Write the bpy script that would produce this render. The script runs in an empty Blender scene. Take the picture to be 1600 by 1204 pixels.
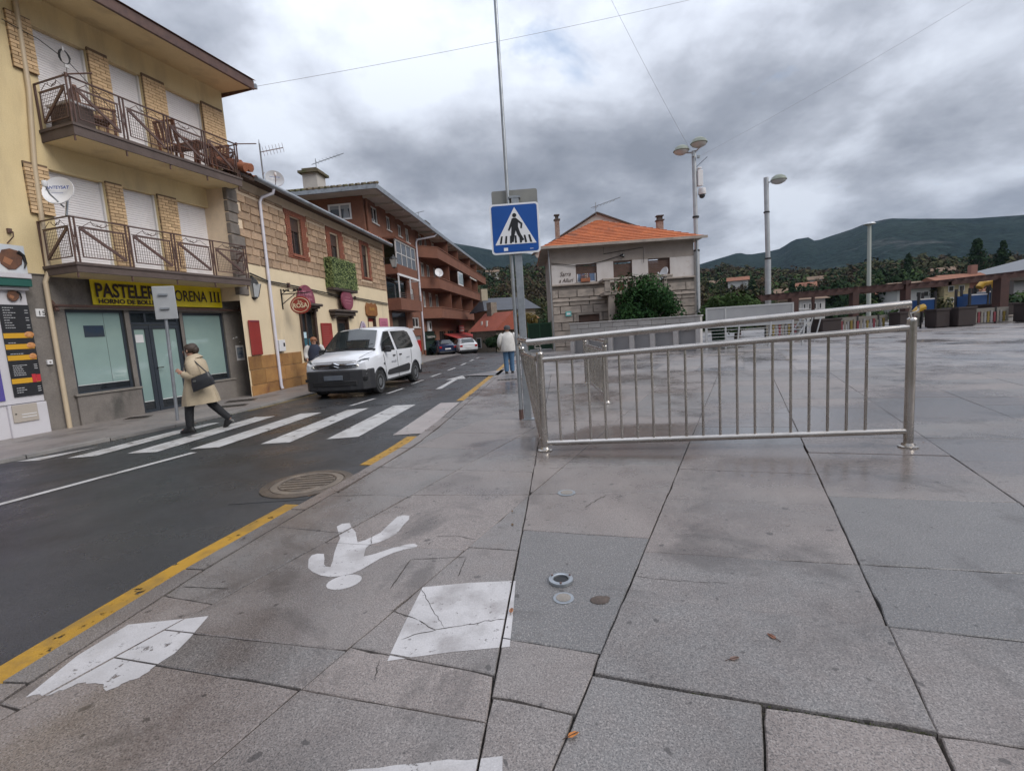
import bpy, bmesh, math, random
from mathutils import Vector, Matrix, noise as mnoise
RN = random.Random(11)
S = bpy.context.scene
COL = S.collection
rad = math.radians

# ---------------------------------------------------------------- camera
cd = bpy.data.cameras.new('camera'); cam = bpy.data.objects.new('camera', cd); COL.objects.link(cam)
cd.sensor_width = 36.0; cd.lens = 17.1; cd.clip_start = 0.05; cd.clip_end = 9000
CAMZ = 1.40
_p = math.atan(89 / 760); _r = rad(3.7)
_f = Vector((0, math.cos(_p), -math.sin(_p))); _u0 = Vector((0, math.sin(_p), math.cos(_p))); _x = Vector((1, 0, 0))
_U = math.cos(_r) * _u0 + math.sin(_r) * _x; _R = math.cos(_r) * _x - math.sin(_r) * _u0
cam.matrix_world = Matrix(((_R.x, _U.x, -_f.x, 0), (_R.y, _U.y, -_f.y, 0), (_R.z, _U.z, -_f.z, CAMZ), (0, 0, 0, 1)))
S.camera = cam

# ---------------------------------------------------------------- light: overcast sky with broken cloud, soft veiled sun
SUN_EL, SUN_AZ = rad(40), rad(122)          # azimuth from +Y (forward) towards +X
w = bpy.data.worlds.new('World'); S.world = w; w.use_nodes = True
nt = w.node_tree; nt.nodes.clear()
def wn(t, **k):
    n = nt.nodes.new(t)
    for a, b in k.items(): setattr(n, a, b)
    return n
def wl(a, b): nt.links.new(a, b)
out = wn('ShaderNodeOutputWorld'); mixs = wn('ShaderNodeMixShader'); bgs = wn('ShaderNodeBackground'); bgc = wn('ShaderNodeBackground')
sky = wn('ShaderNodeTexSky', sky_type='NISHITA', sun_disc=False, sun_elevation=SUN_EL, sun_rotation=SUN_AZ)
wl(sky.outputs[0], bgs.inputs[0]); bgs.inputs[1].default_value = 0.15
tc = wn('ShaderNodeTexCoord'); sep = wn('ShaderNodeSeparateXYZ'); wl(tc.outputs['Generated'], sep.inputs[0])
def wm(op, a, b=None, clamp=False):
    n = wn('ShaderNodeMath', operation=op, use_clamp=clamp)
    for i, v in ((0, a), (1, b)):
        if v is None: continue
        if isinstance(v, (int, float)): n.inputs[i].default_value = v
        else: wl(v, n.inputs[i])
    return n.outputs[0]
zc = wm('ADD', wm('MAXIMUM', sep.outputs[2], 0.0), 0.35)
comb = wn('ShaderNodeCombineXYZ')
wl(wm('DIVIDE', sep.outputs[0], zc), comb.inputs[0]); wl(wm('DIVIDE', sep.outputs[1], zc), comb.inputs[1])
def wnoise(scale, detail, rough, dist, off):
    mp = wn('ShaderNodeMapping'); wl(comb.outputs[0], mp.inputs[0]); mp.inputs['Location'].default_value = off
    n = wn('ShaderNodeTexNoise'); wl(mp.outputs[0], n.inputs['Vector'])
    n.inputs['Scale'].default_value = scale; n.inputs['Detail'].default_value = detail
    n.inputs['Roughness'].default_value = rough; n.inputs['Distortion'].default_value = dist
    return n.outputs[0]
big = wnoise(0.95, 3, 0.5, 0.1, (5.6, 9.2, 0))
med = wnoise(2.5, 10, 0.57, 0.1, (12.4, 0.7, 0))
sx = wn('ShaderNodeSeparateXYZ'); wl(comb.outputs[0], sx.inputs[0])
def lobe(cx, cy, r):        # broad soft bank of cloud (or clearing) in the cloud plane
    a = wm('DIVIDE', wm('SUBTRACT', sx.outputs[0], cx), r); b = wm('DIVIDE', wm('SUBTRACT', sx.outputs[1], cy), r)
    return wm('POWER', 2.718, wm('MULTIPLY', wm('ADD', wm('MULTIPLY', a, a), wm('MULTIPLY', b, b)), -1.0))
val = wm('ADD', wm('MULTIPLY', wm('SUBTRACT', big, 0.5), 0.75), wm('MULTIPLY', wm('SUBTRACT', med, 0.5), 0.75))
val = wm('ADD', wm('ADD', val, 0.5), wm('MULTIPLY', lobe(-0.38, 1.25, 0.50), 0.06))
val = wm('SUBTRACT', val, wm('MULTIPLY', lobe(1.15, 1.12, 0.50), 0.05))
val = wm('ADD', val, wm('MULTIPLY', lobe(0.90, 1.84, 0.30), 0.10))
val = wm('SUBTRACT', val, wm('MULTIPLY', lobe(0.22, 1.52, 0.32), 0.06))
ramp = wn('ShaderNodeValToRGB'); wl(val, ramp.inputs[0]); cr = ramp.color_ramp
cr.elements[0].position = 0.34; cr.elements[0].color = (0.225, 0.250, 0.302, 1)
cr.elements[1].position = 0.66; cr.elements[1].color = (0.70, 0.75, 0.84, 1)
for pos, col in ((0.43, (0.305, 0.332, 0.392, 1)), (0.51, (0.42, 0.45, 0.52, 1)), (0.58, (0.57, 0.61, 0.695, 1))):
    e = cr.elements.new(pos); e.color = col
# cloud deck gets smoothly brighter towards the zenith, as an overcast sky does
zb = wm('ADD', 1.0, wm('MULTIPLY', wm('POWER', wm('MAXIMUM', sep.outputs[2], 0.0), 2.2), 2.2))
vm = wn('ShaderNodeVectorMath', operation='SCALE'); wl(ramp.outputs[0], vm.inputs[0]); wl(zb, vm.inputs['Scale'])
wl(vm.outputs[0], bgc.inputs[0]); bgc.inputs[1].default_value = 0.70
gap = wnoise(3.2, 5, 0.55, 0.4, (0.4, 0.3, 0))
gr = wn('ShaderNodeMapRange'); wl(wm('ADD', gap, wm('MULTIPLY', lobe(0.10, 1.12, 0.14), 0.21)), gr.inputs[0]); gr.inputs[1].default_value = 0.66; gr.inputs[2].default_value = 0.76; gr.inputs[3].default_value = 1.0; gr.inputs[4].default_value = 0.45
wl(gr.outputs[0], mixs.inputs[0]); wl(bgs.outputs[0], mixs.inputs[1]); wl(bgc.outputs[0], mixs.inputs[2]); wl(mixs.outputs[0], out.inputs[0])

sd = bpy.data.lights.new('sun', 'SUN'); sun = bpy.data.objects.new('sun', sd); COL.objects.link(sun)
sd.energy = 1.5; sd.angle = rad(35); sd.color = (1.0, 0.96, 0.90)
_sd = Vector((math.sin(SUN_AZ) * math.cos(SUN_EL), math.cos(SUN_AZ) * math.cos(SUN_EL), math.sin(SUN_EL)))
sun.rotation_euler = _sd.to_track_quat('Z', 'Y').to_euler()
S.view_settings.view_transform = 'Standard'; S.view_settings.look = 'None'
S.view_settings.exposure = 0.52; S.view_settings.gamma = 1.0; S.view_settings.use_curve_mapping = False
try:
    S.cycles.volume_bounces = 0; S.cycles.max_bounces = 6
except Exception: pass

# ---------------------------------------------------------------- materials
MATS = {}
def mat(name, col, col2=None, sc=4.0, rough=0.75, metal=0.0, bump=0.0, bsc=60.0, fine=0.0, rand=0.0, stain=None, spec=0.5, coat=0.0, world=False, rvar=0.0, emit=None, bdist=.01):
    """procedural Principled material: two-tone noise, fine grain, random brightness per object, stains, bump"""
    if name in MATS: return MATS[name]
    m = bpy.data.materials.new(name); m.use_nodes = True; MATS[name] = m
    t = m.node_tree; b = t.nodes['Principled BSDF']; L = t.links.new
    def N(k, **kw):
        n = t.nodes.new(k)
        for a, v in kw.items(): setattr(n, a, v)
        return n
    def noise(scale, det=6, rgh=0.6, mp=None):
        n = N('ShaderNodeTexNoise'); n.inputs['Scale'].default_value = scale; n.inputs['Detail'].default_value = det; n.inputs['Roughness'].default_value = rgh
        if mp:
            q = N('ShaderNodeMapping'); q.inputs['Scale'].default_value = mp; L(vec, q.inputs[0]); L(q.outputs[0], n.inputs['Vector'])
        else: L(vec, n.inputs['Vector'])
        return n.outputs[0]
    def mr(x, a, b_, c, d):
        n = N('ShaderNodeMapRange'); L(x, n.inputs[0])
        for i, v in enumerate((a, b_, c, d)): n.inputs[i + 1].default_value = v
        return n.outputs[0]
    def mix(fac, a, b_, mode='MIX'):
        n = N('ShaderNodeMix', data_type='RGBA', blend_type=mode)
        for i, v in ((0, fac), (6, a), (7, b_)):
            if isinstance(v, (tuple, list)): n.inputs[i].default_value = (*v[:3], 1)
            elif isinstance(v, (int, float)): n.inputs[i].default_value = v
            else: L(v, n.inputs[i])
        return n.outputs[2]
    vec = N('ShaderNodeNewGeometry').outputs['Position'] if world else N('ShaderNodeTexCoord').outputs['Object']
    c = tuple(col)
    if col2: c = mix(mr(noise(sc), 0.36, 0.64, 0, 1), col, col2)
    if stain:
        c = mix(mr(noise(stain[1], 5, 0.6, stain[4] if len(stain) > 4 else None), stain[2], stain[3], 0, 1), c, stain[0])
    if fine:
        v = mr(noise(bsc, 3, 0.7), 0.3, 0.7, 1 - fine, 1 + fine); h = N('ShaderNodeHueSaturation')
        L(v, h.inputs['Value'])
        if isinstance(c, tuple): h.inputs['Color'].default_value = (*c, 1)
        else: L(c, h.inputs['Color'])
        c = h.outputs[0]
    if rand:
        oi = N('ShaderNodeObjectInfo'); v = mr(oi.outputs['Random'], 0, 1, 1 - rand, 1 + rand); h = N('ShaderNodeHueSaturation'); L(v, h.inputs['Value'])
        if isinstance(c, tuple): h.inputs['Color'].default_value = (*c, 1)
        else: L(c, h.inputs['Color'])
        c = h.outputs[0]
    if isinstance(c, tuple): b.inputs['Base Color'].default_value = (*c, 1)
    else: L(c, b.inputs['Base Color'])
    b.inputs['Roughness'].default_value = rough; b.inputs['Metallic'].default_value = metal
    if rvar: L(mr(noise(sc * 1.7), 0.35, 0.65, max(0.02, rough - rvar), rough + rvar), b.inputs['Roughness'])
    b.inputs['Specular IOR Level'].default_value = spec; b.inputs['Coat Weight'].default_value = coat; b.inputs['Coat Roughness'].default_value = 0.05
    if emit: b.inputs['Emission Color'].default_value = (*emit[0], 1); b.inputs['Emission Strength'].default_value = emit[1]
    if bump:
        bn = N('ShaderNodeBump'); bn.inputs['Strength'].default_value = bump; bn.inputs['Distance'].default_value = bdist
        L(noise(bsc, 4, 0.65), bn.inputs['Height']); L(bn.outputs[0], b.inputs['Normal'])
    return m

# ---------------------------------------------------------------- mesh builder
class MB:
    def __init__(s): s.v = []; s.f = []
    def add(s, vs, fs):
        o = len(s.v); s.v += [tuple(v) for v in vs]; s.f += [tuple(i + o for i in f) for f in fs]; return s
    def box(s, x0, x1, y0, y1, z0, z1):
        return s.add([(x0, y0, z0), (x1, y0, z0), (x1, y1, z0), (x0, y1, z0), (x0, y0, z1), (x1, y0, z1), (x1, y1, z1), (x0, y1, z1)],
                     [(0, 3, 2, 1), (4, 5, 6, 7), (0, 1, 5, 4), (1, 2, 6, 5), (2, 3, 7, 6), (3, 0, 4, 7)])
    def bar(s, p, q, w, h=None, up=(0, 0, 1)):
        p, q = Vector(p), Vector(q); d = (q - p).normalized(); u = Vector(up)
        if abs(d.dot(u)) > 0.98: u = Vector((1, 0, 0)) if abs(d.x) < .9 else Vector((0, 1, 0))
        a = d.cross(u).normalized() * w / 2; b = a.cross(d).normalized() * (h or w) / 2
        vs = [p - a - b, p + a - b, p + a + b, p - a + b, q - a - b, q + a - b, q + a + b, q - a + b]
        return s.add(vs, [(0, 3, 2, 1), (4, 5, 6, 7), (0, 1, 5, 4), (1, 2, 6, 5), (2, 3, 7, 6), (3, 0, 4, 7)])
    def tube(s, pts, r, n=8, cap=True, closed=False):
        pts = [Vector(p) for p in pts]; m = len(pts); rr = r if isinstance(r, (list, tuple)) else [r] * m
        vs = []; ref = None
        for i, p in enumerate(pts):
            if closed: d = (pts[(i + 1) % m] - pts[i - 1]).normalized()
            else: d = (pts[min(i + 1, m - 1)] - pts[max(i - 1, 0)]).normalized()
            if ref is None: ref = Vector((0, 0, 1)) if abs(d.z) < 0.9 else Vector((1, 0, 0))
            a = d.cross(ref).normalized(); b = a.cross(d).normalized(); ref = b
            for k in range(n):
                t = 2 * math.pi * k / n; vs.append(p + (a * math.cos(t) + b * math.sin(t)) * rr[i])
        fs = []
        for i in range(m if closed else m - 1):
            for k in range(n):
                i2 = (i + 1) % m; fs.append((i * n + k, i * n + (k + 1) % n, i2 * n + (k + 1) % n, i2 * n + k))
        if cap and not closed: fs += [tuple(range(n))[::-1], tuple((m - 1) * n + k for k in range(n))]
        return s.add(vs, fs)
    def prism(s, poly, z0, z1):          # polygon (x, y) counter-clockwise
        n = len(poly)
        return s.add([(x, y, z0) for x, y in poly] + [(x, y, z1) for x, y in poly],
                     [tuple(range(n))[::-1], tuple(range(n, 2 * n))] + [(i, (i + 1) % n, n + (i + 1) % n, n + i) for i in range(n)])
    def plate(s, poly, y0, y1):          # polygon (x, z) counter-clockwise seen from -y, thick from y0 (front) to y1
        n = len(poly)
        return s.add([(x, y0, z) for x, z in poly] + [(x, y1, z) for x, z in poly],
                     [tuple(range(n)), tuple(range(n, 2 * n))[::-1]] + [(i, n + i, n + (i + 1) % n, (i + 1) % n) for i in range(n)])
    def lathe(s, prof, c=(0, 0, 0), n=16, axis='z'):
        vs = []
        for r, h in prof:
            for k in range(n):
                t = 2 * math.pi * k / n; a, b = r * math.cos(t), r * math.sin(t)
                vs.append({'z': (c[0] + a, c[1] + b, c[2] + h), 'y': (c[0] + a, c[1] + h, c[2] - b), 'x': (c[0] + h, c[1] + a, c[2] + b)}[axis])
        m = len(prof)
        fs = [(i * n + k, i * n + (k + 1) % n, (i + 1) * n + (k + 1) % n, (i + 1) * n + k) for i in range(m - 1) for k in range(n)]
        fs += [tuple(range(n))[::-1], tuple((m - 1) * n + k for k in range(n))]
        return s.add(vs, fs)
    def ball(s, c, rx, ry=None, rz=None, n=12, m=8):
        ry = ry or rx; rz = rz or rx; vs = [(c[0], c[1], c[2] - rz)]
        for i in range(1, m):
            a = math.pi * i / m - math.pi / 2
            for k in range(n):
                t = 2 * math.pi * k / n; vs.append((c[0] + rx * math.cos(a) * math.cos(t), c[1] + ry * math.cos(a) * math.sin(t), c[2] + rz * math.sin(a)))
        vs.append((c[0], c[1], c[2] + rz)); fs = []
        for k in range(n):
            fs.append((0, 1 + (k + 1) % n, 1 + k)); e = 1 + (m - 2) * n; fs.append((len(vs) - 1, e + k, e + (k + 1) % n))
            for i in range(m - 2):
                o = 1 + i * n; fs.append((o + k, o + (k + 1) % n, o + n + (k + 1) % n, o + n + k))
        return s.add(vs, fs)
    def loft(s, secs, n=14, cap=True, sq=1.0):   # secs: (centre, rx, ry, tilt about y) stacked ellipses; sq<1 squarer
        vs = []
        for sec in secs:
            c, rx, ry = sec[0], sec[1], sec[2]; M = sec[3] if len(sec) > 3 else None
            for k in range(n):
                t = 2 * math.pi * k / n; cx, sy = math.cos(t), math.sin(t)
                v = Vector((rx * math.copysign(abs(cx) ** sq, cx), ry * math.copysign(abs(sy) ** sq, sy), 0))
                if M is not None: v = M @ v
                vs.append(Vector(c) + v)
        m = len(secs)
        fs = [(i * n + k, i * n + (k + 1) % n, (i + 1) * n + (k + 1) % n, (i + 1) * n + k) for i in range(m - 1) for k in range(n)]
        if cap: fs += [tuple(range(n))[::-1], tuple((m - 1) * n + k for k in range(n))]
        return s.add(vs, fs)
    def wall(s, u0, u1, z0, z1, y, depth, holes):   # flat wall face at y with reveals 'depth' deep round each hole
        us = sorted({u0, u1, *[h[0] for h in holes], *[h[1] for h in holes]}); zs = sorted({z0, z1, *[h[2] for h in holes], *[h[3] for h in holes]})
        us = [u for u in us if u0 <= u <= u1]; zs = [z for z in zs if z0 <= z <= z1]
        for i in range(len(us) - 1):
            for j in range(len(zs) - 1):
                cu, cz = (us[i] + us[i + 1]) / 2, (zs[j] + zs[j + 1]) / 2
                if any(h[0] < cu < h[1] and h[2] < cz < h[3] for h in holes): continue
                s.add([(us[i], y, zs[j]), (us[i + 1], y, zs[j]), (us[i + 1], y, zs[j + 1]), (us[i], y, zs[j + 1])], [(0, 1, 2, 3)])
        for a, b, c, d in holes:
            s.add([(a, y, c), (b, y, c), (b, y, d), (a, y, d), (a, y + depth, c), (b, y + depth, c), (b, y + depth, d), (a, y + depth, d)],
                  [(0, 4, 5, 1), (1, 5, 6, 2), (2, 6, 7, 3), (3, 7, 4, 0)])
        return s
    def mesh(s, name, m, smooth=None):
        me = bpy.data.meshes.new(name); me.from_pydata(s.v, [], s.f)
        if m: me.materials.append(m)
        me.validate()
        if smooth:
            for p in me.polygons: p.use_smooth = True
            me.set_sharp_from_angle(angle=rad(smooth))
        me.update(); return me
    def build(s, name, m, parent=None, smooth=None, bevel=0, seg=1, **tags):
        o = bpy.data.objects.new(name, s.mesh(name, m, smooth)); COL.objects.link(o)
        if parent is not None: o.parent = parent
        if bevel:
            bv = o.modifiers.new('bevel', 'BEVEL'); bv.width = bevel; bv.segments = seg; bv.limit_method = 'ANGLE'; bv.angle_limit = rad(40)
        for k, v in tags.items(): o[k] = v
        return o

def thing(name, label, cat, loc=(0, 0, 0), rz=0, group=None):
    o = bpy.data.objects.new(name, None); COL.objects.link(o); o.empty_display_size = 0.2
    o.location = loc; o.rotation_euler = (0, 0, rz); o['label'] = label; o['category'] = cat
    if group: o['group'] = group
    return o
def tag(o, label, cat, group=None):
    o['label'] = label; o['category'] = cat
    if group: o['group'] = group
    return o
def struct(o): o['kind'] = 'structure'; return o
def copy_tree(o, parent=None):
    c = o.copy(); COL.objects.link(c)
    if parent is not None: c.parent = parent
    for ch in list(o.children): copy_tree(ch, c)
    return c
def inst(name, me, parent, loc=(0, 0, 0), rot=None, scale=None):
    o = bpy.data.objects.new(name, me); COL.objects.link(o); o.parent = parent; o.location = loc
    if rot: o.rotation_euler = rot
    if scale: o.scale = scale
    return o
def lettering(txt, size, name, m, parent, loc, depth=0.004, stretch=1.0, bold=0.0, rot=(rad(90), 0, 0), shear=0, align='LEFT', width=None):
    cu = bpy.data.curves.new('text', 'FONT'); cu.body = txt; cu.size = size; cu.extrude = depth; cu.offset = bold; cu.shear = shear; cu.align_x = align; cu.resolution_u = 3
    to = bpy.data.objects.new('text', cu); COL.objects.link(to)
    bpy.context.view_layer.update()
    me = bpy.data.meshes.new_from_object(to.evaluated_get(bpy.context.evaluated_depsgraph_get()))
    bpy.data.objects.remove(to)
    if width:
        xs = [v.co.x for v in me.vertices]; stretch = width / max(1e-4, max(xs) - min(xs))
    for v in me.vertices: v.co.x *= stretch
    me.materials.clear(); me.materials.append(m)
    o = bpy.data.objects.new(name, me); COL.objects.link(o); o.parent = parent; o.location = loc; o.rotation_euler = rot
    return o
def skin(name, J, E, m, parent, root, sub=1):
    names = list(J); idx = {n: i for i, n in enumerate(names)}
    me = bpy.data.meshes.new(name); me.from_pydata([J[n][0] for n in names], [(idx[a], idx[b]) for a, b in E], []); me.materials.append(m)
    o = bpy.data.objects.new(name, me); COL.objects.link(o)
    sk = o.modifiers.new('skin', 'SKIN'); sk.use_smooth_shade = True
    for i, n in enumerate(names):
        r = J[n][1]; r = r if isinstance(r, tuple) else (r, r)
        me.skin_vertices[0].data[i].radius = r; me.skin_vertices[0].data[i].use_root = (n == root)
    sb = o.modifiers.new('sub', 'SUBSURF'); sb.levels = sub; sb.render_levels = sub
    bpy.context.view_layer.update()
    m2 = bpy.data.meshes.new_from_object(o.evaluated_get(bpy.context.evaluated_depsgraph_get()))
    bpy.data.objects.remove(o)
    for p in m2.polygons: p.use_smooth = True
    if not m2.materials: m2.materials.append(m)
    o = bpy.data.objects.new(name, m2); COL.objects.link(o); o.parent = parent
    return o
# ---------------------------------------------------------------- terrain, hills, mountains
def lerp_table(T, x):
    if x <= T[0][0]: return T[0][1]
    for (a, b), (c, d) in zip(T, T[1:]):
        if x <= c: return b + (d - b) * (x - a) / (c - a)
    return T[-1][1]
MT = [(-60, 9.0), (-30, 11.5), (-14, 12.0), (-10.5, 10.9), (-5.9, 10.0), (-3.6, 9.5), (-0.8, 8.85), (4.4, 8.1), (11.8, 6.8), (18.0, 5.9), (21.5, 5.5), (24.4, 6.1), (25.3, 6.3), (26.2, 5.95), (28.0, 6.05), (29.1, 6.2), (30.3, 6.92), (31.5, 6.95), (32.1, 6.5), (33.4, 6.82), (35.0, 7.16), (36.0, 7.5), (37.8, 7.64), (40.0, 7.2), (43.3, 6.6), (46.3, 6.3), (60, 6.5), (90, 7), (180, 7)]
HL = [(-60, 4.5), (-20, 5.8), (-3.2, 5.6), (0.9, 5.8), (4.3, 5.7), (12.5, 4.65), (21.5, 3.6), (25.0, 3.6), (28.0, 3.15), (31.4, 2.65), (35.0, 2.55), (36.9, 2.75), (40.1, 2.65), (42.6, 2.25), (46.4, 2.05), (60, 2.05), (90, 2.85), (180, 2.85)]
def sstep(a, b, x):
    t = min(1, max(0, (x - a) / (b - a))); return t * t * (3 - 2 * t)
def fbm(x, y, s, o=4):
    return mnoise.fractal((x * s, y * s, 0.3), 1.0, 2.0, o)
def hill_z(az, r):
    A = abs(az) if az < -60 else az
    zc = 380 * math.tan(rad(lerp_table(HL, A))) + 1.4
    x, y = r * math.sin(rad(az)), r * math.cos(rad(az))
    n = fbm(x, y, 0.011)
    z = -2.2 + (zc + 2.2) * (0.25 * sstep(52, 180, r) + 0.75 * sstep(90, 385, r)) + n * 3.5 * sstep(70, 200, r)
    if r > 400: z -= (r - 400) * 0.06
    return z
def mount_z(az, r):
    A = abs(az) if az < -60 else az
    t = (r - 560) / (1300 - 560); zc = 1300 * math.tan(rad(lerp_table(MT, A))) + 1.4
    x, y = r * math.sin(rad(az)), r * math.cos(rad(az))
    rdg = fbm(x, y, 0.006, 5)
    if r <= 1300: return -30 + (zc + 30) * (max(0, t) ** 0.8) + rdg * 16 * min(1, max(0, t) * 3) * (1.05 - sstep(.8, 1, t))
    return zc - (r - 1300) * 0.35 + rdg * 6
def polar(name, fn, rs, azs, m):
    mb = MB(); n = len(azs)
    for r in rs:
        for a in azs: mb.v.append((r * math.sin(rad(a)), r * math.cos(rad(a)), fn(a, r)))
    for i in range(len(rs) - 1):
        for j in range(n - 1): mb.f.append((i * n + j, i * n + j + 1, (i + 1) * n + j + 1, (i + 1) * n + j))
    return struct(mb.build(name, m, smooth=180))
AZ_FINE = [-180 + i * 6 for i in range(21)] + [-60 + i * 2.5 for i in range(17)] + [-18 + i * 0.5 for i in range(140)] + [52 + i * 4 for i in range(33)]
m_ter = mat('scrubland', (0.070, 0.075, 0.035), (0.105, 0.080, 0.045), sc=0.03, rough=0.95, fine=0.45, bsc=0.5, world=True, bump=0.6, stain=((0.15, 0.115, 0.07), 0.012, 0.55, 0.7), spec=0.1)
m_mnt = mat('mountain_forest', (0.010, 0.020, 0.020), (0.020, 0.032, 0.027), sc=0.012, rough=1.0, fine=0.6, bsc=0.10, world=True, bump=1.0, bdist=7, stain=((0.06, 0.062, 0.06), 0.007, 0.60, 0.68), spec=0.0)
polar('terrain', hill_z, [0.5, 20, 40, 52, 62, 75, 90, 105, 120, 140, 160, 180, 200, 225, 250, 275, 300, 325, 350, 370, 385, 400, 450, 560, 700], AZ_FINE, m_ter)
polar('mountain', mount_z, [560 + i * 37 for i in range(20)] + [1290, 1300, 1310, 1330, 1400, 1550], AZ_FINE, m_mnt)

# ---------------------------------------------------------------- street surfaces
def roadz(y): return -0.028 - max(0, y - 25) * 0.030
EDGE = [(-3.4, -8), (-2.75, -2), (-2.45, 0.8), (-2.33, 2.0), (-2.18, 3.0), (-1.93, 4.05), (-1.70, 4.9), (-1.40, 6.3), (-1.22, 7.8), (-1.03, 9.7), (-0.74, 12.7), (-0.34, 16.9), (0.3, 25), (0.6, 40), (0.2, 60)]
LEFT = [(-14.5, -8), (-11.0, -2), (-9.6, 1.2), (-7.4, 6.4), (-6.35, 8.9), (-5.75, 11.0), (-5.35, 13.2), (-4.95, 17), (-4.55, 21), (-4.3, 25), (-4.2, 40), (-4.6, 60)]
def xat(P, y):
    return lerp_table([(b, a) for a, b in P], y)
STN = sorted({b for _, b in EDGE} | {b for _, b in LEFT} | {30, 35, 50})
def sheet(mb, L, R, zf):
    """L, R: functions y->x; stations along y"""
    n = len(mb.v)
    for y in STN: mb.v += [(L(y), y, zf(y)), (R(y), y, zf(y))]
    for i in range(len(STN) - 1): mb.f.append((n + 2 * i, n + 2 * i + 1, n + 2 * i + 3, n + 2 * i + 2))
    return mb
m_asph = mat('wet_asphalt', (0.030, 0.031, 0.034), (0.046, 0.046, 0.048), sc=0.7, rough=0.35, rvar=0.15, fine=0.65, bsc=110, bump=0.5, world=True, stain=((0.021, 0.019, 0.018), 0.45, 0.47, 0.62), spec=0.42)
road = struct(sheet(MB(), lambda y: xat(LEFT, y) - 0.02, lambda y: xat(EDGE, y) + 0.02, roadz).build('road', m_asph))
m_pink = mat('pavement_concrete', (0.27, 0.235, 0.215), (0.21, 0.19, 0.18), sc=0.9, rough=0.5, rvar=0.15, fine=0.25, bsc=90, bump=0.2, world=True, stain=((0.13, 0.115, 0.105), 0.8, 0.55, 0.68))
lpave = struct(sheet(MB(), lambda y: xat(LEFT, y) - 12, lambda y: xat(LEFT, y) - 0.14, lambda y: roadz(y) + 0.045).build('pavement', m_pink))
m_kerb = mat('kerb_granite', (0.25, 0.235, 0.22), (0.19, 0.18, 0.175), sc=3, rough=0.55, fine=0.3, bsc=120, rand=0.14, bump=0.25, world=True)
# white road paint (worn): shows the asphalt through where it has rubbed off
def worn_paint(name, col, thr, sc, rough=0.45, dirt=(0.30, 0.28, 0.26)):
    m = mat(name, col, tuple(c * .82 for c in col), sc=2.5, rough=rough, fine=0.12, bsc=140, world=True, stain=(dirt, 4.0, 0.47, 0.72), bump=0.3)
    t = m.node_tree; b = t.nodes['Principled BSDF']
    g = t.nodes.new('ShaderNodeNewGeometry'); n = t.nodes.new('ShaderNodeTexNoise'); n.inputs['Scale'].default_value = sc; n.inputs['Detail'].default_value = 9; n.inputs['Roughness'].default_value = .72
    t.links.new(g.outputs['Position'], n.inputs['Vector'])
    q = t.nodes.new('ShaderNodeMapRange'); t.links.new(n.outputs[0], q.inputs[0]); q.inputs[1].default_value = thr; q.inputs[2].default_value = thr + .03; q.inputs[3].default_value = 1; q.inputs[4].default_value = 0
    t.links.new(q.outputs[0], b.inputs['Alpha']); return m
m_yel = worn_paint('worn_yellow_paint', (0.40, 0.215, 0.016), 0.595, 7.0, rough=.5, dirt=(0.17, 0.105, 0.03))
def offs(P, y, d):      # point at station y pushed d to the right of the polyline
    x = xat(P, y); s = (xat(P, y + .2) - xat(P, y - .2)) / .4; l = math.hypot(1, s); return (x + d / l, y - d * s / l)
def band(mb, P, y0, y1, d0, d1, z0, z1, step=0.5):
    n = max(1, int((y1 - y0) / step)); ys = [y0 + (y1 - y0) * i / n for i in range(n + 1)]
    vs = []
    for y in ys:
        a, b = offs(P, y, d0), offs(P, y, d1); vs += [(*a, z1 + roadz(y) + .028), (*b, z1 + roadz(y) + .028), (*a, z0 + roadz(y) + .028), (*b, z0 + roadz(y) + .028)]
    fs = []
    for i in range(n):
        o = 4 * i; fs += [(o, o + 1, o + 5, o + 4), (o + 2, o, o + 4, o + 6), (o + 1, o + 3, o + 7, o + 5)]
    fs += [(0, 2, 3, 1), (4 * n, 4 * n + 1, 4 * n + 3, 4 * n + 2)]
    return mb.add(vs, fs)
y = -1.0
while y < 14:
    band(MB(), EDGE, y, y + 0.985, 0.0, 0.135, -0.2, RN.uniform(-.002, .002), 0.25).build('kerb_stone', m_kerb, road); y += 1.0
band(MB(), EDGE, 14, 58, 0.0, 0.135, -0.2, 0, 2).build('kerb', m_kerb, road)
y = 3.0
while y < 24:
    band(MB(), LEFT, y, y + 0.985, -0.14, 0.0, -0.2, RN.uniform(.018, .024), 0.25).build('kerb_stone', m_kerb, lpave); y += 1.0
band(MB(), LEFT, 24, 58, -0.14, 0.0, -0.2, 0.02, 2).build('kerb', m_kerb, lpave)
for a, b in ((-2, 4.15), (5.35, 6.75), (10.05, 24.0)):
    band(MB(), EDGE, a, b, -0.185, -0.03, -0.0255, -0.0225).build('kerb_line', m_yel, road)
m_yd = mat('faded_yellow_line', (0.30, 0.20, 0.05), (0.16, 0.12, 0.05), sc=1.5, rough=0.6, fine=0.3, bsc=80, world=True)
band(MB(), LEFT, 10.6, 24, 0.02, 0.10, -0.0255, -0.0225).build('kerb_line', m_yd, road)

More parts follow.
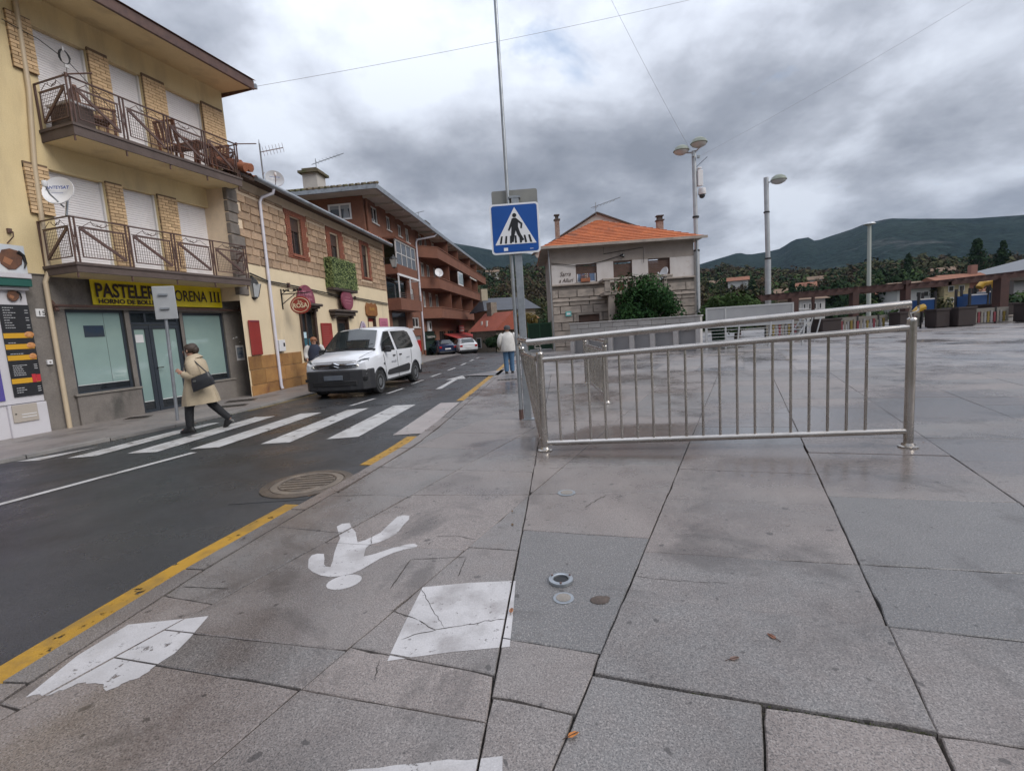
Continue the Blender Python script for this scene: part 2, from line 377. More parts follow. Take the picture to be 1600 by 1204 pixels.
m_white = worn_paint('worn_white_road_paint', (0.50, 0.49, 0.48), 0.605, 5.0)
m_white2 = worn_paint('rubbed_white_paint', (0.46, 0.45, 0.44), 0.60, 3.0)
m_pbar = worn_paint('pinkish_bar_paint', (0.36, 0.315, 0.30), 0.64, 4.0)
K = 1.02
def quad_mark(name, pts, m, k=K, dz=0.005):
    v = [(x * k, y * k, roadz(y * k) + dz) for x, y in pts]
    return MB().add(v, [tuple(range(len(v)))]).build(name, m, road)
for i, p in enumerate([((-1.74, 6.80), (-1.30, 6.80), (-1.06, 9.62), (-1.46, 9.70)), ((-2.69, 6.82), (-2.24, 6.85), (-1.96, 9.71), (-2.42, 9.75)),
          ((-3.61, 6.78), (-3.19, 6.77), (-2.89, 9.64), (-3.30, 9.57)), ((-4.58, 6.73), (-4.18, 6.75), (-3.76, 9.45), (-4.19, 9.48)),
          ((-5.46, 6.72), (-5.03, 6.70), (-4.64, 9.38), (-5.05, 9.40)), ((-6.25, 6.66), (-5.88, 6.69), (-5.50, 9.0), (-5.68, 9.0), (-5.93, 8.4)), ((-6.98, 6.66), (-6.62, 6.64), (-6.40, 7.35))]):
    quad_mark('crosswalk_bar', p, m_pbar if i == 0 else m_white)
quad_mark('centre_line', ((-5.85, 3.0), (-5.76, 2.97), (-4.33, 6.50), (-4.43, 6.52)), m_white)
quad_mark('centre_line', ((-7.2, -0.6), (-7.1, -0.63), (-5.76, 2.965), (-5.85, 2.995)), m_white)
for p, q in (((-3.42, 10.15), (-3.17, 11.1)), ((-3.08, 11.9), (-2.90, 12.9)), ((-2.86, 13.9), (-2.72, 14.9)), ((-2.62, 15.8), (-2.45, 16.9)), ((-2.34, 18.0), (-2.19, 19.2)), ((-2.09, 20.4), (-1.97, 21.6)), ((-1.9, 22.8), (-1.8, 23.8)), ((-1.75, 25.5), (-1.7, 27))):
    quad_mark('lane_dash', ((p[0] - .05, p[1]), (p[0] + .05, p[1]), (q[0] + .05, q[1]), (q[0] - .05, q[1])), m_white)
quad_mark('lane_arrow', ((-1.93, 12.2), (-1.78, 12.2), (-1.60, 14.43), (-1.37, 14.45), (-1.55, 15.6), (-1.98, 14.37), (-1.75, 14.41)), m_white2)
# small sealed road patches
m_patch = mat('asphalt_patch', (0.026, 0.026, 0.027), (0.036, 0.036, 0.037), sc=3, rough=0.5, fine=.4, bsc=140, world=True, bump=.3)
for cx, cy, a, b in ((-1.75, 18.2, .42, .12), (-1.9, 21.0, .45, .18)):
    MB().add([(cx - a, cy - b, roadz(cy) + .004), (cx + a, cy - b * .6, roadz(cy) + .004), (cx + a * .9, cy + b, roadz(cy) + .004), (cx - a * .9, cy + b * .8, roadz(cy) + .004)], [(0, 1, 2, 3)]).build('asphalt_patch', m_patch, road)

# ---------------------------------------------------------------- plaza: trapezoid granite slabs, each its own piece near the camera
TH = rad(25.7); E1 = Vector((math.sin(TH), math.cos(TH))); E2 = Vector((math.cos(TH), -math.sin(TH))); PO = Vector((1.14, 3.66))
def VU(v, u): p = PO + E2 * v + E1 * u; return (p.x, p.y)
def clip(poly, nx, ny, d):      # keep nx*x+ny*y<=d
    o = []
    for i in range(len(poly)):
        a, b = poly[i], poly[(i + 1) % len(poly)]; da, db = nx * a[0] + ny * a[1] - d, nx * b[0] + ny * b[1] - d
        if da <= 0: o.append(a)
        if (da < 0 < db) or (db < 0 < da): t = da / (da - db); o.append((a[0] + (b[0] - a[0]) * t, a[1] + (b[1] - a[1]) * t))
    return o
def area(p): return sum(p[i][0] * p[(i + 1) % len(p)][1] - p[(i + 1) % len(p)][0] * p[i][1] for i in range(len(p))) / 2
def inset(poly, d):
    if area(poly) < 0: poly = poly[::-1]
    q = poly
    for i in range(len(poly)):
        a, b = poly[i], poly[(i + 1) % len(poly)]; l = math.hypot(b[0] - a[0], b[1] - a[1])
        if l < 1e-4: continue
        nx, ny = (b[1] - a[1]) / l, -(b[0] - a[0]) / l
        q = clip(q, nx, ny, nx * a[0] + ny * a[1] - d)
        if len(q) < 3: return []
    r = []
    for p in q:
        if not r or math.hypot(p[0] - r[-1][0], p[1] - r[-1][1]) > .004: r.append(p)
    return r

def granite(name, c1, c2, c3, wet=0.5, rnd=True):
    m = bpy.data.materials.new(name); m.use_nodes = True; MATS[name] = m
    t = m.node_tree; b = t.nodes['Principled BSDF']; L = t.links.new
    def N(k, **kw):
        n = t.nodes.new(k)
        for a, v in kw.items(): setattr(n, a, v)
        return n
    pos = N('ShaderNodeNewGeometry').outputs['Position']
    def noise(sc, det, rg=.6, sx=None, dist=0):
        n = N('ShaderNodeTexNoise'); n.inputs['Scale'].default_value = sc; n.inputs['Detail'].default_value = det; n.inputs['Roughness'].default_value = rg; n.inputs['Distortion'].default_value = dist
        if sx:
            q = N('ShaderNodeMapping'); q.inputs['Rotation'].default_value = (0, 0, TH); q.inputs['Scale'].default_value = sx; L(pos, q.inputs[0]); L(q.outputs[0], n.inputs['Vector'])
        else: L(pos, n.inputs['Vector'])
        return n.outputs[0]
    def mr(x, a, b_, c, d):
        n = N('ShaderNodeMapRange'); L(x, n.inputs[0])
        for i, v in enumerate((a, b_, c, d)): n.inputs[i + 1].default_value = v
        return n.outputs[0]
    def mix(f, a, b_, mode='MIX'):
        n = N('ShaderNodeMix', data_type='RGBA', blend_type=mode)
        for i, v in ((0, f), (6, a), (7, b_)):
            if isinstance(v, tuple): n.inputs[i].default_value = (*v, 1)
            elif isinstance(v, (int, float)): n.inputs[i].default_value = v
            else: L(v, n.inputs[i])
        return n.outputs[2]
    def math_(op, a, b_):
        n = N('ShaderNodeMath', operation=op)
        for i, v in ((0, a), (1, b_)):
            if isinstance(v, (int, float)): n.inputs[i].default_value = v
            else: L(v, n.inputs[i])
        return n.outputs[0]
    oi = N('ShaderNodeObjectInfo').outputs['Random']
    sel = math_('ADD', mr(noise(.9, 4), .3, .7, -.35, .35), oi) if rnd else mr(noise(.5, 4), .35, .65, 0, 1)
    base = mix(mr(sel, .15, .85, 0, 1), c1, c2)
    blot = mr(noise(4.5, 6, .68), .42, .66, 0, 1); base = mix(math_('MULTIPLY', blot, .45), base, c3)
    # crystals: pale and dark flecks, slightly elongated
    fl = noise(120, 3, .8, (1, .75, 1)); dk = noise(150, 3, .8); md = noise(30, 5, .75)
    base = mix(mr(fl, .49, .63, 0, .70), base, (0.38, 0.345, 0.325)); base = mix(mr(dk, .50, .60, 0, .82), base, (0.055, 0.052, 0.052)); base = mix(mr(md, .48, .68, 0, .42), base, (0.13, 0.115, 0.11))
    # little dark pits and stains
    st = noise(7.5, 8, .78); base = mix(mr(st, .61, .68, 0, .65), base, (0.09, 0.08, 0.075))
    sm = noise(1.15, 7, .7, None, .8); base = mix(mr(sm, .54, .64, 0, .58), base, (0.075, 0.066, 0.062))     # old damp and dirt blotches
    gum = noise(13, 2, .4); base = mix(mr(gum, .70, .72, 0, .7), base, (0.05, 0.045, 0.043))
    wn_ = math_('ADD', math_('MULTIPLY', noise(.42, 5, .55, (1, .8, 1), .6), .75), math_('MULTIPLY', noise(2.3, 5, .65), .25))
    sp = N('ShaderNodeSeparateXYZ'); L(pos, sp.inputs[0])
    def pud(cx, cy, rx, ry):
        a = math_('DIVIDE', math_('SUBTRACT', sp.outputs[0], cx), rx); b_ = math_('DIVIDE', math_('SUBTRACT', sp.outputs[1], cy), ry)
        return math_('SUBTRACT', 1.0, math_('ADD', math_('MULTIPLY', a, a), math_('MULTIPLY', b_, b_)))
    pd = math_('MAXIMUM', math_('MAXIMUM', pud(3.3, 4.35, 1.35, .75), pud(1.9, 5.6, 2.4, .8)), pud(4.8, 6.2, 1.6, .7))
    wn_ = math_('ADD', wn_, mr(pd, -.6, .5, 0, .17))
    wetv = mr(wn_, .47, .62, 0, 1)
    dark = mix(1.0, base, (0.60, 0.575, 0.565), 'MULTIPLY'); base = mix(math_('MULTIPLY', wetv, wet), base, dark)
    L(base, b.inputs['Base Color'])
    r1 = mr(noise(60, 3), .3, .7, -.06, .06)
    L(math_('ADD', mr(wetv, 0, 1, .42, .11), r1), b.inputs['Roughness'])
    b.inputs['Specular IOR Level'].default_value = .5
    bn = N('ShaderNodeBump'); bn.inputs['Distance'].default_value = .004; L(math_('ADD', fl, math_('MULTIPLY', st, .8)), bn.inputs['Height']); L(mr(wetv, 0, 1, .42, .16), bn.inputs['Strength']); L(bn.outputs[0], b.inputs['Normal'])
    return m
m_slab = granite('granite_slab', (0.250, 0.212, 0.194), (0.186, 0.177, 0.172), (0.190, 0.155, 0.140), .95)
m_dslab = granite('dark_granite_slab', (0.140, 0.138, 0.138), (0.165, 0.161, 0.158), (0.115, 0.113, 0.112), .5)
m_joint = mat('joint_dirt', (0.050, 0.043, 0.036), (0.085, 0.074, 0.058), sc=3, rough=.95, fine=.3, bsc=60, world=True, stain=((0.06, 0.075, 0.025), 1.2, .58, .66))
for o in list(road.children):
    if o.name.startswith('kerb_stone') or o.name == 'kerb': o.data.materials[0] = m_slab
# bedding sheet under every slab
plaza = struct(MB().add([(xat(EDGE, -6) + .06, -6, -.035), (48, -6, -.035), (48, 46, -.035), (xat(EDGE, 46) + 2.5, 46, -.035), (xat(EDGE, 30) + .06, 30, -.035), (xat(EDGE, 16.9) + .06, 16.9, -.035), (xat(EDGE, 9.7) + .06, 9.7, -.035), (xat(EDGE, 6.3) + .06, 6.3, -.035), (xat(EDGE, 4.05) + .06, 4.05, -.035), (xat(EDGE, 2.0) + .06, 2.0, -.035), (xat(EDGE, .8) + .06, .8, -.035)], [tuple(range(11))]).build('plaza', m_joint))
A0, A1 = Vector((-0.17, 1.6)), Vector((0.25, 5.53)); AD = (A1 - A0).normalized(); AN = Vector((AD.y, -AD.x)); AC = AN.dot(A0)     # seam A, normal to the right
UMAX = 9.5; VMAX = 8.95
STRIPS = [-7.6, -6.5, -5.4, -4.3, -3.2, -2.1, -1.08, 0, 1.12, 2.25, 3.37, 4.5, 5.6, 6.72, 7.84, VMAX]
JT = {0: [(-2.06, .115), (-1.46, .115), (-.93, .17), (.02, .15)], 1.12: [(-1.93, .13), (-1.32, .13), (-.73, .18), (.38, .15)],
      'A0': [(-2.38, .10), (-2.05, .12), (-.88, .14), (-.16, .3)], 'L-1.08': [(-2.55, .16), (-2.27, .1), (-1.2, .15), (-.18, .2)], 'L-2.1': [(-2.72, .17), (-2.50, .2), (-1.45, .2), (-.45, .28)]}
SLABS = []
def kin_clip(poly):
    # clip against the local kerb line (kerb curve is nearly straight over one slab)
    cx, cy = sum(p[0] for p in poly) / len(poly), sum(p[1] for p in poly) / len(poly)
    for yy in {min(p[1] for p in poly), cy, max(p[1] for p in poly)}:
        a, b = offs(EDGE, yy - .3, .145), offs(EDGE, yy + .3, .145)
        dx, dy = b[0] - a[0], b[1] - a[1]; l = math.hypot(dx, dy); nx, ny = -dy / l, dx / l
        poly = clip(poly, nx, ny, nx * a[0] + ny * a[1])
        if len(poly) < 3: return []
    return poly
def cells(v0, v1, key, side):
    js = list(JT.get(key, [])); out_ = []
    lo = (js[0][0] if js else -2.4 + RN.uniform(-.3, .3)); tl = .12
    pre = []; u = lo
    while u > -6.5: u -= RN.uniform(.6, .95); pre.append((u, tl))
    js = pre[::-1] + (js or [(lo, tl)])
    u = js[-1][0]
    while u < UMAX - 1.1: u += RN.uniform(.6, 1.0); js.append((u, RN.uniform(.05, .15)))
    js.append((UMAX, 0))
    for (a, ka), (b, kb) in zip(js, js[1:]):
        w_ = v1 - v0; q = [VU(v0, a), VU(v1, a + ka * w_), VU(v1, b + kb * w_), VU(v0, b)]
        parts = [q]
        if key == 0 and b == -2.06:
            mv = v0 + .61; parts = [[VU(v0, a), VU(mv, a + ka * .61), VU(mv, b + kb * .61), VU(v0, b)], [VU(mv, a + ka * .61), VU(v1, a + ka * w_), VU(v1, b + kb * w_), VU(mv, b + kb * .61)]]
        for q in parts:
            if side: q = clip(q, -AN.x * side, -AN.y * side, -AC * side)
            if len(q) >= 3: out_.append(q)
    return out_
for v0, v1 in zip(STRIPS, STRIPS[1:]):
    if v0 >= 0 and v0 not in (0,): SLABS += cells(v0, v1, v0, 0)
    elif v0 == 0: SLABS += cells(v0, v1, 0, 0)
    elif v0 == -1.08: SLABS += cells(v0, v1, 'A0', 1) + cells(v0, v1, 'L-1.08', -1)
    elif v0 == -2.1: SLABS += cells(v0, v1, 'x', 1) + cells(v0, v1, 'L-2.1', -1)
    else: SLABS += cells(v0, v1, 'y%s' % v0, 1) + cells(v0, v1, 'z%s' % v0, -1)
PAVED = []          # (polygon, top z) kept for the painted marks
DARKS = [(0.33, 2.80), (2.35, 1.75), (2.9, 2.3), (2.6, 5.6), (1.75, 1.2)]
def in_poly(p, q):
    c = False
    for i in range(len(q)):
        a, b = q[i], q[i - 1]
        if (a[1] > p[1]) != (b[1] > p[1]) and p[0] < (b[0] - a[0]) * (p[1] - a[1]) / (b[1] - a[1]) + a[0]: c = not c
    return c
stf = MB(); nsl = 0
cand = []
for q in SLABS:
    if area(q) < 0: q = q[::-1]
    q = kin_clip(q)
    if len(q) < 3 or abs(area(q)) < .01: continue
    q = inset(q, RN.choice((.0012, .0018, .0026, .0034)))
    if len(q) < 3 or area(q) < .008: continue
    cx, cy = sum(p[0] for p in q) / len(q), sum(p[1] for p in q) / len(q)
    if cy < 0.2 and abs(cx) > 3 or cy < -1: continue
    inview = cy > .9 and abs(cx) < cy * 1.2 + .9
    cand.append((math.hypot(cx, cy), inview, q))
cand.sort(key=lambda c: c[0])
for d, inview, q in cand:
    z = RN.gauss(0, .0014)
    if in_poly((.80, 2.0), q): z = .009
    conv = inset(q, .0022)
    if d < 6.5:             # ragged, chipped arrises on the slabs near the camera
        e = []
        for i in range(len(q)):
            (ax, ay), (bx, by) = q[i], q[(i + 1) % len(q)]; l = math.hypot(bx - ax, by - ay); k_ = max(1, int(l / (.09 if d < 4 else .2))); nx, ny = -(by - ay) / l, (bx - ax) / l
            c0 = RN.uniform(.004, .013) if RN.random() < .35 else 0
            e.append((ax + (bx - ax) * c0 / l * .7 + nx * c0 * .6, ay + (by - ay) * c0 / l * .7 + ny * c0 * .6))
            for j in range(1, k_): f = (j + RN.uniform(-.3, .3)) / k_; g = max(0, RN.gauss(.0008, .0016)) + (RN.uniform(.004, .010) if RN.random() < .05 else 0); e.append((ax + (bx - ax) * f + nx * g, ay + (by - ay) * f + ny * g))
        q = e
    cx, cy = sum(p[0] for p in q) / len(q), sum(p[1] for p in q) / len(q)
    t = []
    for x, y in q: l = math.hypot(x - cx, y - cy); t.append((x - (x - cx) / l * .005, y - (y - cy) / l * .005))
    mb = MB(); n = len(q)
    mb.add([(x, y, -.06) for x, y in q] + [(x, y, z - .004) for x, y in q] + [(x, y, z) for x, y in t],
           [tuple(range(2 * n, 3 * n))] + [(i, (i + 1) % n, n + (i + 1) % n, n + i) for i in range(n)] + [(n + i, n + (i + 1) % n, 2 * n + (i + 1) % n, 2 * n + i) for i in range(n)])
    if inview and nsl < 290:
        dk = any(in_poly(p, q) for p in DARKS)
        mb.build('paving_slab', m_dslab if dk else m_slab, plaza); nsl += 1
    else:
        stf.add(mb.v, mb.f)
    if d < 7 and len(conv) > 2: PAVED.append((conv, z))
stf.build('outer_paving', m_slab, plaza, kind='stuff')
# far paving: too shallow to pick slabs apart, one sheet with the joints in the material
m_far = granite('far_granite_paving', (0.33, 0.30, 0.285), (0.245, 0.245, 0.25), (0.27, 0.24, 0.225), .8, False)
t = m_far.node_tree; b = t.nodes['Principled BSDF']; src = b.inputs['Base Color'].links[0].from_socket
br = t.nodes.new('ShaderNodeTexBrick'); mp = t.nodes.new('ShaderNodeMapping'); gp = t.nodes.new('ShaderNodeNewGeometry'); mx = t.nodes.new('ShaderNodeMix'); mx.data_type = 'RGBA'
mp.inputs['Rotation'].default_value = (0, 0, TH - rad(90)); t.links.new(gp.outputs['Position'], mp.inputs[0]); t.links.new(mp.outputs[0], br.inputs['Vector'])
br.inputs['Scale'].default_value = 1.0; br.inputs['Brick Width'].default_value = .85; br.inputs['Row Height'].default_value = 1.12; br.inputs['Mortar Size'].default_value = .006; br.offset = .37
br.inputs['Color1'].default_value = (1.12, 1.08, 1.05, 1); br.inputs['Color2'].default_value = (.72, .74, .78, 1); br.inputs['Mortar'].default_value = (.3, .28, .26, 1)
mx.blend_type = 'MULTIPLY'; mx.inputs[0].default_value = 1; t.links.new(src, mx.inputs[6]); t.links.new(br.outputs[0], mx.inputs[7]); t.links.new(mx.outputs[2], b.inputs['Base Color'])
fp = MB()
# beyond the last row (u > UMAX) and to the right of the last strip
def fpoly(q):
    q = [(x, y) for x, y in q]
    fp.add([(x, y, 0) for x, y in q], [tuple(range(len(q)))])
rest = [VU(-7.6, UMAX), VU(VMAX, UMAX), VU(VMAX, -14), VU(40, -14), (48, 44), (3.5, 44), (2.2, 31), (1.05, 24)]
fpoly([VU(-7.6, UMAX), VU(VMAX, UMAX), VU(VMAX, 42), (3.2, 44), (1.4, 31), (offs(EDGE, 24, .145)[0], 24), (offs(EDGE, 16.9, .145)[0], 16.9)])
fpoly([VU(VMAX, -14), VU(44, -14), VU(44, 42), VU(VMAX, 42)])
fp.build('far_paving', m_far, plaza)
# white paint on the slabs, cut at the joints exactly as the slabs are
m_pp = worn_paint('white_pavement_paint', (0.50, 0.48, 0.48), 0.615, 24.0, rough=.55, dirt=(0.27, 0.25, 0.245))
m_pp2 = worn_paint('flaking_white_pavement_paint', (0.47, 0.45, 0.45), 0.585, 9.0, rough=.5, dirt=(0.34, 0.32, 0.31))
def paint(name, poly, m):
    mb = MB()
    if area(poly) < 0: poly = poly[::-1]
    for q, z in PAVED:
        p = poly
        for i in range(len(q)):
            a, b = q[i], q[(i + 1) % len(q)]; l = math.hypot(b[0] - a[0], b[1] - a[1])
            if l < 1e-5: continue
            nx, ny = (b[1] - a[1]) / l, -(b[0] - a[0]) / l
            p = clip(p, nx, ny, nx * a[0] + ny * a[1])
            if len(p) < 3: break
        if len(p) >= 3 and abs(area(p)) > 1e-5: mb.add([(x, y, z + .0015) for x, y in p], [tuple(range(len(p)))])
    return mb.build(name, m, plaza)
def rag(p, q, n, a):      # ragged edge between two points
    return [(p[0] + (q[0] - p[0]) * i / n + RN.uniform(-a, a), p[1] + (q[1] - p[1]) * i / n + RN.uniform(-a, a)) for i in range(1, n)]
paint('painted_square', [(-.57, 2.57), (-.31, 2.585), (-.05, 2.575), (-.068, 2.25), (-.085, 2.01), (-.34, 2.0), (-.62, 1.97), (-.60, 2.25)], m_pp)
BAR = [(-1.675, 2.419), (-1.864, 2.400), (-2.073, 2.385), (-2.13, 2.148), (-2.115, 1.885), (-2.018, 1.896), (-1.96, 1.955), (-1.855, 1.943), (-1.785, 1.895), (-1.751, 1.934), (-1.70, 1.965), (-1.688, 2.017), (-1.652, 2.121), (-1.655, 2.24)]
BAR2 = []
for i, (p, q) in enumerate(zip(BAR, BAR[1:] + BAR[:1])): BAR2 += [p] + (rag(p, q, 4, .009) if i > 3 and i < 12 else [])
paint('painted_bar', BAR2, m_pp2)
paint('painted_bar', [(-.63, 1.44)] + rag((-.63, 1.44), (-.11, 1.455), 9, .008) + [(-.11, 1.455), (-.11, 1.05), (-.66, 1.05)], m_pp2)
BODY = [(-1.39, 3.537), (-1.367, 3.587), (-1.309, 3.589), (-1.272, 3.511), (-1.212, 3.422), (-1.14, 3.234), (-1.096, 3.264), (-1.062, 3.31), (-1.018, 3.375), (-0.995, 3.509), (-0.96, 3.672), (-0.92, 3.693), (-0.868, 3.676), (-0.855, 3.597), (-0.876, 3.49), (-0.892, 3.339), (-0.935, 3.265), (-0.988, 3.212), (-1.034, 3.188), (-1.051, 3.132), (-1.029, 3.004), (-0.965, 3.03), (-0.88, 3.093), (-0.789, 3.146), (-0.733, 3.156), (-0.701, 3.125), (-0.707, 3.088), (-0.762, 3.076), (-0.84, 3.032), (-0.909, 2.962), (-0.959, 2.88), (-0.999, 2.813), (-1.036, 2.782), (-1.097, 2.761), (-1.154, 2.759), (-1.22, 2.783), (-1.295, 2.839), (-1.344, 2.894), (-1.39, 3.014), (-1.393, 3.069), (-1.364, 3.092), (-1.315, 3.08), (-1.281, 3.0), (-1.259, 2.932), (-1.234, 2.897), (-1.201, 2.887), (-1.216, 2.965), (-1.249, 3.09), (-1.281, 3.255), (-1.292, 3.325), (-1.34, 3.425)]
HEAD = [(-0.957, 2.725), (-0.952, 2.7), (-0.956, 2.673), (-0.969, 2.649), (-0.99, 2.628), (-1.016, 2.613), (-1.045, 2.605), (-1.074, 2.605), (-1.101, 2.613), (-1.124, 2.627), (-1.139, 2.648), (-1.146, 2.673), (-1.144, 2.699), (-1.132, 2.725), (-1.112, 2.747), (-1.085, 2.764), (-1.054, 2.772), (-1.023, 2.772), (-0.995, 2.764), (-0.972, 2.748)]
paint('painted_symbol_head', HEAD, m_pp)
paint('painted_symbol_body', BODY, m_pp)
# ================================================================ building with the pastry shop
def facade(name, label, cat, ax, ay, deg, z=0.0):
    t = rad(deg); return thing(name, label, cat, (ax, ay, z), math.atan2(math.cos(t), math.sin(t)))
CAMP = Vector((0, 0, CAMZ))
def wpt(root, x, y, z): return root.matrix_basis @ Vector((x, y, z))
m_cream = mat('cream_render', (0.74, 0.60, 0.355), (0.68, 0.54, 0.31), sc=1.1, rough=.9, fine=.08, bsc=60, bump=.15, stain=((0.52, 0.41, 0.255), 1.6, .49, .74, (1, 1, .22)), spec=.2)
m_grey = mat('grey_cement_render', (0.22, 0.197, 0.178), (0.175, 0.157, 0.144), sc=1.6, rough=.9, fine=.15, bsc=50, bump=.25, stain=((0.105, 0.098, 0.09), 1.8, .54, .7, (1, 1, .5)), spec=.2)
m_brick = mat('buff_brick', (0.64, 0.46, 0.28), (0.54, 0.375, 0.22), sc=9, rough=.85, fine=.15, bsc=90, rand=.2, bump=.2, spec=.2)
m_mort = mat('brown_mortar', (0.20, 0.135, 0.085), (0.15, 0.10, 0.07), sc=6, rough=.95, fine=.2, bsc=50)
m_shut = mat('white_shutter', (0.82, 0.79, 0.79), (0.76, 0.73, 0.74), sc=1.5, rough=.5, spec=.35, stain=((.58, .55, .54), 1.4, .6, .8, (1, 1, .3)))
m_iron = mat('brown_iron_paint', (0.085, 0.048, 0.042), (0.125, 0.070, 0.055), sc=8, rough=.55, fine=.2, bsc=80)
m_slabed = mat('brown_painted_concrete', (0.115, 0.085, 0.075), (0.085, 0.062, 0.055), sc=3, rough=.8, fine=.15, bsc=50, bump=.15)
m_dkfr = mat('anthracite_frame', (0.035, 0.043, 0.055), rough=.35)
m_film = mat('frosted_shop_glass', (0.29, 0.40, 0.375), (0.25, 0.35, 0.335), sc=.9, rough=.05, spec=.8, coat=.8)
m_dglass = mat('dark_window_glass', (0.018, 0.022, 0.026), (0.03, 0.034, 0.038), sc=2, rough=.04, spec=.75)
m_beige = mat('beige_pipe', (0.55, 0.44, 0.30), (0.50, 0.40, 0.28), sc=3, rough=.45)
m_tile = mat('clay_roof_tile', (0.36, 0.125, 0.06), (0.26, 0.10, 0.055), sc=2, rough=.85, fine=.25, bsc=30, bump=.2, stain=((0.12, 0.10, 0.06), 1.5, .58, .72))
m_stonesill = mat('stone_sill', (0.24, 0.215, 0.19), (0.19, 0.17, 0.15), sc=5, rough=.8, fine=.15, bsc=60)
m_galv = mat('galvanised_steel', (0.40, 0.42, 0.44), (0.30, 0.32, 0.34), sc=5, rough=.42, metal=.75, fine=.12, bsc=40, stain=((0.24, 0.25, 0.26), 3, .55, .7))
m_black = mat('black_plastic', (0.014, 0.014, 0.015), rough=.5)
m_whitep = mat('white_paint', (0.72, 0.71, 0.71), (0.66, 0.65, 0.66), sc=2, rough=.5)

B1 = facade('apartment_house', 'cream three storey house with brown balconies above a grey shop front', 'house', -8.784, 9.582, 17.5)
X1 = 4.72
WIN = [(0.42, 1.36), (1.76, 2.48), (3.02, 4.03)]
PIERS = [(0.03, .42), (1.36, 1.76), (2.48, 3.02), (4.03, 4.64)]
holes = [(a, b, 5.72, 7.68) for a, b in WIN] + [(a - .12, b - .04, 3.16, 5.03) for a, b in WIN]
MB().wall(-9, X1, 3.0, 8.30, 0, .22, holes).add([(X1, 0, 3.0), (X1, 9, 3.0), (X1, 9, 8.3), (X1, 0, 8.3)], [(0, 1, 2, 3)]).build('upper_wall', m_cream, B1)
SH = [(.22, 1.34, .62, 2.34), (1.44, 2.62, -.1, 2.34), (2.70, 3.88, .52, 2.30)]
MB().wall(-.38, 4.56, -.12, 3.0, .03, .20, SH).add([(4.56, .03, -.12), (4.56, 3, -.12), (4.56, 3, 3.0), (4.56, .03, 3.0)], [(0, 1, 2, 3)]).build('ground_floor_wall', m_grey, B1)
MB().box(-.38, 4.56, .0, .03, 2.985, 3.0).build('wall_ledge', m_grey, B1)
# plinth dado, slightly proud, either side of the door
for a, b, z1 in ((.16, 1.43, .60), (2.64, 3.96, .50)):
    MB().box(a, b, -.03, .03, -.1, z1).build('dado', m_grey, B1, bevel=.008)
    MB().box(a - .03, b + .01, -.06, .06, z1 + .002, z1 + .045).build('sill', m_stonesill, B1, bevel=.006)
# brick piers: every brick a piece
bme = MB().box(-.5, .5, -.5, .5, -.5, .5).mesh('brick', m_brick)
bl = []
def pier(a, b, z0, z1, y=-.055):
    MB().box(a + .006, b - .006, y + .012, .0, z0, z1).build('pier_core', m_mort, B1)
    rows = int((z1 - z0) / .069); n = max(1, round((b - a) / .19)); L_ = (b - a) / n
    for r in range(rows):
        off = L_ / 2 if r % 2 else 0; xs = [a] + [a + off + i * L_ for i in range(n + 1) if a + .02 < a + off + i * L_ < b - .02] + [b]
        for p, q in zip(xs, xs[1:]):
            bl.append(((p + q) / 2, y + .03 + RN.uniform(-.003, .003), z0 + (r + .5) * .069, q - p - .012, .08, .057))
for fl, dx, z0, z1 in ((0, -.12, 3.16, 5.06), (1, 0, 5.74, 7.74)):
    for i, (a, b) in enumerate(PIERS):
        a_, b_ = a + dx, b + dx * (.4 if i < 3 else .1) + (0 if i else -.0)
        if i == 3: a_ = a - .03
        zz = z0
        if i == 0: b_ = b + dx; zz = 4.12 if fl == 0 else 6.75
        if i == 1 or i == 2: a_ = a + (-.04 if fl == 0 else 0); b_ = b + (-.1 if fl == 0 else 0)
        pier(a_, b_, zz, z1)
bl.sort(key=lambda q: (wpt(B1, q[0], q[1], q[2]) - CAMP).length)
stf = MB()
for i, q in enumerate(bl):
    if i < 296: inst('brick', bme, B1, q[:3], None, q[3:])
    else: stf.box(q[0] - q[3] / 2, q[0] + q[3] / 2, q[1] - q[4] / 2, q[1] + q[4] / 2, q[2] - q[5] / 2, q[2] + q[5] / 2)
stf.build('brick_courses', m_brick, B1, kind='stuff')
# roller shutters
def shutter(a, b, z0, z1):
    mb = MB(); z = z0; n = int((z1 - z0) / .048)
    prof = []
    for i in range(n):
        zz = z0 + (z1 - z0) * i / n; h = (z1 - z0) / n
        prof += [(.126, zz), (.117, zz + h * .25), (.116, zz + h * .65), (.120, zz + h * .93)]
    prof.append((.126, z1))
    vs = []
    for y, zz in prof: vs += [(a, y, zz), (b, y, zz)]
    mb.add(vs, [(2 * i, 2 * i + 1, 2 * i + 3, 2 * i + 2) for i in range(len(prof) - 1)])
    o = mb.build('roller_shutter', m_shut, B1)
    MB().box(a, a + .035, .06, .13, z0, z1).box(b - .035, b, .06, .13, z0, z1).build('shutter_guide', m_whitep, o)
for h in holes: shutter(*h)
# eaves
MB().add([(-9, -1.0, 8.18), (X1 + .06, -1.0, 8.18), (X1 + .06, 0.2, 8.26), (-9, .2, 8.26)], [(0, 1, 2, 3)]).build('soffit', m_cream, B1)
MB().box(-9, X1 + .08, -1.06, -1.0, 8.13, 8.36).box(X1 + .06, X1 + .10, -1.0, 8, 8.15, 8.38).build('fascia', m_iron, B1, bevel=.01)
MB().add([(-9, -1.1, 8.37), (X1 + .12, -1.1, 8.37), (X1 + .12, 5, 10.2), (-9, 5, 10.2), (X1 + .12, 9, 8.6), (-9, 9, 8.6)], [(0, 1, 2, 3), (3, 2, 4, 5)]).build('roof', m_tile, B1)
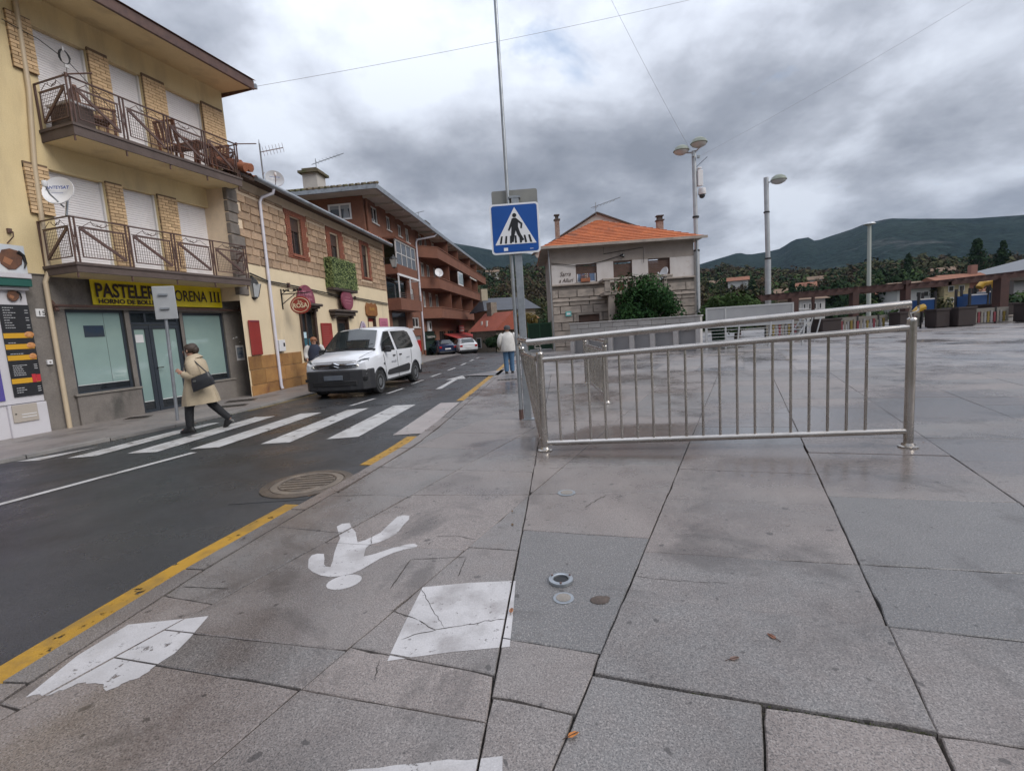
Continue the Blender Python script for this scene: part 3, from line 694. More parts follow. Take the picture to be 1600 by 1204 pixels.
# balconies
def balcony(u0, u1, zb, zt, D):
    """slab zb..zt, rail 0.83 high"""
    sl = MB().box(u0, u1, -D, -.002, zb, zt - .05).box(u0 - .02, u1 + .02, -D - .02, -.002, zt - .05, zt).build('balcony', m_slabed, B1)
    MB().add([(u0 + .02, -D + .02, zb - .004), (u1 - .02, -D + .02, zb - .004), (u1 - .02, -.004, zb - .004), (u0 + .02, -.004, zb - .004)], [(0, 3, 2, 1)]).build('balcony_soffit', m_cream, sl)
    z0, z1 = zt + .05, zt + .84; zm = z1 - .17; r = .011
    F = -D + .03
    MB().box(u0, u1, F - .02, F + .02, z1 - .02, z1).box(u0, u0 + .03, F, -.02, z1 - .02, z1).box(u1 - .03, u1, F, -.02, z1 - .02, z1).build('handrail', m_iron, sl)
    W = u1 - u0; n = 4; post = .10; pw = (W - post) / n
    def panel(p, q, M):         # framed wire panel with one wide diagonal, drawn between abscissae p..q
        P_ = lambda s, z: M(p + (q - p) * s, z)
        mb = MB()
        for s0, za, s1, zb_ in ((0.04, z0 + .06, .96, z0 + .06), (.04, zm - .02, .96, zm - .02), (.04, z0 + .06, .04, zm - .02), (.96, z0 + .06, .96, zm - .02)):
            mb.bar(P_(s0, za), P_(s1, zb_), .018, .018)
        fr = mb.build('railing_panel', m_iron, sl)
        MB().bar(P_(.07, zm - .04), P_(.95, z0 + .08), .022, .055).build('diagonal_bar', m_iron, sl)
        wires = MB(); nx = max(3, int((q - p) / .05)); nz = 9
        for i in range(1, nx): wires.bar(P_(.04 + .92 * i / nx, z0 + .06), P_(.04 + .92 * i / nx, zm - .02), .005)
        for i in range(1, nz): zz = z0 + .06 + (zm - z0 - .08) * i / nz; wires.bar(P_(.04, zz), P_(.96, zz), .005)
        wires.build('wire_mesh', m_iron, sl)
        sc = MB()
        for c0, sg in ((.3, 1), (.62, -1)):
            pts = []
            for k in range(15):
                a = k / 14 * 1.7 * math.pi; rr = .055 * (1 - k / 20)
                pts.append(P_(c0 + sg * (.20 * (k / 14) - rr * .9 * math.sin(a)), zm + .075 + rr * math.cos(a)))
            sc.tube(pts, .006, 4)
        sc.tube([P_(.12, zm + .01), P_(.28, zm + .11), P_(.5, zm + .03), P_(.7, zm + .12), P_(.9, zm + .02)], .006, 4)
        sc.build('scroll', m_iron, sl)
        MB().bar(P_(0, zm), P_(1, zm), .014).build('mid_rail', m_iron, sl)
    front = lambda u, z: (u, F, z)
    for i in range(n):
        a = u0 + post + i * pw; panel(a + .02, a + pw - post - .01, front)
    for i in range(n + 1):
        c = u0 + i * pw
        for dx in (.015, post - .015):
            x = min(u1 - .012, c + dx)
            MB().bar((x, F, zb - .10 if dx < .05 else z0 - .05), (x, F, z1 - .02), .024).build('railing_post', m_iron, sl)
        zz = (z0 + z1) / 2
        MB().bar((c + .02, F, z0), (c + post - .02, F, z1 - .1), .009).bar((c + post - .02, F, z0), (c + .02, F, z1 - .1), .009).tube([(c + post / 2 + .028 * math.cos(a), F, zz + .028 * math.sin(a)) for a in [k * math.pi / 4 for k in range(8)]], .006, 4, closed=True).build('post_ornament', m_iron, sl)
    panel(.08, D - .12, lambda s, z: (u0 + .015, F + s - .03, z)); panel(.08, D - .12, lambda s, z: (u1 - .015, F + s - .03, z))
    for u in (u0 + .015, u1 - .015): MB().bar((u, -.03, z0 - .1), (u, -.03, z1), .03).build('railing_post', m_iron, sl)
    return sl
balcony(0.30, 4.12, 5.50, 5.72, .92); balcony(-.02, 4.0, 2.96, 3.14, .92)
# drainpipes
MB().tube([(.22, -.06, 8.2), (.20, -.06, 6.4), (.08, -.06, 5.0), (.02, -.06, 3.05), (-.06, -.05, 2.85), (-.07, -.05, -.08)], .042, 10).build('drainpipe', m_beige, B1, smooth=50)
pc = MB()
for z in (7.2, 5.7, 4.3, 2.5, 1.3): pass
# shop front
def glazing(name, a, b, z0, z1, fr=.055, y=.10, pane=m_film):
    o = MB().box(a, b, y - .02, y + .05, z1 - fr, z1).box(a, b, y - .02, y + .05, z0, z0 + fr).box(a, a + fr, y - .02, y + .05, z0 + fr, z1 - fr).box(b - fr, b, y - .02, y + .05, z0 + fr, z1 - fr).build(name, m_dkfr, B1, bevel=.004)
    MB().box(a + fr, b - fr, y + .01, y + .02, z0 + fr, z1 - fr).build('pane', pane, o)
    return o
sw = glazing('shop_window', .22, 1.34, .62, 2.34)
MB().box(.275, 1.285, .107, .1085, .80, .81).build('film_edge', m_whitep, sw); MB().box(.275, 1.285, .105, .1095, .675, .80).build('lower_pane', m_dglass, sw)
MB().box(.95, .955, .107, .1095, .81, 2.28).build('pane_joint', m_dkfr, sw)
MB().box(.55, .93, .104, .1095, 1.78, 2.02).build('notice', mat('dark_notice', (.03, .05, .09), (.05, .06, .07), sc=3, rough=.2), sw)
sw2 = glazing('shop_window', 2.70, 3.88, .52, 2.30)
MB().box(2.755, 3.825, .105, .1095, .575, .70).build('lower_pane', m_dglass, sw2); MB().box(2.755, 3.825, .104, .1085, .70, .71).build('film_edge', m_whitep, sw2)
MB().box(1.34, 1.44, .035, .14, -.02, 2.34).box(2.62, 2.70, .035, .14, -.02, 2.33).build('frame_post', m_dkfr, B1)
dr = glazing('shop_transom', 1.44, 2.62, 2.02, 2.34, .06, .10, m_dglass); MB().box(1.78, 1.83, .07, .14, 2.08, 2.28).build('transom_bar', m_dkfr, dr)
for a, b in ((1.44, 1.86), (1.87, 2.62)):
    o = glazing('shop_door_leaf', a, b, -.02, 2.015, .09)
    MB().box(a + .09, b - .09, .104, .1095, .07, .26).build('kick_panel', m_dglass, o); MB().box(a + .09, b - .09, .103, .1085, .26, .275).build('film_edge', m_whitep, o)
    if b - a > .5: MB().tube([(a + .05, .06, 1.02), (a + .05, .03, 1.02), (a + .18, .03, 1.02)], .012, 6).build('handle', m_black, o)
    else: MB().box(a + .11, a + .29, .10, .1035, 1.62, 1.80).build('door_notice', m_whitep, o)
MB().box(1.4, 2.66, -.10, .12, -.09, -.02).build('door_step', m_stonesill, B1)
# awning rail
MB().tube([(-.02, -.10, 2.40), (4.5, -.10, 2.37)], .028, 8).bar((0.02, -.12, 2.30), (.02, .04, 2.50), .06, .05).bar((4.4, -.12, 2.28), (4.4, .04, 2.48), .05).build('awning_rail', m_iron, B1)
MB().tube([(4.38, -.1, 2.36), (4.36, -.08, 2.8), (4.38, -.02, 3.0)], .012, 5).build('rail_bracket', m_iron, B1)
MB().box(-.35, 1.6, -.02, .03, -.11, .0).build('base_strip', m_grey, B1)

# yellow banner
BS = thing('shop_banner', 'long yellow banner with black lettering over the pastry shop windows', 'sign', tuple(wpt(B1, .70, -.05, 2.44)), B1.rotation_euler.z)
m_ban = mat('yellow_banner', (0.78, 0.62, 0.010), (0.72, 0.56, 0.012), sc=1.5, rough=.45)
m_ink = mat('brown_black_ink', (0.035, 0.016, 0.012), rough=.5)
mb = MB(); N_ = 30; vs = []
for i in range(N_ + 1):
    x = 3.12 * i / N_; sag = .035 * math.sin(i / N_ * math.pi) + .012 * math.sin(i * 1.9); 
    vs += [(x, -.012 + .012 * math.sin(i * .9), -.0), (x, -.012, .56 - sag), (x, .0, .56 - sag), (x, 0.004, 0)]
mb.add(vs, [(4 * i + k, 4 * i + 4 + k, 4 * i + 4 + (k + 1) % 4, 4 * i + (k + 1) % 4) for i in range(N_) for k in range(4)] + [(0, 1, 2, 3), (4 * N_ + 3, 4 * N_ + 2, 4 * N_ + 1, 4 * N_)])
mb.build('banner_sheet', m_ban, BS)
lettering('PASTELERIA', .40, 'lettering', m_ink, BS, (.06, -.030, .165), .002, bold=.010, width=1.52)
lettering('LORENA', .37, 'lettering', m_ink, BS, (1.66, -.030, .135), .002, bold=.002, width=.98)
lettering('HORNO DE BOLLERIA', .13, 'lettering', m_ink, BS, (.09, -.030, .030), .002, bold=.004, width=1.42)
se = MB()
for x in (2.70, 2.80, 2.90, 2.99): pass
for x0 in (2.785, 2.90, 3.015):
    se.box(x0 - .022, x0 + .022, -.032, -.030, .14, .40); se.box(x0 - .045, x0 + .045, -.033, -.030, .133, .148).box(x0 - .045, x0 + .045, -.033, -.030, .388, .402)
se.build('letter_serif', m_ink, BS)
# house number
HN = thing('house_number_tile', 'small white house number tile beside the beige drainpipe', 'sign', tuple(wpt(B1, -.26, .015, 2.19)), B1.rotation_euler.z)
MB().box(0, .14, -.01, .012, 0, .15).build('tile', m_whitep, HN, bevel=.006); lettering('15', .12, 'numeral', m_black, HN, (.02, -.014, .03), .001, width=.10)
PB = thing('small_junction_box', 'small white box low on the wall beside the drainpipe', 'junction box', tuple(wpt(B1, -.23, .01, 1.28)), B1.rotation_euler.z)
MB().box(0, .09, -.03, .018, 0, .09).build('cover', m_whitep, PB, bevel=.006); MB().box(.03, .06, -.033, -.03, .03, .06).build('cover_mark', m_stonesill, PB)
# taped poster on the grey wall
PO_ = thing('wall_poster', 'blue and white paper poster taped to the grey wall', 'poster', tuple(wpt(B1, 4.14, .026, 1.0)), B1.rotation_euler.z)
MB().box(0, .27, -.004, .0, 0, .42).build('paper', m_whitep, PO_); MB().box(.03, .24, -.006, -.004, .06, .36).build('print', mat('blue_print', (.05, .09, .16), (.35, .38, .42), sc=9, rough=.5), PO_)
for a, b, s_, lb in ((.03, .62, .05, 'largest torn paper scrap above the blue poster'), (-.06, .60, .04, 'torn paper scrap left of the largest one above the poster'), (.14, .50, .03, 'smallest paper scrap just over the top of the poster')):
    q = thing('paper_scrap', lb, 'paper scrap', tuple(wpt(B1, 4.14 + a, .024, 1.0 + b)), B1.rotation_euler.z, 'torn scraps of paper on the grey wall')
    MB().plate([(0, 0), (s_ * 1.6, .01), (s_ * 1.3, s_), (.02, s_ * .8)], -.003, 0).build('scrap', m_whitep, q)

# wire dangling over the upper left window
WC = thing('coiled_cable', 'loose coil of black cable hanging in front of the top left shutter', 'cable', tuple(wpt(B1, .86, -.12, 7.28)), B1.rotation_euler.z)
mb = MB(); mb.tube([(.11 * math.cos(k * .5) * (1 - .01 * k), .01 * math.sin(k), .13 * math.sin(k * .5)) for k in range(34)], .008, 5)
mb.tube([(-.9, .06, .22), (-.4, .0, .12), (-.1, 0, .0)], .008, 5).tube([(0.02, 0, -.12), (.0, 0, -.3), (-.05, .0, -.38), (-.09, 0, -.34)], .006, 5).tube([(.08, 0, -.08), (.45, -.1, -.5), (.8, -.2, -.98)], .007, 5)
mb.build('coil', m_black, WC); MB().box(-.02, .05, -.02, .02, -.20, -.14).box(-.03, .0, -.02, .02, .1, .18).build('cable_clip', m_whitep, WC)
for (x, z, dx, l_) in ((.32, 6.56, .30, 'left'), (4.1, 6.56, .42, 'right')):
    q = thing('clothes_line_arm', 'thin rod sticking out from the %s end of the top balcony' % l_, 'rod', tuple(wpt(B1, x, -.9, z)), B1.rotation_euler.z)
    MB().tube([(0, 0, 0), (dx, -.25, .10)], .014, 6).build('rod', m_iron, q); MB().box(-.02, .02, -.02, .02, -.04, .03).build('clamp', m_iron, q)

# satellite dish on the lower balcony corner
SDI = thing('satellite_dish', 'white satellite dish with blue lettering on the corner of the lower balcony', 'satellite dish', tuple(wpt(B1, -.10, -.98, 4.02)), B1.rotation_euler.z)
def dish(root, R_, M, m=m_whitep, txt=None):
    prof = [(0, 0), (R_ * .35, .012), (R_ * .7, .05), (R_, .11), (R_ * .99, .125), (R_ * .68, .068), (R_ * .3, .028), (0, .016)]
    mb = MB(); mb.lathe([(r + .0001, h) for r, h in prof], (0, 0, 0), 24, 'y'); mb.v = [tuple(M @ Vector((x, -y, z * 1.08))) for x, y, z in mb.v]
    o = mb.build('reflector', m, root, smooth=40)
    MB().tube([M @ Vector((0, .05, -R_ * .9)), M @ Vector((0, -.30, -R_ * .75)), M @ Vector((0, -.42, -R_ * .35))], .014, 6).build('feed_arm', m_galv, root)
    MB().lathe([(.03, -.04), (.045, 0), (.035, .06)], tuple(M @ Vector((0, -.42, -R_ * .33))), 10).build('receiver_head', m_whitep, root, smooth=40)
    MB().tube([M @ Vector((0, .02, 0)), M @ Vector((0, .12, -.05)), M @ Vector((0, .12, -R_ - .1))], .02, 8).build('mast', m_galv, root)
    return o

Md = Matrix.Rotation(rad(-62), 3, 'Z') @ Matrix.Rotation(rad(-18), 3, 'X')
Md4 = Matrix.Translation((0, 0, .30)) @ Md.to_4x4()
dish(SDI, .25, Md4)
o = lettering('ANTEYSAT', .085, 'lettering', mat('navy_print', (.02, .05, .22), rough=.5), SDI, (0, 0, 0), .001, bold=.002, width=.36)
o.matrix_local = Md4 @ Matrix.Translation((-.19, -.118, .03)) @ Matrix.Rotation(rad(90), 4, 'X')
MB().box(-.13, .08, -.112, -.108, -.05, -.045).build('logo_line', MATS['navy_print'], SDI).matrix_local = Md4

# things on the top balcony: wooden chairs and a table
m_wood = mat('varnished_wood', (0.22, 0.09, 0.045), (0.15, 0.06, 0.035), sc=6, rough=.5, fine=.2, bsc=40)
def armchair(lab, x, y, rz):
    t = thing('wooden_armchair', lab, 'chair', tuple(wpt(B1, x, y, 5.72)), B1.rotation_euler.z + rz, 'wooden chairs on the top balcony')
    for sx in (-.24, .24):
        MB().bar((sx, -.22, 0), (sx, -.24, .55), .04).build('leg', m_wood, t); MB().bar((sx, .2, 0), (sx, .32, .85), .04).build('leg', m_wood, t)
        MB().bar((sx, -.28, .56), (sx, .26, .54), .06, .03).build('armrest', m_wood, t)
    for i in range(5): MB().box(-.22, .22, -.22 + i * .085, -.15 + i * .085, .36 - i * .008, .385 - i * .008).build('seat_slat', m_wood, t)
    for i in range(5): MB().bar((-.2 + i * .1, .24, .42), (-.2 + i * .1, .33, .84), .06, .015).build('back_slat', m_wood, t)
    MB().bar((-.26, .33, .85), (.26, .33, .85), .05, .03).build('top_rail', m_wood, t)
    return t
armchair('wooden chair at the left end of the top balcony', 1.05, -.45, rad(70)); armchair('wooden chair near the right end of the top balcony', 2.75, -.5, rad(100)); armchair('wooden chair in the right corner of the top balcony', 3.75, -.45, rad(-80))
tb = thing('wooden_table', 'dark wooden table between the chairs on the top balcony', 'table', tuple(wpt(B1, 3.3, -.45, 5.72)), B1.rotation_euler.z)
MB().box(-.22, .22, -.3, .3, .60, .64).build('tabletop', m_wood, tb)
for a in (-.18, .18):
    for b_ in (-.25, .25): MB().box(a - .02, a + .02, b_ - .02, b_ + .02, 0, .60).build('leg', m_wood, tb)
sh_ = thing('storage_bench', 'grey storage bench behind the railing at the left of the top balcony', 'bench', tuple(wpt(B1, .62, -.45, 5.72)), B1.rotation_euler.z)
MB().box(-.2, .2, -.3, .3, 0, .42).build('body', m_slabed, sh_, bevel=.01); MB().box(-.23, .23, -.33, .33, .42, .47).build('lid', m_shut, sh_, bevel=.01)

# ---------------------------------------------------------------- takeaway shopfront at the left edge
TK = facade('takeaway_shopfront', 'white takeaway shop front at the left edge of the picture', 'shop front', -8.784, 9.582, 17.5)
m_wh = mat('white_panel', (0.60, 0.58, 0.61), (0.55, 0.53, 0.55), sc=1.2, rough=.45, stain=((.42, .39, .37), 1.4, .6, .75, (1, 1, .4)))
MB().box(-4.5, -.40, -.05, .1, .62, 2.72).box(-4.5, -.40, -.02, .1, -.1, .62).build('front_panel', m_wh, TK)
MB().box(-.96, -.38, -.075, -.02, -.1, .60).build('lower_panel', m_wh, TK, bevel=.01)
MB().box(-4.5, -.36, -.22, .05, 2.72, 2.86).build('canopy_edge', mat('dark_green_strip', (.02, .10, .08), rough=.4), TK, bevel=.01)
MB().box(-4.5, -.36, -.24, .05, 2.862, 2.95).box(-4.5, -.38, -.14, .0, 2.66, 2.72).build('canopy_trim', m_wh, TK, bevel=.008)
MB().box(-4.5, -.97, -.07, -.055, .70, 2.4).build('side_window', mat('violet_glass', (.10, .08, .30), rough=.1), TK)
v = MB().box(-.92, -.55, -.10, -.075, .28, .60).build('vent_cover', mat('beige_cover', (.42, .37, .32), rough=.5), TK, bevel=.006)
for i in range(2): MB().box(-.80, -.58, -.106, -.10, .36 + i * .05, .375 + i * .05).build('vent_slot', m_whitep, v)
MB().lathe([(.012, 0), (.012, .01)], (-.88, -.11, .44), 8, 'y').build('lock', m_black, v)
# menu board
MN = thing('menu_board', 'tall black menu board with yellow bands on the white shop front', 'menu board', tuple(wpt(B1, -.84, -.055, .74)), B1.rotation_euler.z)
m_blk = mat('menu_black', (.018, .018, .02), (.024, .024, .028), sc=3, rough=.4); m_yb = mat('menu_yellow', (.62, .33, .02), rough=.45); m_bun = mat('bun_brown', (.45, .17, .05), (.6, .3, .12), sc=20, rough=.6); m_rd = mat('menu_red', (.5, .03, .04), rough=.5); m_gl = mat('menu_grey_text', (.45, .45, .46), rough=.5)
MB().box(0, .44, -.02, .0, 0, 1.66).build('panel', m_blk, MN, bevel=.004)
for i, zz in enumerate((1.06, .86, .66, .24)):
    MB().box(.0, .42, -.023, -.02, zz, zz + .09).build('yellow_band', m_yb, MN)
    if i < 3: MB().ball((.37, -.026, zz + .06), .075 - i * .008, .008, .055, 12, 8).build('food_picture', m_bun, MN, smooth=60)
    else: MB().box(.30, .36, -.028, -.023, zz + .0, zz + .15).box(.365, .43, -.028, -.023, zz + .01, zz + .14).build('drink_can', m_rd, MN)
tx = MB()
for zz in [1.60 - .045 * i for i in range(9)] + [.97, .77] + [.56 - .035 * i for i in range(6)] + [.15, .11, .07]:
    l_ = RN.uniform(.08, .2); x0 = .05
    while x0 < .05 + l_: d = RN.uniform(.015, .04); tx.box(x0, x0 + d, -.0225, -.02, zz, zz + .012); x0 += d + .008
    if RN.random() < .7: tx.box(.36, .41, -.0225, -.02, zz, zz + .012)
tx.build('menu_text_lines', m_gl, MN, kind='stuff')
# round animal-head picture boards: plain brown head with pale horns
def headsign(lab, u, z, s, y, back):
    t = thing('picture_sign', lab, 'sign', tuple(wpt(B1, u, y, z)), B1.rotation_euler.z)
    m_hd = mat('brown_hide', (.17, .075, .04), (.10, .05, .035), sc=9, rough=.7)
    if back: MB().box(-.42, .22, -.01, .0, -.24, .26).build('sign_board', mat('pale_blue_board', (.50, .56, .64), (.6, .6, .6), sc=2, rough=.5), t)
    MB().plate([(s * a, s * b) for a, b in ((-.9, .2), (-.85, -.5), (-.35, -1.0), (.2, -.95), (.75, -.4), (.9, .3), (.6, .85), (0, 1), (-.6, .8))][::1], -.03, -.012).build('head', m_hd, t, bevel=.006)
    MB().tube([(s * .55, -.035, s * .75), (s * .95, -.035, s * .4), (s * 1.05, -.035, -s * .3), (s * .85, -.035, -s * .8)], [.03 * s / .17, .025 * s / .17, .018 * s / .17, .006], 6).build('horn', m_black, t)
    MB().plate([(-.5 * s, .2 * s), (-.7 * s, -.3 * s), (-.2 * s, -.6 * s), (.1 * s, -.1 * s)], -.034, -.03).build('muzzle', mat('orange_hide', (.32, .14, .07), rough=.7), t)
    return t
headsign('square sign picturing a brown animal head above the white canopy', -.52, 3.22, .19, -.03, True)
headsign('small dark animal head emblem on the white canopy front', -.60, 2.56, .10, -.06, False)
hk = thing('wall_hook', 'small rusty hook fitting on the cream wall above the square sign', 'hook', tuple(wpt(B1, -.46, 0, 3.72)), B1.rotation_euler.z)
MB().box(-.03, .03, -.05, 0, -.03, .05).build('plate', m_iron, hk); MB().tube([(0, -.05, 0), (.0, -.12, -.02), (.0, -.11, -.10), (-.06, -.02, -.22)], .01, 5).build('hook', m_iron, hk)

# square traffic sign seen from behind, on the left pavement
TS = thing('traffic_sign', 'back of a square grey road sign on a steel post before the pastry shop', 'road sign', (-6.66, 9.55, .01), rad(20))
MB().tube([(0, 0, 0), (.03, 0, 1.2), (.06, 0, 2.5)], .030, 10).build('post', m_galv, TS, smooth=50)
MB().box(-.10, .27, -.062, -.034, 1.99, 2.62).build('sign_plate', mat('sign_back_grey', (.36, .37, .38), (.31, .32, .33), sc=3, rough=.5), TS, bevel=.025, seg=3)
for zz in (2.18, 2.44): MB().box(.0, .15, -.10, .04, zz, zz + .035).build('clamp', m_galv, TS)
# ================================================================ low stone house with shops
B2 = facade('stone_townhouse', 'two storey stone and cream town house with arched shop signs', 'house', -7.09, 13.19, 6)
m_cream2 = mat('pale_cream_paint', (0.74, 0.61, 0.42), (0.68, 0.56, 0.385), sc=1.3, rough=.85, fine=.07, bsc=60, bump=.12, stain=((0.50, 0.41, 0.29), 1.1, .57, .75, (1, 1, .3)), spec=.2)
m_block = mat('brown_stone_block', (0.43, 0.30, 0.20), (0.33, 0.23, 0.16), sc=3.5, rough=.9, fine=.2, bsc=70, rand=.22, bump=.35, spec=.2, stain=((0.17, 0.14, 0.12), 2.5, .6, .75))
m_pmort = mat('pale_mortar', (0.74, 0.59, 0.43), (0.66, 0.53, 0.39), sc=5, rough=.95, fine=.1, bsc=60)
m_gstone = mat('grey_quoin_stone', (0.215, 0.185, 0.16), (0.15, 0.13, 0.115), sc=4, rough=.9, fine=.2, bsc=60, rand=.15, bump=.4)
m_rbrick = mat('old_red_brick', (0.30, 0.105, 0.06), (0.23, 0.085, 0.055), sc=8, rough=.9, fine=.25, bsc=50, bump=.3)
m_redpan = mat('red_panel', (0.30, 0.035, 0.028), (0.25, 0.03, 0.025), sc=3, rough=.45)
m_ter2 = mat('honey_stone_cladding', (0.40, 0.215, 0.075), (0.30, 0.15, 0.055), sc=2.6, rough=.55, fine=.15, bsc=40, rand=.25, bump=.2, stain=((0.22, 0.10, 0.045), 2.2, .55, .72))
m_dkwood = mat('dark_brown_wood', (0.075, 0.042, 0.028), (0.05, 0.028, 0.02), sc=5, rough=.6, fine=.25, bsc=50)
m_dkstone = mat('dark_carved_stone', (0.10, 0.075, 0.062), (0.065, 0.05, 0.043), sc=4, rough=.85, fine=.25, bsc=50, bump=.3)
m_plum = mat('plum_sign_paint', (0.22, 0.045, 0.075), (0.17, 0.035, 0.06), sc=2, rough=.4)
m_pinkp = mat('pink_lettering', (0.55, 0.25, 0.30), rough=.5)
L2, Z2 = 11.42, 5.62
WH = [(2.97, 3.62, 4.22, 5.42), (5.72, 6.42, 3.62, 5.40), (8.66, 9.34, 4.05, 5.46)]
GH = [(2.98, 3.86, .86, 2.42), (5.56, 6.66, -.1, 2.28), (8.62, 9.62, -.1, 2.36)]
MB().wall(.0, L2, -.2, 3.62, .0, .24, GH).build('lower_wall', m_cream2, B2)
MB().wall(.0, L2, 3.62, 5.9, .012, .24, WH).add([(L2, 0, -.2), (L2, 8, -.2), (L2, 8, 6), (L2, 0, 6)], [(0, 1, 2, 3)]).add([(0, 0, 2.6), (0, 8, 2.6), (0, 8, 6), (0, 0, 6)], [(3, 2, 1, 0)]).build('upper_wall', m_pmort, B2)
bmeB = MB(); bmeB.box(-.5, .5, -.5, .5, -.5, .5); 
def roughblock(seed):
    r = random.Random(seed); mb = MB().box(-.5, .5, -.5, .5, -.5, .5)
    mb.v = [(x * (1 - r.uniform(0, .05)), y, z * (1 - r.uniform(0, .10))) if y < 0 else (x, y, z) for x, y, z in mb.v]
    return mb.mesh('stone_block', m_block)
blks = [roughblock(i) for i in range(6)]
SUR = [(2.66, 4.02, 4.10, 5.62), (5.36, 6.86, 3.60, 5.62), (8.40, 9.62, 3.95, 5.62)]
z = 3.63; row = 0
while z < 5.55:
    h = RN.uniform(.215, .245); u = .52 - (.2 if row % 2 else 0)
    while u < L2 - .1:
        wd = RN.uniform(.34, .62); e = min(u + wd, L2 - .02)
        segs = [(u, e)]
        for a, b, c, d in SUR:
            if z + h * .5 > c and z + h * .5 < d:
                ns = []
                for p, q in segs:
                    if q <= a or p >= b: ns.append((p, q))
                    else:
                        if p < a: ns.append((p, a))
                        if q > b: ns.append((b, q))
                segs = ns
        for p, q in segs:
            if q - p > .07: inst('stone_block', RN.choice(blks), B2, ((p + q) / 2, -.002 + RN.uniform(-.006, .006), z + h / 2), None, (q - p - .034, .05, min(h, 5.6 - z) - .032))
        u = e
    z += h; row += 1
# rough grey quoins at the left corner, down to the lamp
qz = 2.75
while qz < 5.75:
    h = RN.uniform(.25, .38); MB().box(-.02, RN.choice((.40, .52, .34)), -.035 + RN.uniform(-.01, .01), .1, qz, qz + h - .02).build('quoin', m_gstone, B2, bevel=.02); qz += h
# red brick surrounds with toothed edges
for (a, b, c, d), (ha, hb, hc, hd) in zip(SUR, WH):
    mb = MB(); zz = c; k = 0
    while zz < d - .03:
        t = .07 if (k // 3) % 2 else 0
        for p, q in ((a + t, ha), (hb, b - t)):
            if zz > hd or zz < hc: continue
            x = p
            while x < q - .02: l_ = min(.11 if k % 2 else .15, q - x); mb.box(x, x + l_ - .012, -.03 + RN.uniform(-.004, .004), .05, zz, zz + .045); x += l_
        if zz >= hd or zz < hc:
            x = a + t
            while x < b - t - .02: l_ = min(.12, b - t - x); mb.box(x, x + l_ - .012, -.03 + RN.uniform(-.004, .004), .05, zz, zz + .045); x += l_
        zz += .056; k += 1
    mb.build('brick_surround', m_rbrick, B2, kind='stuff')
    w_ = MB().box(ha, hb, .13, .15, hc, hd).box(ha, ha + .06, .08, .135, hc, hd).box(hb - .06, hb, .08, .135, hc, hd).box(ha, hb, .07, .135, hd - .42, hd).box((ha + hb) / 2 - .03, (ha + hb) / 2 + .03, .09, .135, hc, hd - .42).build('window', m_dkwood, B2)
    MB().box(ha + .06, (ha + hb) / 2 - .03, .115, .128, hc + .05, hd - .42).build('pane', m_dglass, w_); MB().box((ha + hb) / 2 + .03, hb - .06, .115, .128, hc + .05, hd - .42).build('pane', m_dglass, w_)
    MB().box(ha - .05, hb + .05, -.06, .1, hc - .06, hc).build('sill', m_rbrick, w_)
# balcony hidden by an artificial hedge
bal = MB().box(5.00, 7.15, -.30, -.002, 3.22, 3.34).build('balcony', m_dkstone, B2, bevel=.02)
m_hedge = mat('variegated_hedge', (0.085, 0.14, 0.03), (0.30, 0.34, 0.14), sc=24, rough=.7, fine=.4, bsc=60)
mb = MB()
def leafpatch(mb, p, n, s, r):
    n = Vector(n); a = n.orthogonal().normalized(); a.rotate(Matrix.Rotation(r.uniform(0, 6.28), 3, n)); b = n.cross(a)
    p = Vector(p); return mb.add([p - a * s, p - b * s * .5, p + a * s, p + b * s * .5], [(0, 1, 2, 3)])
for i in range(2600):
    if RN.random() < .8: p, n = (RN.uniform(5.0, 7.15), -.32 + RN.uniform(-.03, .03), RN.uniform(3.32, 4.42)), Vector((RN.uniform(-.6, .6), -1, RN.uniform(-.6, .8)))
    else: p, n = (5.0 + RN.uniform(-.03, .03), RN.uniform(-.32, .0), RN.uniform(3.32, 4.42)), Vector((-1, RN.uniform(-.6, .6), RN.uniform(-.6, .8)))
    leafpatch(mb, p, n.normalized(), RN.uniform(.022, .042), RN)
mb.build('leaf_screen', m_hedge, bal, kind='stuff')
MB().box(5.02, 7.13, -.305, -.285, 3.34, 4.40).box(5.01, 5.03, -.30, -.0, 3.34, 4.40).build('screen_backing', mat('hedge_backing', (.02, .04, .012), rough=.9), bal)
# plinth of honey coloured stone slabs, each a piece
u = .02; tl = []
for zr, zt in ((-.15, .30), (.31, .72), (.73, 1.10)):
    u = .02 + RN.uniform(0, .05)
    while u < 5.5:
        wd = RN.uniform(.42, .72); e = min(u + wd, 5.52)
        if not (u > 2.6 and u < 4.0 and zt > .87): MB().box(u, e - .012, -.022 - RN.uniform(0, .008), .0, zr, zt - .004).build('plinth_slab', m_ter2, B2, bevel=.004)
        u = e
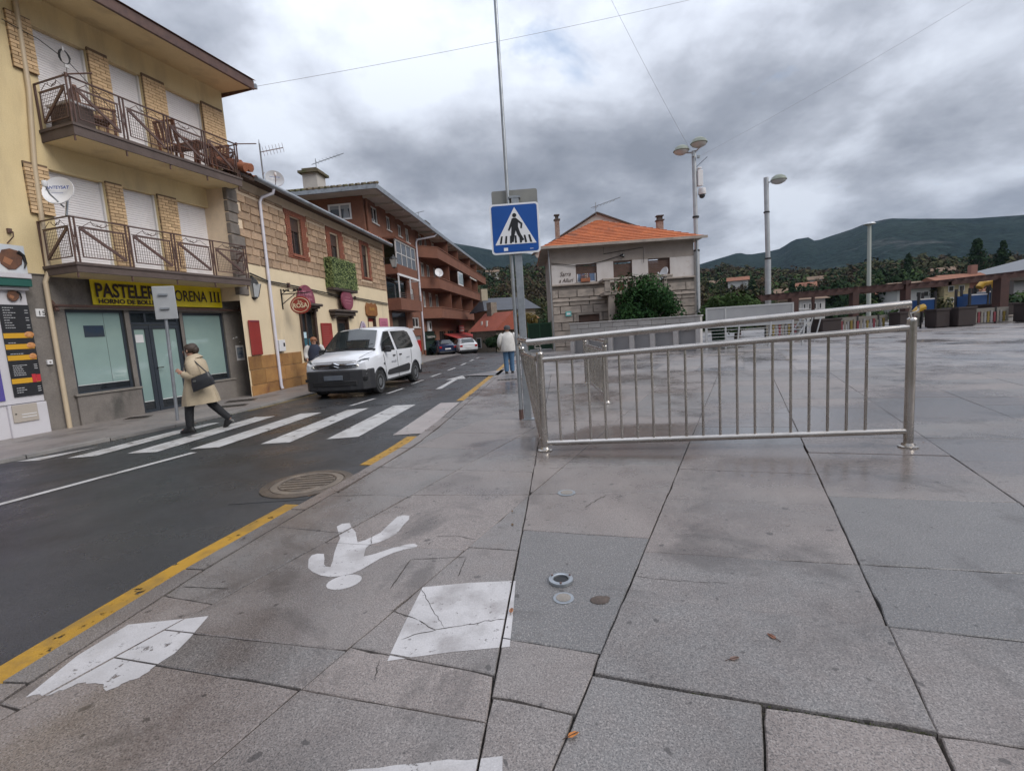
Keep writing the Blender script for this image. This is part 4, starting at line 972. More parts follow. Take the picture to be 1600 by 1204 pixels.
# gutter, downpipe and roof
MB().tube([(.7, -.42, 5.90), (6, -.42, 5.86), (L2 + .1, -.42, 5.82)], .075, 8).build('gutter', m_galv, B2, smooth=60)
m_pipe = mat('white_pipe', (.62, .60, .66), (.55, .53, .58), sc=2, rough=.4)
MB().tube([(1.55, -.42, 5.86), (1.55, -.38, 5.72), (1.42, -.1, 5.60), (1.34, -.07, 5.45), (1.32, -.07, .15), (1.32, -.1, .05)], .045, 10).build('downpipe', m_pipe, B2, smooth=50)
PR = 5.93; pit = math.tan(rad(16.5))
def tileroof(name, u0, u1, y0, y1, z0, pitch, m, parent, pitchw=.22):
    mb = MB(); n = int((u1 - u0) / (pitchw / 4)); rows = 6
    for j in range(rows + 1):
        y = y0 + (y1 - y0) * j / rows
        for i in range(n + 1):
            u = u0 + (u1 - u0) * i / n; mb.v.append((u, y, z0 + (y - y0) * pitch + .03 * math.cos(2 * math.pi * i / 4) + .01 * math.sin(i * 12.9 + j)))
    mb.f += [(j * (n + 1) + i, j * (n + 1) + i + 1, (j + 1) * (n + 1) + i + 1, (j + 1) * (n + 1) + i) for j in range(rows) for i in range(n)]
    return mb.build(name, m, parent)
tileroof('roof_tiles', .30, L2 + .15, -.42, 3.9, PR, pit, m_tile, B2)
MB().add([(-.1, -.36, PR - .07), (L2 + .12, -.36, PR - .07), (L2 + .12, .1, PR - .03), (-.1, .1, PR - .03)], [(0, 1, 2, 3)]).box(-.1, L2 + .12, -.38, -.34, PR - .12, PR - .03).build('eave_board', m_dkwood, B2)
MB().add([(L2 + .1, 0, 5.6), (L2 + .1, 8, 5.6), (L2 + .1, 3.9, PR + 4.3 * pit)], [(0, 1, 2)]).add([(.3, 3.9, PR + 4.3 * pit - .01), (L2 + .1, 3.9, PR + 4.3 * pit - .01), (L2 + .1, 8, 5.9), (.3, 8, 5.9)], [(0, 1, 2, 3)]).build('roof_back', m_tile, B2)
for i in range(4): MB().tube([(.12 + .24 * (i % 2), -.55 + .28 * (i // 2), 5.98 + .06 * i), (.14 + .24 * (i % 2), -.1 + .28 * (i // 2), 6.10 + .06 * i)], .11, 8).build('verge_tile', m_tile, B2, smooth=50)
# shop window, doors and the carved canopies
o = MB().box(2.90, 2.98, -.05, .2, .80, 2.46).box(3.86, 3.98, -.05, .2, .80, 2.46).box(2.98, 3.86, -.05, .2, 2.40, 2.46).box(2.9, 3.98, -.08, .2, .78, .86).box(3.4, 3.44, .05, .12, .86, 2.4).build('shop_window', m_dkwood, B2, bevel=.006)
MB().box(2.98, 3.86, .10, .115, .86, 2.40).build('pane', m_dglass, o)
MB().box(3.12, 3.42, .085, .098, 1.52, 1.72).build('window_notice', mat('pale_notice', (.55, .72, .80), rough=.5), o); MB().box(3.15, 3.6, .07, .098, 1.10, 1.50).ball((3.3, .07, 1.22), .08).build('window_display', mat('teal_display', (.02, .16, .22), (.05, .08, .10), sc=6, rough=.5), o)
def canopy(a, b, z, z1):
    MB().box(a, b, -.30, -.0, z1 - .09, z1).box(a + .06, b - .06, -.22, -.0, z + .04, z1 - .09).box(a + .12, a + .3, -.16, 0, z - .06, z + .04).box(b - .3, b - .12, -.16, 0, z - .06, z + .04).build('carved_canopy', m_dkstone, B2, bevel=.025)
canopy(2.62, 4.05, 2.46, 2.66); canopy(5.0, 6.98, 2.26, 2.52)
for a, b, c in ((5.56, 6.66, 2.28), (8.62, 9.62, 2.36)):
    o = MB().box(a, a + .10, .0, .2, -.1, c).box(b - .1, b, .0, .2, -.1, c).box(a + .1, b - .1, .0, .2, c - .1, c).build('shop_doorway', m_dkwood, B2, bevel=.006)
    MB().box(a + .1, b - .1, .12, .15, -.1, c - .1).build('door', m_dkwood if a < 7 else m_redpan, o); MB().box(a + .18, b - .18, .10, .118, .3, c - .25).build('pane', m_dglass if a < 7 else m_cream2, o)
def wallsign(name, lab, cat, x, z, y=-.02):
    return thing(name, lab, cat, tuple(wpt(B2, x, y, z)), B2.rotation_euler.z)
# arched plum sign over the shop window
ar = [(-.52, 0)] + [(.52 * math.cos(a), .12 + .52 * math.sin(a)) for a in [math.pi * i / 16 for i in range(17)]][::1]
ar = [(.52, 0)] + [(.52 * math.cos(math.pi * i / 16), .10 + .50 * math.sin(math.pi * i / 16)) for i in range(17)] + [(-.52, 0)]
s1 = wallsign('arched_sign', 'arched plum coloured sign on the canopy over the wooden shop window', 'sign', 3.30, 2.665, -.10)
MB().plate(ar, -.04, .04).build('sign_plate', m_plum, s1, bevel=.012); MB().plate([(x * .9, .03 + z * .88) for x, z in ar], -.046, -.04).build('sign_field', mat('dull_rose', (.26, .07, .10), (.2, .05, .08), sc=6, rough=.5), s1)
lettering('Moda', .2, 'lettering', m_pinkp, s1, (-.28, -.05, .26), .002, width=.55); lettering('y regalos', .12, 'lettering', m_pinkp, s1, (-.3, -.05, .1), .002, width=.6)
s2 = wallsign('oval_sign', 'upright oval plum sign mounted over the shop door', 'sign', 6.20, 2.90, -.22)
ov = [(.52 * math.cos(i * math.pi / 12), .40 * math.sin(i * math.pi / 12)) for i in range(24)]
MB().plate(ov, -.03, .03).build('sign_plate', m_plum, s2, bevel=.01); MB().plate([(x * .88, z * .88) for x, z in ov], -.036, -.03).build('sign_field', MATS['dull_rose'], s2); MB().box(-.3, .3, -.042, -.036, -.02, .0).box(-.2, .2, -.042, -.036, .1, .115).box(-.22, .22, -.042, -.036, -.13, -.115).build('sign_marks', m_pinkp, s2)
MB().box(-.05, .05, .03, .2, -.3, -.05).build('bracket', m_dkstone, s2)
s3 = wallsign('wooden_sign', 'orange brown shaped wooden sign above the far shop doorway', 'sign', 9.08, 2.35, -.02)
sp = [(-.66, .08), (-.55, 0), (.55, 0), (.66, .08), (.66, .42), (.5, .58), (.2, .54), (0, .60), (-.2, .54), (-.5, .58), (-.66, .42)]
MB().plate(sp, -.05, .0).build('sign_plate', mat('orange_wood', (.30, .12, .03), (.22, .085, .025), sc=6, rough=.55), s3, bevel=.012); lettering('BAR', .2, 'lettering', mat('ochre_letter', (.5, .28, .06), rough=.5), s3, (-.3, -.055, .25), .002, width=.6)
for (x, w_, z, h, nm, lab) in ((.18, .48, 1.12, .96, 'red_wall_panel', 'plain dark red wall panel at the corner by the grey shop wall'), (4.24, .80, 1.06, .96, 'red_wall_panel', 'dark red board listing things, behind the white van')):
    q = wallsign(nm, lab, 'panel', x, z); MB().box(0, w_, -.035, .0, 0, h).build('board', m_redpan, q, bevel=.01)
    if x > 1:
        tl_ = MB()
        for i in range(10): tl_.box(.08, RN.uniform(.35, .7), -.037, -.035, .1 + i * .08, .112 + i * .08)
        tl_.build('list_lines', mat('faded_red_text', (.42, .14, .12), rough=.6), q, kind='stuff')
    else: MB().box(.02, w_ - .02, -.043, -.035, h - .04, h - .01).build('edge_trim', m_plum, q)
q = wallsign('arched_plaque', 'small pale arched plaque with violet figure between two doors', 'sign', 7.95, 1.30)
ap = [(.30, 0)] + [(.30 * math.cos(math.pi * i / 12), .52 + .30 * math.sin(math.pi * i / 12)) for i in range(13)] + [(-.30, 0)]
MB().plate(ap, -.03, 0).build('plaque', mat('lilac_white', (.55, .48, .55), rough=.5), q); MB().plate([(x * .8, .05 + z * .85) for x, z in ap][::1], -.036, -.03).build('border', mat('violet_ink', (.30, .22, .32), (.5, .42, .5), sc=14, rough=.5), q); MB().box(-.03, .03, -.042, -.036, .15, .6).build('figure', m_plum, q)
q = wallsign('pink_sign', 'square pink sign at the far end of the cream wall', 'sign', 9.96, 1.78)
MB().box(0, 1.08, -.03, 0, 0, .5).build('board', mat('rose_board', (.52, .17, .25), (.45, .14, .22), sc=5, rough=.5), q, bevel=.008); MB().box(.2, .9, -.034, -.03, .18, .21).box(.2, .8, -.034, -.03, .28, .31).build('sign_marks', m_plum, q)
q = wallsign('meter_box', 'white meter box on the wall beside the white downpipe', 'meter box', 1.42, 1.16)
MB().box(0, .32, -.09, 0, 0, .34).build('cover', m_whitep, q, bevel=.008); MB().box(.2, .28, -.094, -.09, .14, .25).build('meter_window', m_dglass, q)
# hanging red oval sign on a wrought iron bracket
hs = thing('hanging_sign', 'red oval shop sign hanging from a wrought iron bracket', 'hanging sign', tuple(wpt(B2, 1.98, 0, 2.88)), B2.rotation_euler.z)
MB().bar((0, -.02, -.45), (0, -.02, .16), .03).bar((0, 0, 0), (0, -.95, 0), .03).bar((0, -.02, -.3), (0, -.45, -.02), .02).build('bracket', m_black, hs)
lf = MB()
for i in range(26):
    yy = -.05 - .6 * RN.random(); lf.add([(RN.uniform(-.02, .02), yy, .03 + RN.uniform(0, .09)), (0.02, yy - .05, .06 + RN.uniform(0, .06)), (-.02, yy - .03, .12 + RN.uniform(0, .04))], [(0, 1, 2)])
lf.tube([(0, -.05, .02), (0, -.2, .1), (0, -.35, .04), (0, -.5, .11), (0, -.65, .04)], .01, 5).build('iron_leaves', m_black, hs)
ovs = [(.33 * math.cos(i * math.pi / 12), -.36 + .27 * math.sin(i * math.pi / 12)) for i in range(24)]
def yz_plate(poly, x0, x1, yc):
    n = len(poly); mb = MB(); mb.add([(x0, yc + p, q) for p, q in poly] + [(x1, yc + p, q) for p, q in poly], [tuple(range(n)), tuple(range(n, 2 * n))[::-1]] + [(i, n + i, n + (i + 1) % n, (i + 1) % n) for i in range(n)]); return mb
yz_plate(ovs, -.025, .025, -.60).build('sign_plate', mat('dark_red_sign', (.33, .045, .03), (.27, .04, .03), sc=5, rough=.45), hs, bevel=.01)
rim = MB().tube([(-.03, -.60 + .27 * math.cos(i * math.pi / 12), -.36 + .21 * math.sin(i * math.pi / 12)) for i in range(24)], .010, 5, closed=True).build('sign_ring', m_cream2, hs)
lt = lettering('la', .12, 'lettering', m_cream2, hs, (-.032, -.53, -.29), .002, rot=(rad(90), 0, rad(-90)), width=.12); lettering('ROSA', .2, 'lettering', m_cream2, hs, (-.032, -.36, -.44), .002, bold=.004, rot=(rad(90), 0, rad(-90)), width=.47)
for yy in (-.42, -.78): MB().tube([(0, yy, 0), (0, yy, -.14)], .006, 4).build('hanger', m_black, hs)
# wall lanterns
def lantern(lab, root, x, z, out_=.42):
    t = thing('wall_lantern', lab, 'lantern', tuple(wpt(root, x, -.01, z)), root.rotation_euler.z, 'old style street lanterns on the walls')
    MB().box(-.04, .04, -.03, 0, -.15, .2).tube([(0, -.02, .1), (0, -out_ * .5, .16), (0, -out_, .12)], .014, 6).tube([(0, -.02, -.1), (0, -out_ * .45, -.12), (0, -out_ * .7, .1)], .011, 6).build('bracket', m_black, t)
    b = .13; tp = .19
    g = MB().add([(-b * .6, -out_ - b * .6, -.30), (b * .6, -out_ - b * .6, -.30), (b * .6, -out_ + b * .6, -.30), (-b * .6, -out_ + b * .6, -.30), (-tp * .75, -out_ - tp * .75, .06), (tp * .75, -out_ - tp * .75, .06), (tp * .75, -out_ + tp * .75, .06), (-tp * .75, -out_ + tp * .75, .06)], [(0, 3, 2, 1), (4, 5, 6, 7), (0, 1, 5, 4), (1, 2, 6, 5), (2, 3, 7, 6), (3, 0, 4, 7)]).build('lamp_glass', mat('milky_glass', (.42, .43, .43), rough=.2), t)
    fr = MB()
    for sx in (-1, 1):
        for sy in (-1, 1): fr.bar((sx * b * .62, -out_ + sy * b * .62, -.30), (sx * tp * .77, -out_ + sy * tp * .77, .06), .016)
    fr.build('lamp_frame', m_black, t)
    MB().lathe([(.21, .06), (.20, .10), (.13, .18), (.06, .22), (.05, .26), (.01, .30)], (0, -out_, 0), 4).build('lamp_cap', m_black, t, bevel=.01); MB().lathe([(.02, -.37), (.09, -.33), (.09, -.30)], (0, -out_, 0), 8).build('lamp_foot', m_black, t)
lantern('black wall lantern at the corner between the two left houses', B1, 4.55, 3.02); lantern('black wall lantern far along at the end of the cream wall', B2, 11.35, 5.05, .5)
# cable run along the cream wall
cb = thing('wall_cable', 'sagging bundle of cables along the top of the cream wall', 'cable', tuple(wpt(B2, 0, -.05, 0)), B2.rotation_euler.z)
pts = [(.5, 0, 3.36), (1.3, 0, 3.22), (2.4, 0, 3.20), (3.6, 0, 3.16), (5.0, -.02, 3.10), (6.3, -.02, 3.02), (7.4, 0, 3.08), (9, 0, 3.05), (11.3, 0, 3.0)]
MB().tube(pts, .022, 6).tube([(x, y + .01, z - .05 - .02 * math.sin(x * 3)) for x, y, z in pts], .012, 5).build('bundle', m_black, cb); MB().box(2.38, 2.44, -.03, .05, 3.12, 3.26).box(7.38, 7.44, -.03, .05, 3.0, 3.14).build('cable_clip', m_iron, cb)
# aerials, dish and such on the roof
def rz_(y): return PR + (y + .42) * pit
ae = thing('tv_aerial', 'tall tv aerial with several antennas on the low tiled roof', 'aerial', tuple(wpt(B2, 2.72, .55, rz_(.55) - .08)), B2.rotation_euler.z)
MB().tube([(0, 0, 0), (0, 0, 1.45)], .024, 8).build('mast', m_galv, ae)
g = MB()
for i in range(6): g.bar((-.18, -.1 - .0, .85 + i * .13), (.16, .12, .85 + i * .13), .010)
for i in range(4): g.bar((-.18 + i * .11, -.1 + i * .07, .85), (-.18 + i * .11, -.1 + i * .07, 1.5), .010)
g.build('grid_reflector', m_galv, ae)
g = MB().bar((.0, .0, 1.2), (.25, -.62, 1.36), .022)
for i in range(7): c = Vector((.03 + .035 * i, -.08 - .09 * i, 1.22 + .024 * i)); g.bar(c + Vector((-.15, -.06, .08)), c + Vector((.15, .06, -.08)), .010)
g.build('yagi', mat('aerial_metal', (.35, .30, .30), metal=.5, rough=.5), ae); MB().tube([(-.0, 0, .55), (-.25, -.2, .5)], .01, 5).tube([(0, 0, .3), (.2, .2, 0)], .008, 4).build('stay', m_galv, ae)
d2 = thing('satellite_dish', 'satellite dish beside the aerial on the low tiled roof', 'satellite dish', tuple(wpt(B2, 3.25, .5, rz_(.5) + .42)), B2.rotation_euler.z)
M2 = (Matrix.Rotation(rad(-55), 3, 'Z') @ Matrix.Rotation(rad(-22), 3, 'X')).to_4x4(); dish(d2, .28, M2, mat('grey_dish', (.45, .46, .48), rough=.4)); lettering('satelite', .09, 'lettering', MATS['navy_print'], d2, (0, 0, 0), .001, width=.3).matrix_local = M2 @ Matrix.Translation((-.15, -.12, .03)) @ Matrix.Rotation(rad(90), 4, 'X')

# ================================================================ red brick apartment block
B3 = facade('apartment_block', 'long red brick apartment block with continuous brick balconies', 'apartment block', -7.76, 44.13, 6, -.63)
m_rb = mat('red_brick_wall', (0.225, 0.105, 0.070), (0.185, 0.088, 0.060), sc=1.2, rough=.9, fine=.25, bsc=26, bump=.3, stain=((0.14, 0.065, 0.048), .8, .55, .72), spec=.2)
m_rb2 = mat('red_brick_parapet', (0.205, 0.094, 0.064), (0.17, 0.078, 0.054), sc=1, rough=.9, fine=.22, bsc=22, bump=.3, spec=.2)
m_offw = mat('off_white_eaves', (.50, .465, .43), (.43, .40, .37), sc=1, rough=.7)
m_moss = mat('mossy_roof_tile', (0.16, 0.125, 0.085), (0.11, 0.095, 0.06), sc=1.2, rough=.95, fine=.3, bsc=8, bump=.3, stain=((.075, .085, .03), .7, .5, .65))
ZE = 11.2
NW = [(-9.9, -8.7, 9.85, 10.95), (-7.0, -6.1, 9.9, 10.9), (-4.4, -3.5, 9.9, 10.8), (-2.5, -1.5, 9.75, 10.9), (-2.6, -1.7, 7.15, 8.4), (-2.5, -1.6, 4.75, 5.9), (-2.6, -.6, 2.65, 3.5), (-8.1, -3.3, 7.2, 9.0), (-8.2, -3.6, 4.2, 6.4), (-7.6, -4.0, 2.4, 4.0), (-9.6, -8.6, 2.6, 3.8)]
FW = []
for fl, z0 in enumerate((4.5, 7.15, 9.95)):
    for k, u in enumerate((1.3, 3.3, 5.9, 8.6, 10.8, 13.4, 15.6, 18.2, 20.6, 23.0, 25.6, 28.4)):
        FW.append((u, u + (1.2 if (k + fl) % 3 else .9), z0, z0 + (1.45 if fl < 2 else 1.15)))
GF = [(.7, 4.6, -.4, 2.25), (6.3, 9.0, -.3, 2.2), (10.0, 13.2, -.3, 2.2), (14.6, 17.4, -.3, 2.2), (19, 22, -.3, 2.2), (24, 28, -.3, 2.2)]
NG = [(-2.7, -.5, -.4, 1.9)]
MB().wall(-11.3, 32, -1.2, ZE, 0, .25, NW + FW + GF + NG).build('front_wall', m_rb, B3)
# gable end that faces the camera
gm = MB(); gw = (.80, 2.35, 9.78, 10.80)   # y0,y1,z0,z1
for y0, y1, z0, z1 in ((0, gw[0], -1, ZE), (gw[0], gw[1], -1, gw[2]), (gw[0], gw[1], gw[3], ZE), (gw[1], 12, -1, ZE)):
    gm.add([(-11.3, y0, z0), (-11.3, y1, z0), (-11.3, y1, z1), (-11.3, y0, z1)], [(3, 2, 1, 0)])
gm.build('gable_wall', m_rb, B3)
MB().add([(32, 0, -1.2), (32, 12, -1.2), (32, 12, ZE), (32, 0, ZE)], [(0, 1, 2, 3)]).build('end_wall', m_rb, B3)
o = MB().box(-11.36, -11.2, gw[0], gw[1], gw[3] - .1, gw[3]).box(-11.36, -11.2, gw[0], gw[1], gw[2], gw[2] + .1).box(-11.36, -11.2, gw[0], gw[0] + .1, gw[2] + .1, gw[3] - .1).box(-11.36, -11.2, gw[1] - .1, gw[1], gw[2] + .1, gw[3] - .1).box(-11.35, -11.2, 1.52, 1.62, gw[2] + .1, gw[3] - .1).build('gable_window', m_whitep, B3)
MB().box(-11.26, -11.22, gw[0] + .1, gw[1] - .1, gw[2] + .1, gw[3] - .1).build('pane', m_dglass, o); MB().box(-11.29, -11.265, gw[0] + .1, gw[1] - .1, gw[3] - .32, gw[3] - .1).add([(-11.28, .95, 9.9), (-11.28, 1.4, 9.9), (-11.28, 1.3, 10.5), (-11.28, 1.05, 10.5)], [(3, 2, 1, 0)]).build('curtain', mat('grey_curtain', (.30, .32, .34), rough=.8), o)
m_frame = mat('pale_window_frame', (.58, .56, .54), rough=.5)
def win(root, a, b, z0, z1, fr=.09, y=.06, pane=None, mull=True):
    o = MB().box(a, b, y, y + .08, z1 - fr, z1).box(a, b, y, y + .08, z0, z0 + fr).box(a, a + fr, y, y + .08, z0 + fr, z1 - fr).box(b - fr, b, y, y + .08, z0 + fr, z1 - fr)
    if mull: o.box((a + b) / 2 - fr * .4, (a + b) / 2 + fr * .4, y + .01, y + .08, z0 + fr, z1 - fr)
    o = o.build('window', m_frame, root)
    MB().box(a + fr, b - fr, y + .05, y + .06, z0 + fr, z1 - fr).build('pane', pane or m_dglass, o)
    MB().box(a - .06, b + .06, -.08, y, z0 - .08, z0).build('sill', m_frame, o); return o
m_sh3 = mat('half_drawn_blind', (.48, .45, .42), (.42, .39, .36), sc=2, rough=.7)
for i, h in enumerate(NW[:7] + [NW[10]] + FW):
    o = win(B3, *h)
    if RN.random() < .45: MB().box(h[0] + .09, h[1] - .09, .09, .105, h[3] - .09 - RN.uniform(.25, .8), h[3] - .09).build('blind', m_sh3, o)
# near block: glazed balcony, open loggia with white frame, low balcony
o = MB().box(-8.1, -3.3, -.9, 0, 6.5, 7.2).build('glazed_balcony', m_rb2, B3)
fm = MB()
for u in (-8.1, -6.9, -5.7, -4.5, -3.36): fm.box(u, u + .08, -.9, -.82, 7.2, 8.9)
fm.box(-8.1, -3.28, -.92, -.8, 8.84, 8.96).box(-8.1, -3.28, -.9, -.82, 7.98, 8.04).box(-3.36, -3.28, -.9, 0, 8.84, 8.96).build('glazing_bars', m_frame, o); MB().box(-8.05, -3.34, -.87, -.85, 7.2, 8.85).box(-3.33, -3.31, -.85, -.0, 7.2, 8.85).build('pane', m_dglass, o); MB().box(-8.2, -3.2, -1.0, 0, 8.96, 9.1).build('balcony_roof', m_rb2, o)
for (z0, z1) in ((3.9, 4.75),):
    o = MB().box(-8.3, -2.9, -1.0, 0, z0, z1).build('balcony', m_rb2, B3)
    rl = MB()
    for i in range(3): rl.bar((-8.3, -1.0, z1 + .1 + i * .14), (-2.9, -1.0, z1 + .1 + i * .14), .03)
    rl.build('rail', m_iron, o)
    fm = MB()
    for u in (-8.25, -5.5, -3.0): fm.box(u, u + .09, -.98, -.9, z1, 6.35)
    fm.box(-8.3, -2.85, -1.0, -.9, 6.35, 6.5).box(-2.93, -2.85, -.9, 0, 6.35, 6.45).build('awning_frame', m_whitep, o)
    MB().box(-8.1, -3.1, .1, .12, z1, 6.3).build('back_glass', m_dglass, o)
o = MB().box(-7.6, -4.0, -.5, .1, 2.4, 2.55).build('shop_canopy', m_whitep, B3); MB().box(-7.5, -4.1, .1, .12, 2.55, 4).build('dark_opening', m_dglass, o)
for h, c in ((NG[0], mat('grey_garage_door', (.23, .24, .24), (.2, .2, .2), sc=2, rough=.6)),):
    q = MB().box(h[0], h[1], .08, .12, h[2], h[3]).build('garage_door', c, B3)
    for i in range(6): MB().box(h[0], h[1], .07, .08, h[2] + .3 * i, h[2] + .3 * i + .03).build('door_rib', m_rb, q)
MB().box(-11.3, 0, -.12, .0, -1.2, .2).build('plinth', m_stonesill, B3)
# far block: three continuous parapets with a chamfered near end
for z0 in (3.42, 6.13, 8.87):
    o = MB().prism([(.15, 0), (2.0, -1.5), (31.6, -1.5), (31.6, 0)], z0, z0 + .95).build('balcony', m_rb2, B3)
    MB().prism([(.10, -.0), (2.0, -1.56), (31.66, -1.56), (31.66, 0)], z0 + .95, z0 + 1.02).build('coping', m_rb, o)
    for u in (7.2, 12.4, 19.8, 24.7): MB().box(u, u + .14, -1.3, 0, z0 + 1.02, z0 + 2.7).build('party_screen', m_rb2, o)
ab = MB().box(11.0, 13.6, -1.48, -1.38, 7.2, 8.65).build('balcony_enclosure', m_whitep, B3)
for i in range(4): MB().box(11.1 + i * .62, 11.62 + i * .62, -1.5, -1.48, 7.35, 8.55).build('pane', mat('pale_glass', (.35, .42, .46), rough=.15), ab)
MB().add([(13.6, -1.4, 8.75), (18.0, -1.4, 8.75), (18.0, -2.3, 8.25), (13.6, -2.3, 8.25)], [(0, 1, 2, 3)]).box(13.6, 18.0, -2.32, -2.28, 8.1, 8.26).build('awning', m_offw, B3)
q = thing('satellite_dish', 'white satellite dish by the downpipe of the red brick block', 'satellite dish', tuple(wpt(B3, 1.0, -1.7, 7.4)), B3.rotation_euler.z); dish(q, .38, (Matrix.Rotation(rad(-60), 3, 'Z') @ Matrix.Rotation(rad(-20), 3, 'X')).to_4x4())
# eaves, rafters, roof, pipe
o = MB().add([(-12.5, -1.35, ZE + .02), (33, -1.35, ZE + .02), (33, .0, ZE + .02), (-12.5, 0, ZE + .02)], [(0, 1, 2, 3)]).add([(-12.5, 0, ZE + .02), (-11.3, 0, ZE + .02), (-11.3, 13, ZE + .02), (-12.5, 13, ZE + .02)], [(0, 1, 2, 3)]).build('soffit', m_offw, B3)
for u in [-11.2 + i * 2.1 for i in range(21)]: MB().box(u, u + .22, -1.33, 0, ZE - .13, ZE + .015).build('rafter', m_offw, o)
MB().box(-12.6, 33.1, -1.5, -1.36, ZE - .02, ZE + .26).box(-12.6, -12.46, -1.36, 13, ZE, ZE + .26).build('gutter', m_galv, B3)
MB().add([(-12.6, -1.5, ZE + .27), (33.1, -1.5, ZE + .27), (33.1, 13.2, ZE + .27), (-12.6, 13.2, ZE + .27), (-6.6, 5.8, ZE + 1.75), (27, 5.8, ZE + 1.75)], [(0, 1, 5, 4), (1, 2, 5), (2, 3, 4, 5), (3, 0, 4)]).build('roof', m_moss, B3)
rg = MB()
for i in range(30): t = i / 29; rg.tube([(-12.55 + 5.9 * t, -1.45 + 7.2 * t, ZE + .29 + 1.48 * t), (-12.35 + 5.9 * t, -1.2 + 7.2 * t, ZE + .36 + 1.48 * t)], .11, 6)
for i in range(36): rg.tube([(-12.62, -1.4 + i * .4, ZE + .30), (-12.1, -1.4 + i * .4, ZE + .47)], .10, 6)
rg.build('roof_edge_tiles', m_moss, B3, kind='stuff')
MB().tube([(2.6, -1.42, ZE), (2.5, -1.2, ZE - .25), (.3, -.12, 10.35), (.05, -.10, 10.0), (.05, -.10, .6)], .09, 8).build('downpipe', m_pipe, B3); MB().tube([(.05, -.1, .6), (.05, -.1, -1.2)], .10, 8).build('pipe_boot', m_rb2, B3)
MB().tube([(-11.0, -.12, 12.0), (-11.0, -.12, 11.4), (-10.9, -.1, 8.5)], .10, 8).build('downpipe', m_rb, B3)
ch = MB().box(-11.1, -9.9, 3.0, 4.0, ZE + .35, ZE + 1.8).build('chimney', m_offw, B3); MB().box(-11.3, -9.7, 2.8, 4.2, ZE + 1.8, ZE + 1.95).box(-11.1, -9.9, 3.0, 4.0, ZE + 1.95, ZE + 2.12).build('chimney_cap', m_moss, ch)
ch = MB().box(5.0, 6.4, .3, 1.6, ZE + .3, ZE + 1.5).build('chimney', m_rb, B3); MB().box(4.8, 6.6, .1, 1.8, ZE + 1.5, ZE + 1.8).build('chimney_cap', m_dkstone, ch)
q = thing('tv_aerial', 'small tv aerial behind the chimney of the red brick block', 'aerial', tuple(wpt(B3, -10.2, 3.4, ZE + 2.12)), B3.rotation_euler.z)
MB().tube([(0, 0, 0), (0, 0, .85)], .03, 6).build('mast', m_galv, q); g = MB().bar((0, .3, .5), (0, -2.0, 1.0), .035)
for i in range(7): g.bar((-.25, -.1 - .25 * i, .6 + .055 * i), (.25, -.1 - .25 * i, .6 + .055 * i), .02)
g.build('yagi', m_galv, q)
q = thing('tv_aerial', 'tiny tv aerial far along the roof of the red brick block', 'aerial', tuple(wpt(B3, 4.2, .6, ZE + .6)), B3.rotation_euler.z)
MB().tube([(0, 0, 0), (0, 0, 1.9)], .03, 6).build('mast', m_galv, q); MB().bar((-.8, -.8, 1.7), (.6, .5, 1.9), .04).build('yagi', m_galv, q)
# ground floor shops
m_dgreen = mat('dark_green_shop', (.012, .045, .03), (.02, .03, .025), sc=2, rough=.5)
o = MB().box(.7, 4.6, .1, .15, -.4, 2.25).build('green_shop_front', m_dgreen, B3); MB().box(.75, 4.4, -.12, -.0, 1.55, 1.9).build('fascia', m_dgreen, o); lettering('TABERNA', .28, 'lettering', m_offw, o, (1.0, -.13, 1.62), .01, width=3.0)
q = thing('projecting_sign', 'white square sign with a dark round emblem by the green shop front', 'sign', tuple(wpt(B3, 1.55, -.15, 2.25)), B3.rotation_euler.z); MB().box(0, 1.0, -.1, .1, 0, .95).build('sign_box', m_whitep, q, bevel=.02); MB().lathe([(.30, 0), (.30, .012)], (.5, -.112, .5), 14, 'y').build('emblem', m_black, q); MB().box(.4, .6, .1, .3, .6, .8).build('bracket', m_black, q)
m_rawn = mat('red_awning', (.42, .05, .045), (.36, .045, .04), sc=2, rough=.7)
for a, b in ((8.0, 13.0), (13.2, 16.6), (16.9, 20.5)):
    q = thing('awning', {8.0: 'red awning nearest the green shop front', 13.2: 'middle red awning under the brick balconies', 16.9: 'farthest red awning under the brick balconies'}[a], 'awning', tuple(wpt(B3, a, -.05, 1.35)), B3.rotation_euler.z, 'red awnings of the bar')
    MB().add([(0, 0, .55), (b - a, 0, .55), (b - a, -1.5, .0), (0, -1.5, 0), (0, 0, .5), (b - a, 0, .5), (b - a, -1.5, -.05), (0, -1.5, -.05)], [(0, 1, 2, 3), (4, 7, 6, 5), (0, 3, 7, 4), (1, 5, 6, 2), (3, 2, 6, 7)]).build('canopy', m_rawn, q)
    MB().box(0, b - a, -1.53, -1.50, -.28, .0).build('valance', m_rawn, q); lettering('bar', .2, 'lettering', m_offw, q, (.4, -1.535, -.22), .01, width=(b - a) * .55)
q = thing('bar_sign', 'red rectangular sign above the red awnings', 'sign', tuple(wpt(B3, 14.6, -.3, 1.95)), B3.rotation_euler.z); MB().box(0, 3.0, -.08, .0, 0, .85).build('sign_box', m_rawn, q, bevel=.03); lettering('BAR', .3, 'lettering', m_offw, q, (.3, -.085, .45), .01, width=2.4); MB().box(.3, 2.7, -.09, -.08, .15, .3).build('sign_line', m_offw, q)
for a, b, c, d in GF[1:]:
    o = MB().box(a, b, .1, .14, c, d).build('shop_front', m_dglass, B3)
    for k in range(3): MB().box(a + (b - a) * k / 3, a + (b - a) * k / 3 + .12, .02, .1, c, d).build('mullion', m_dkwood, o)
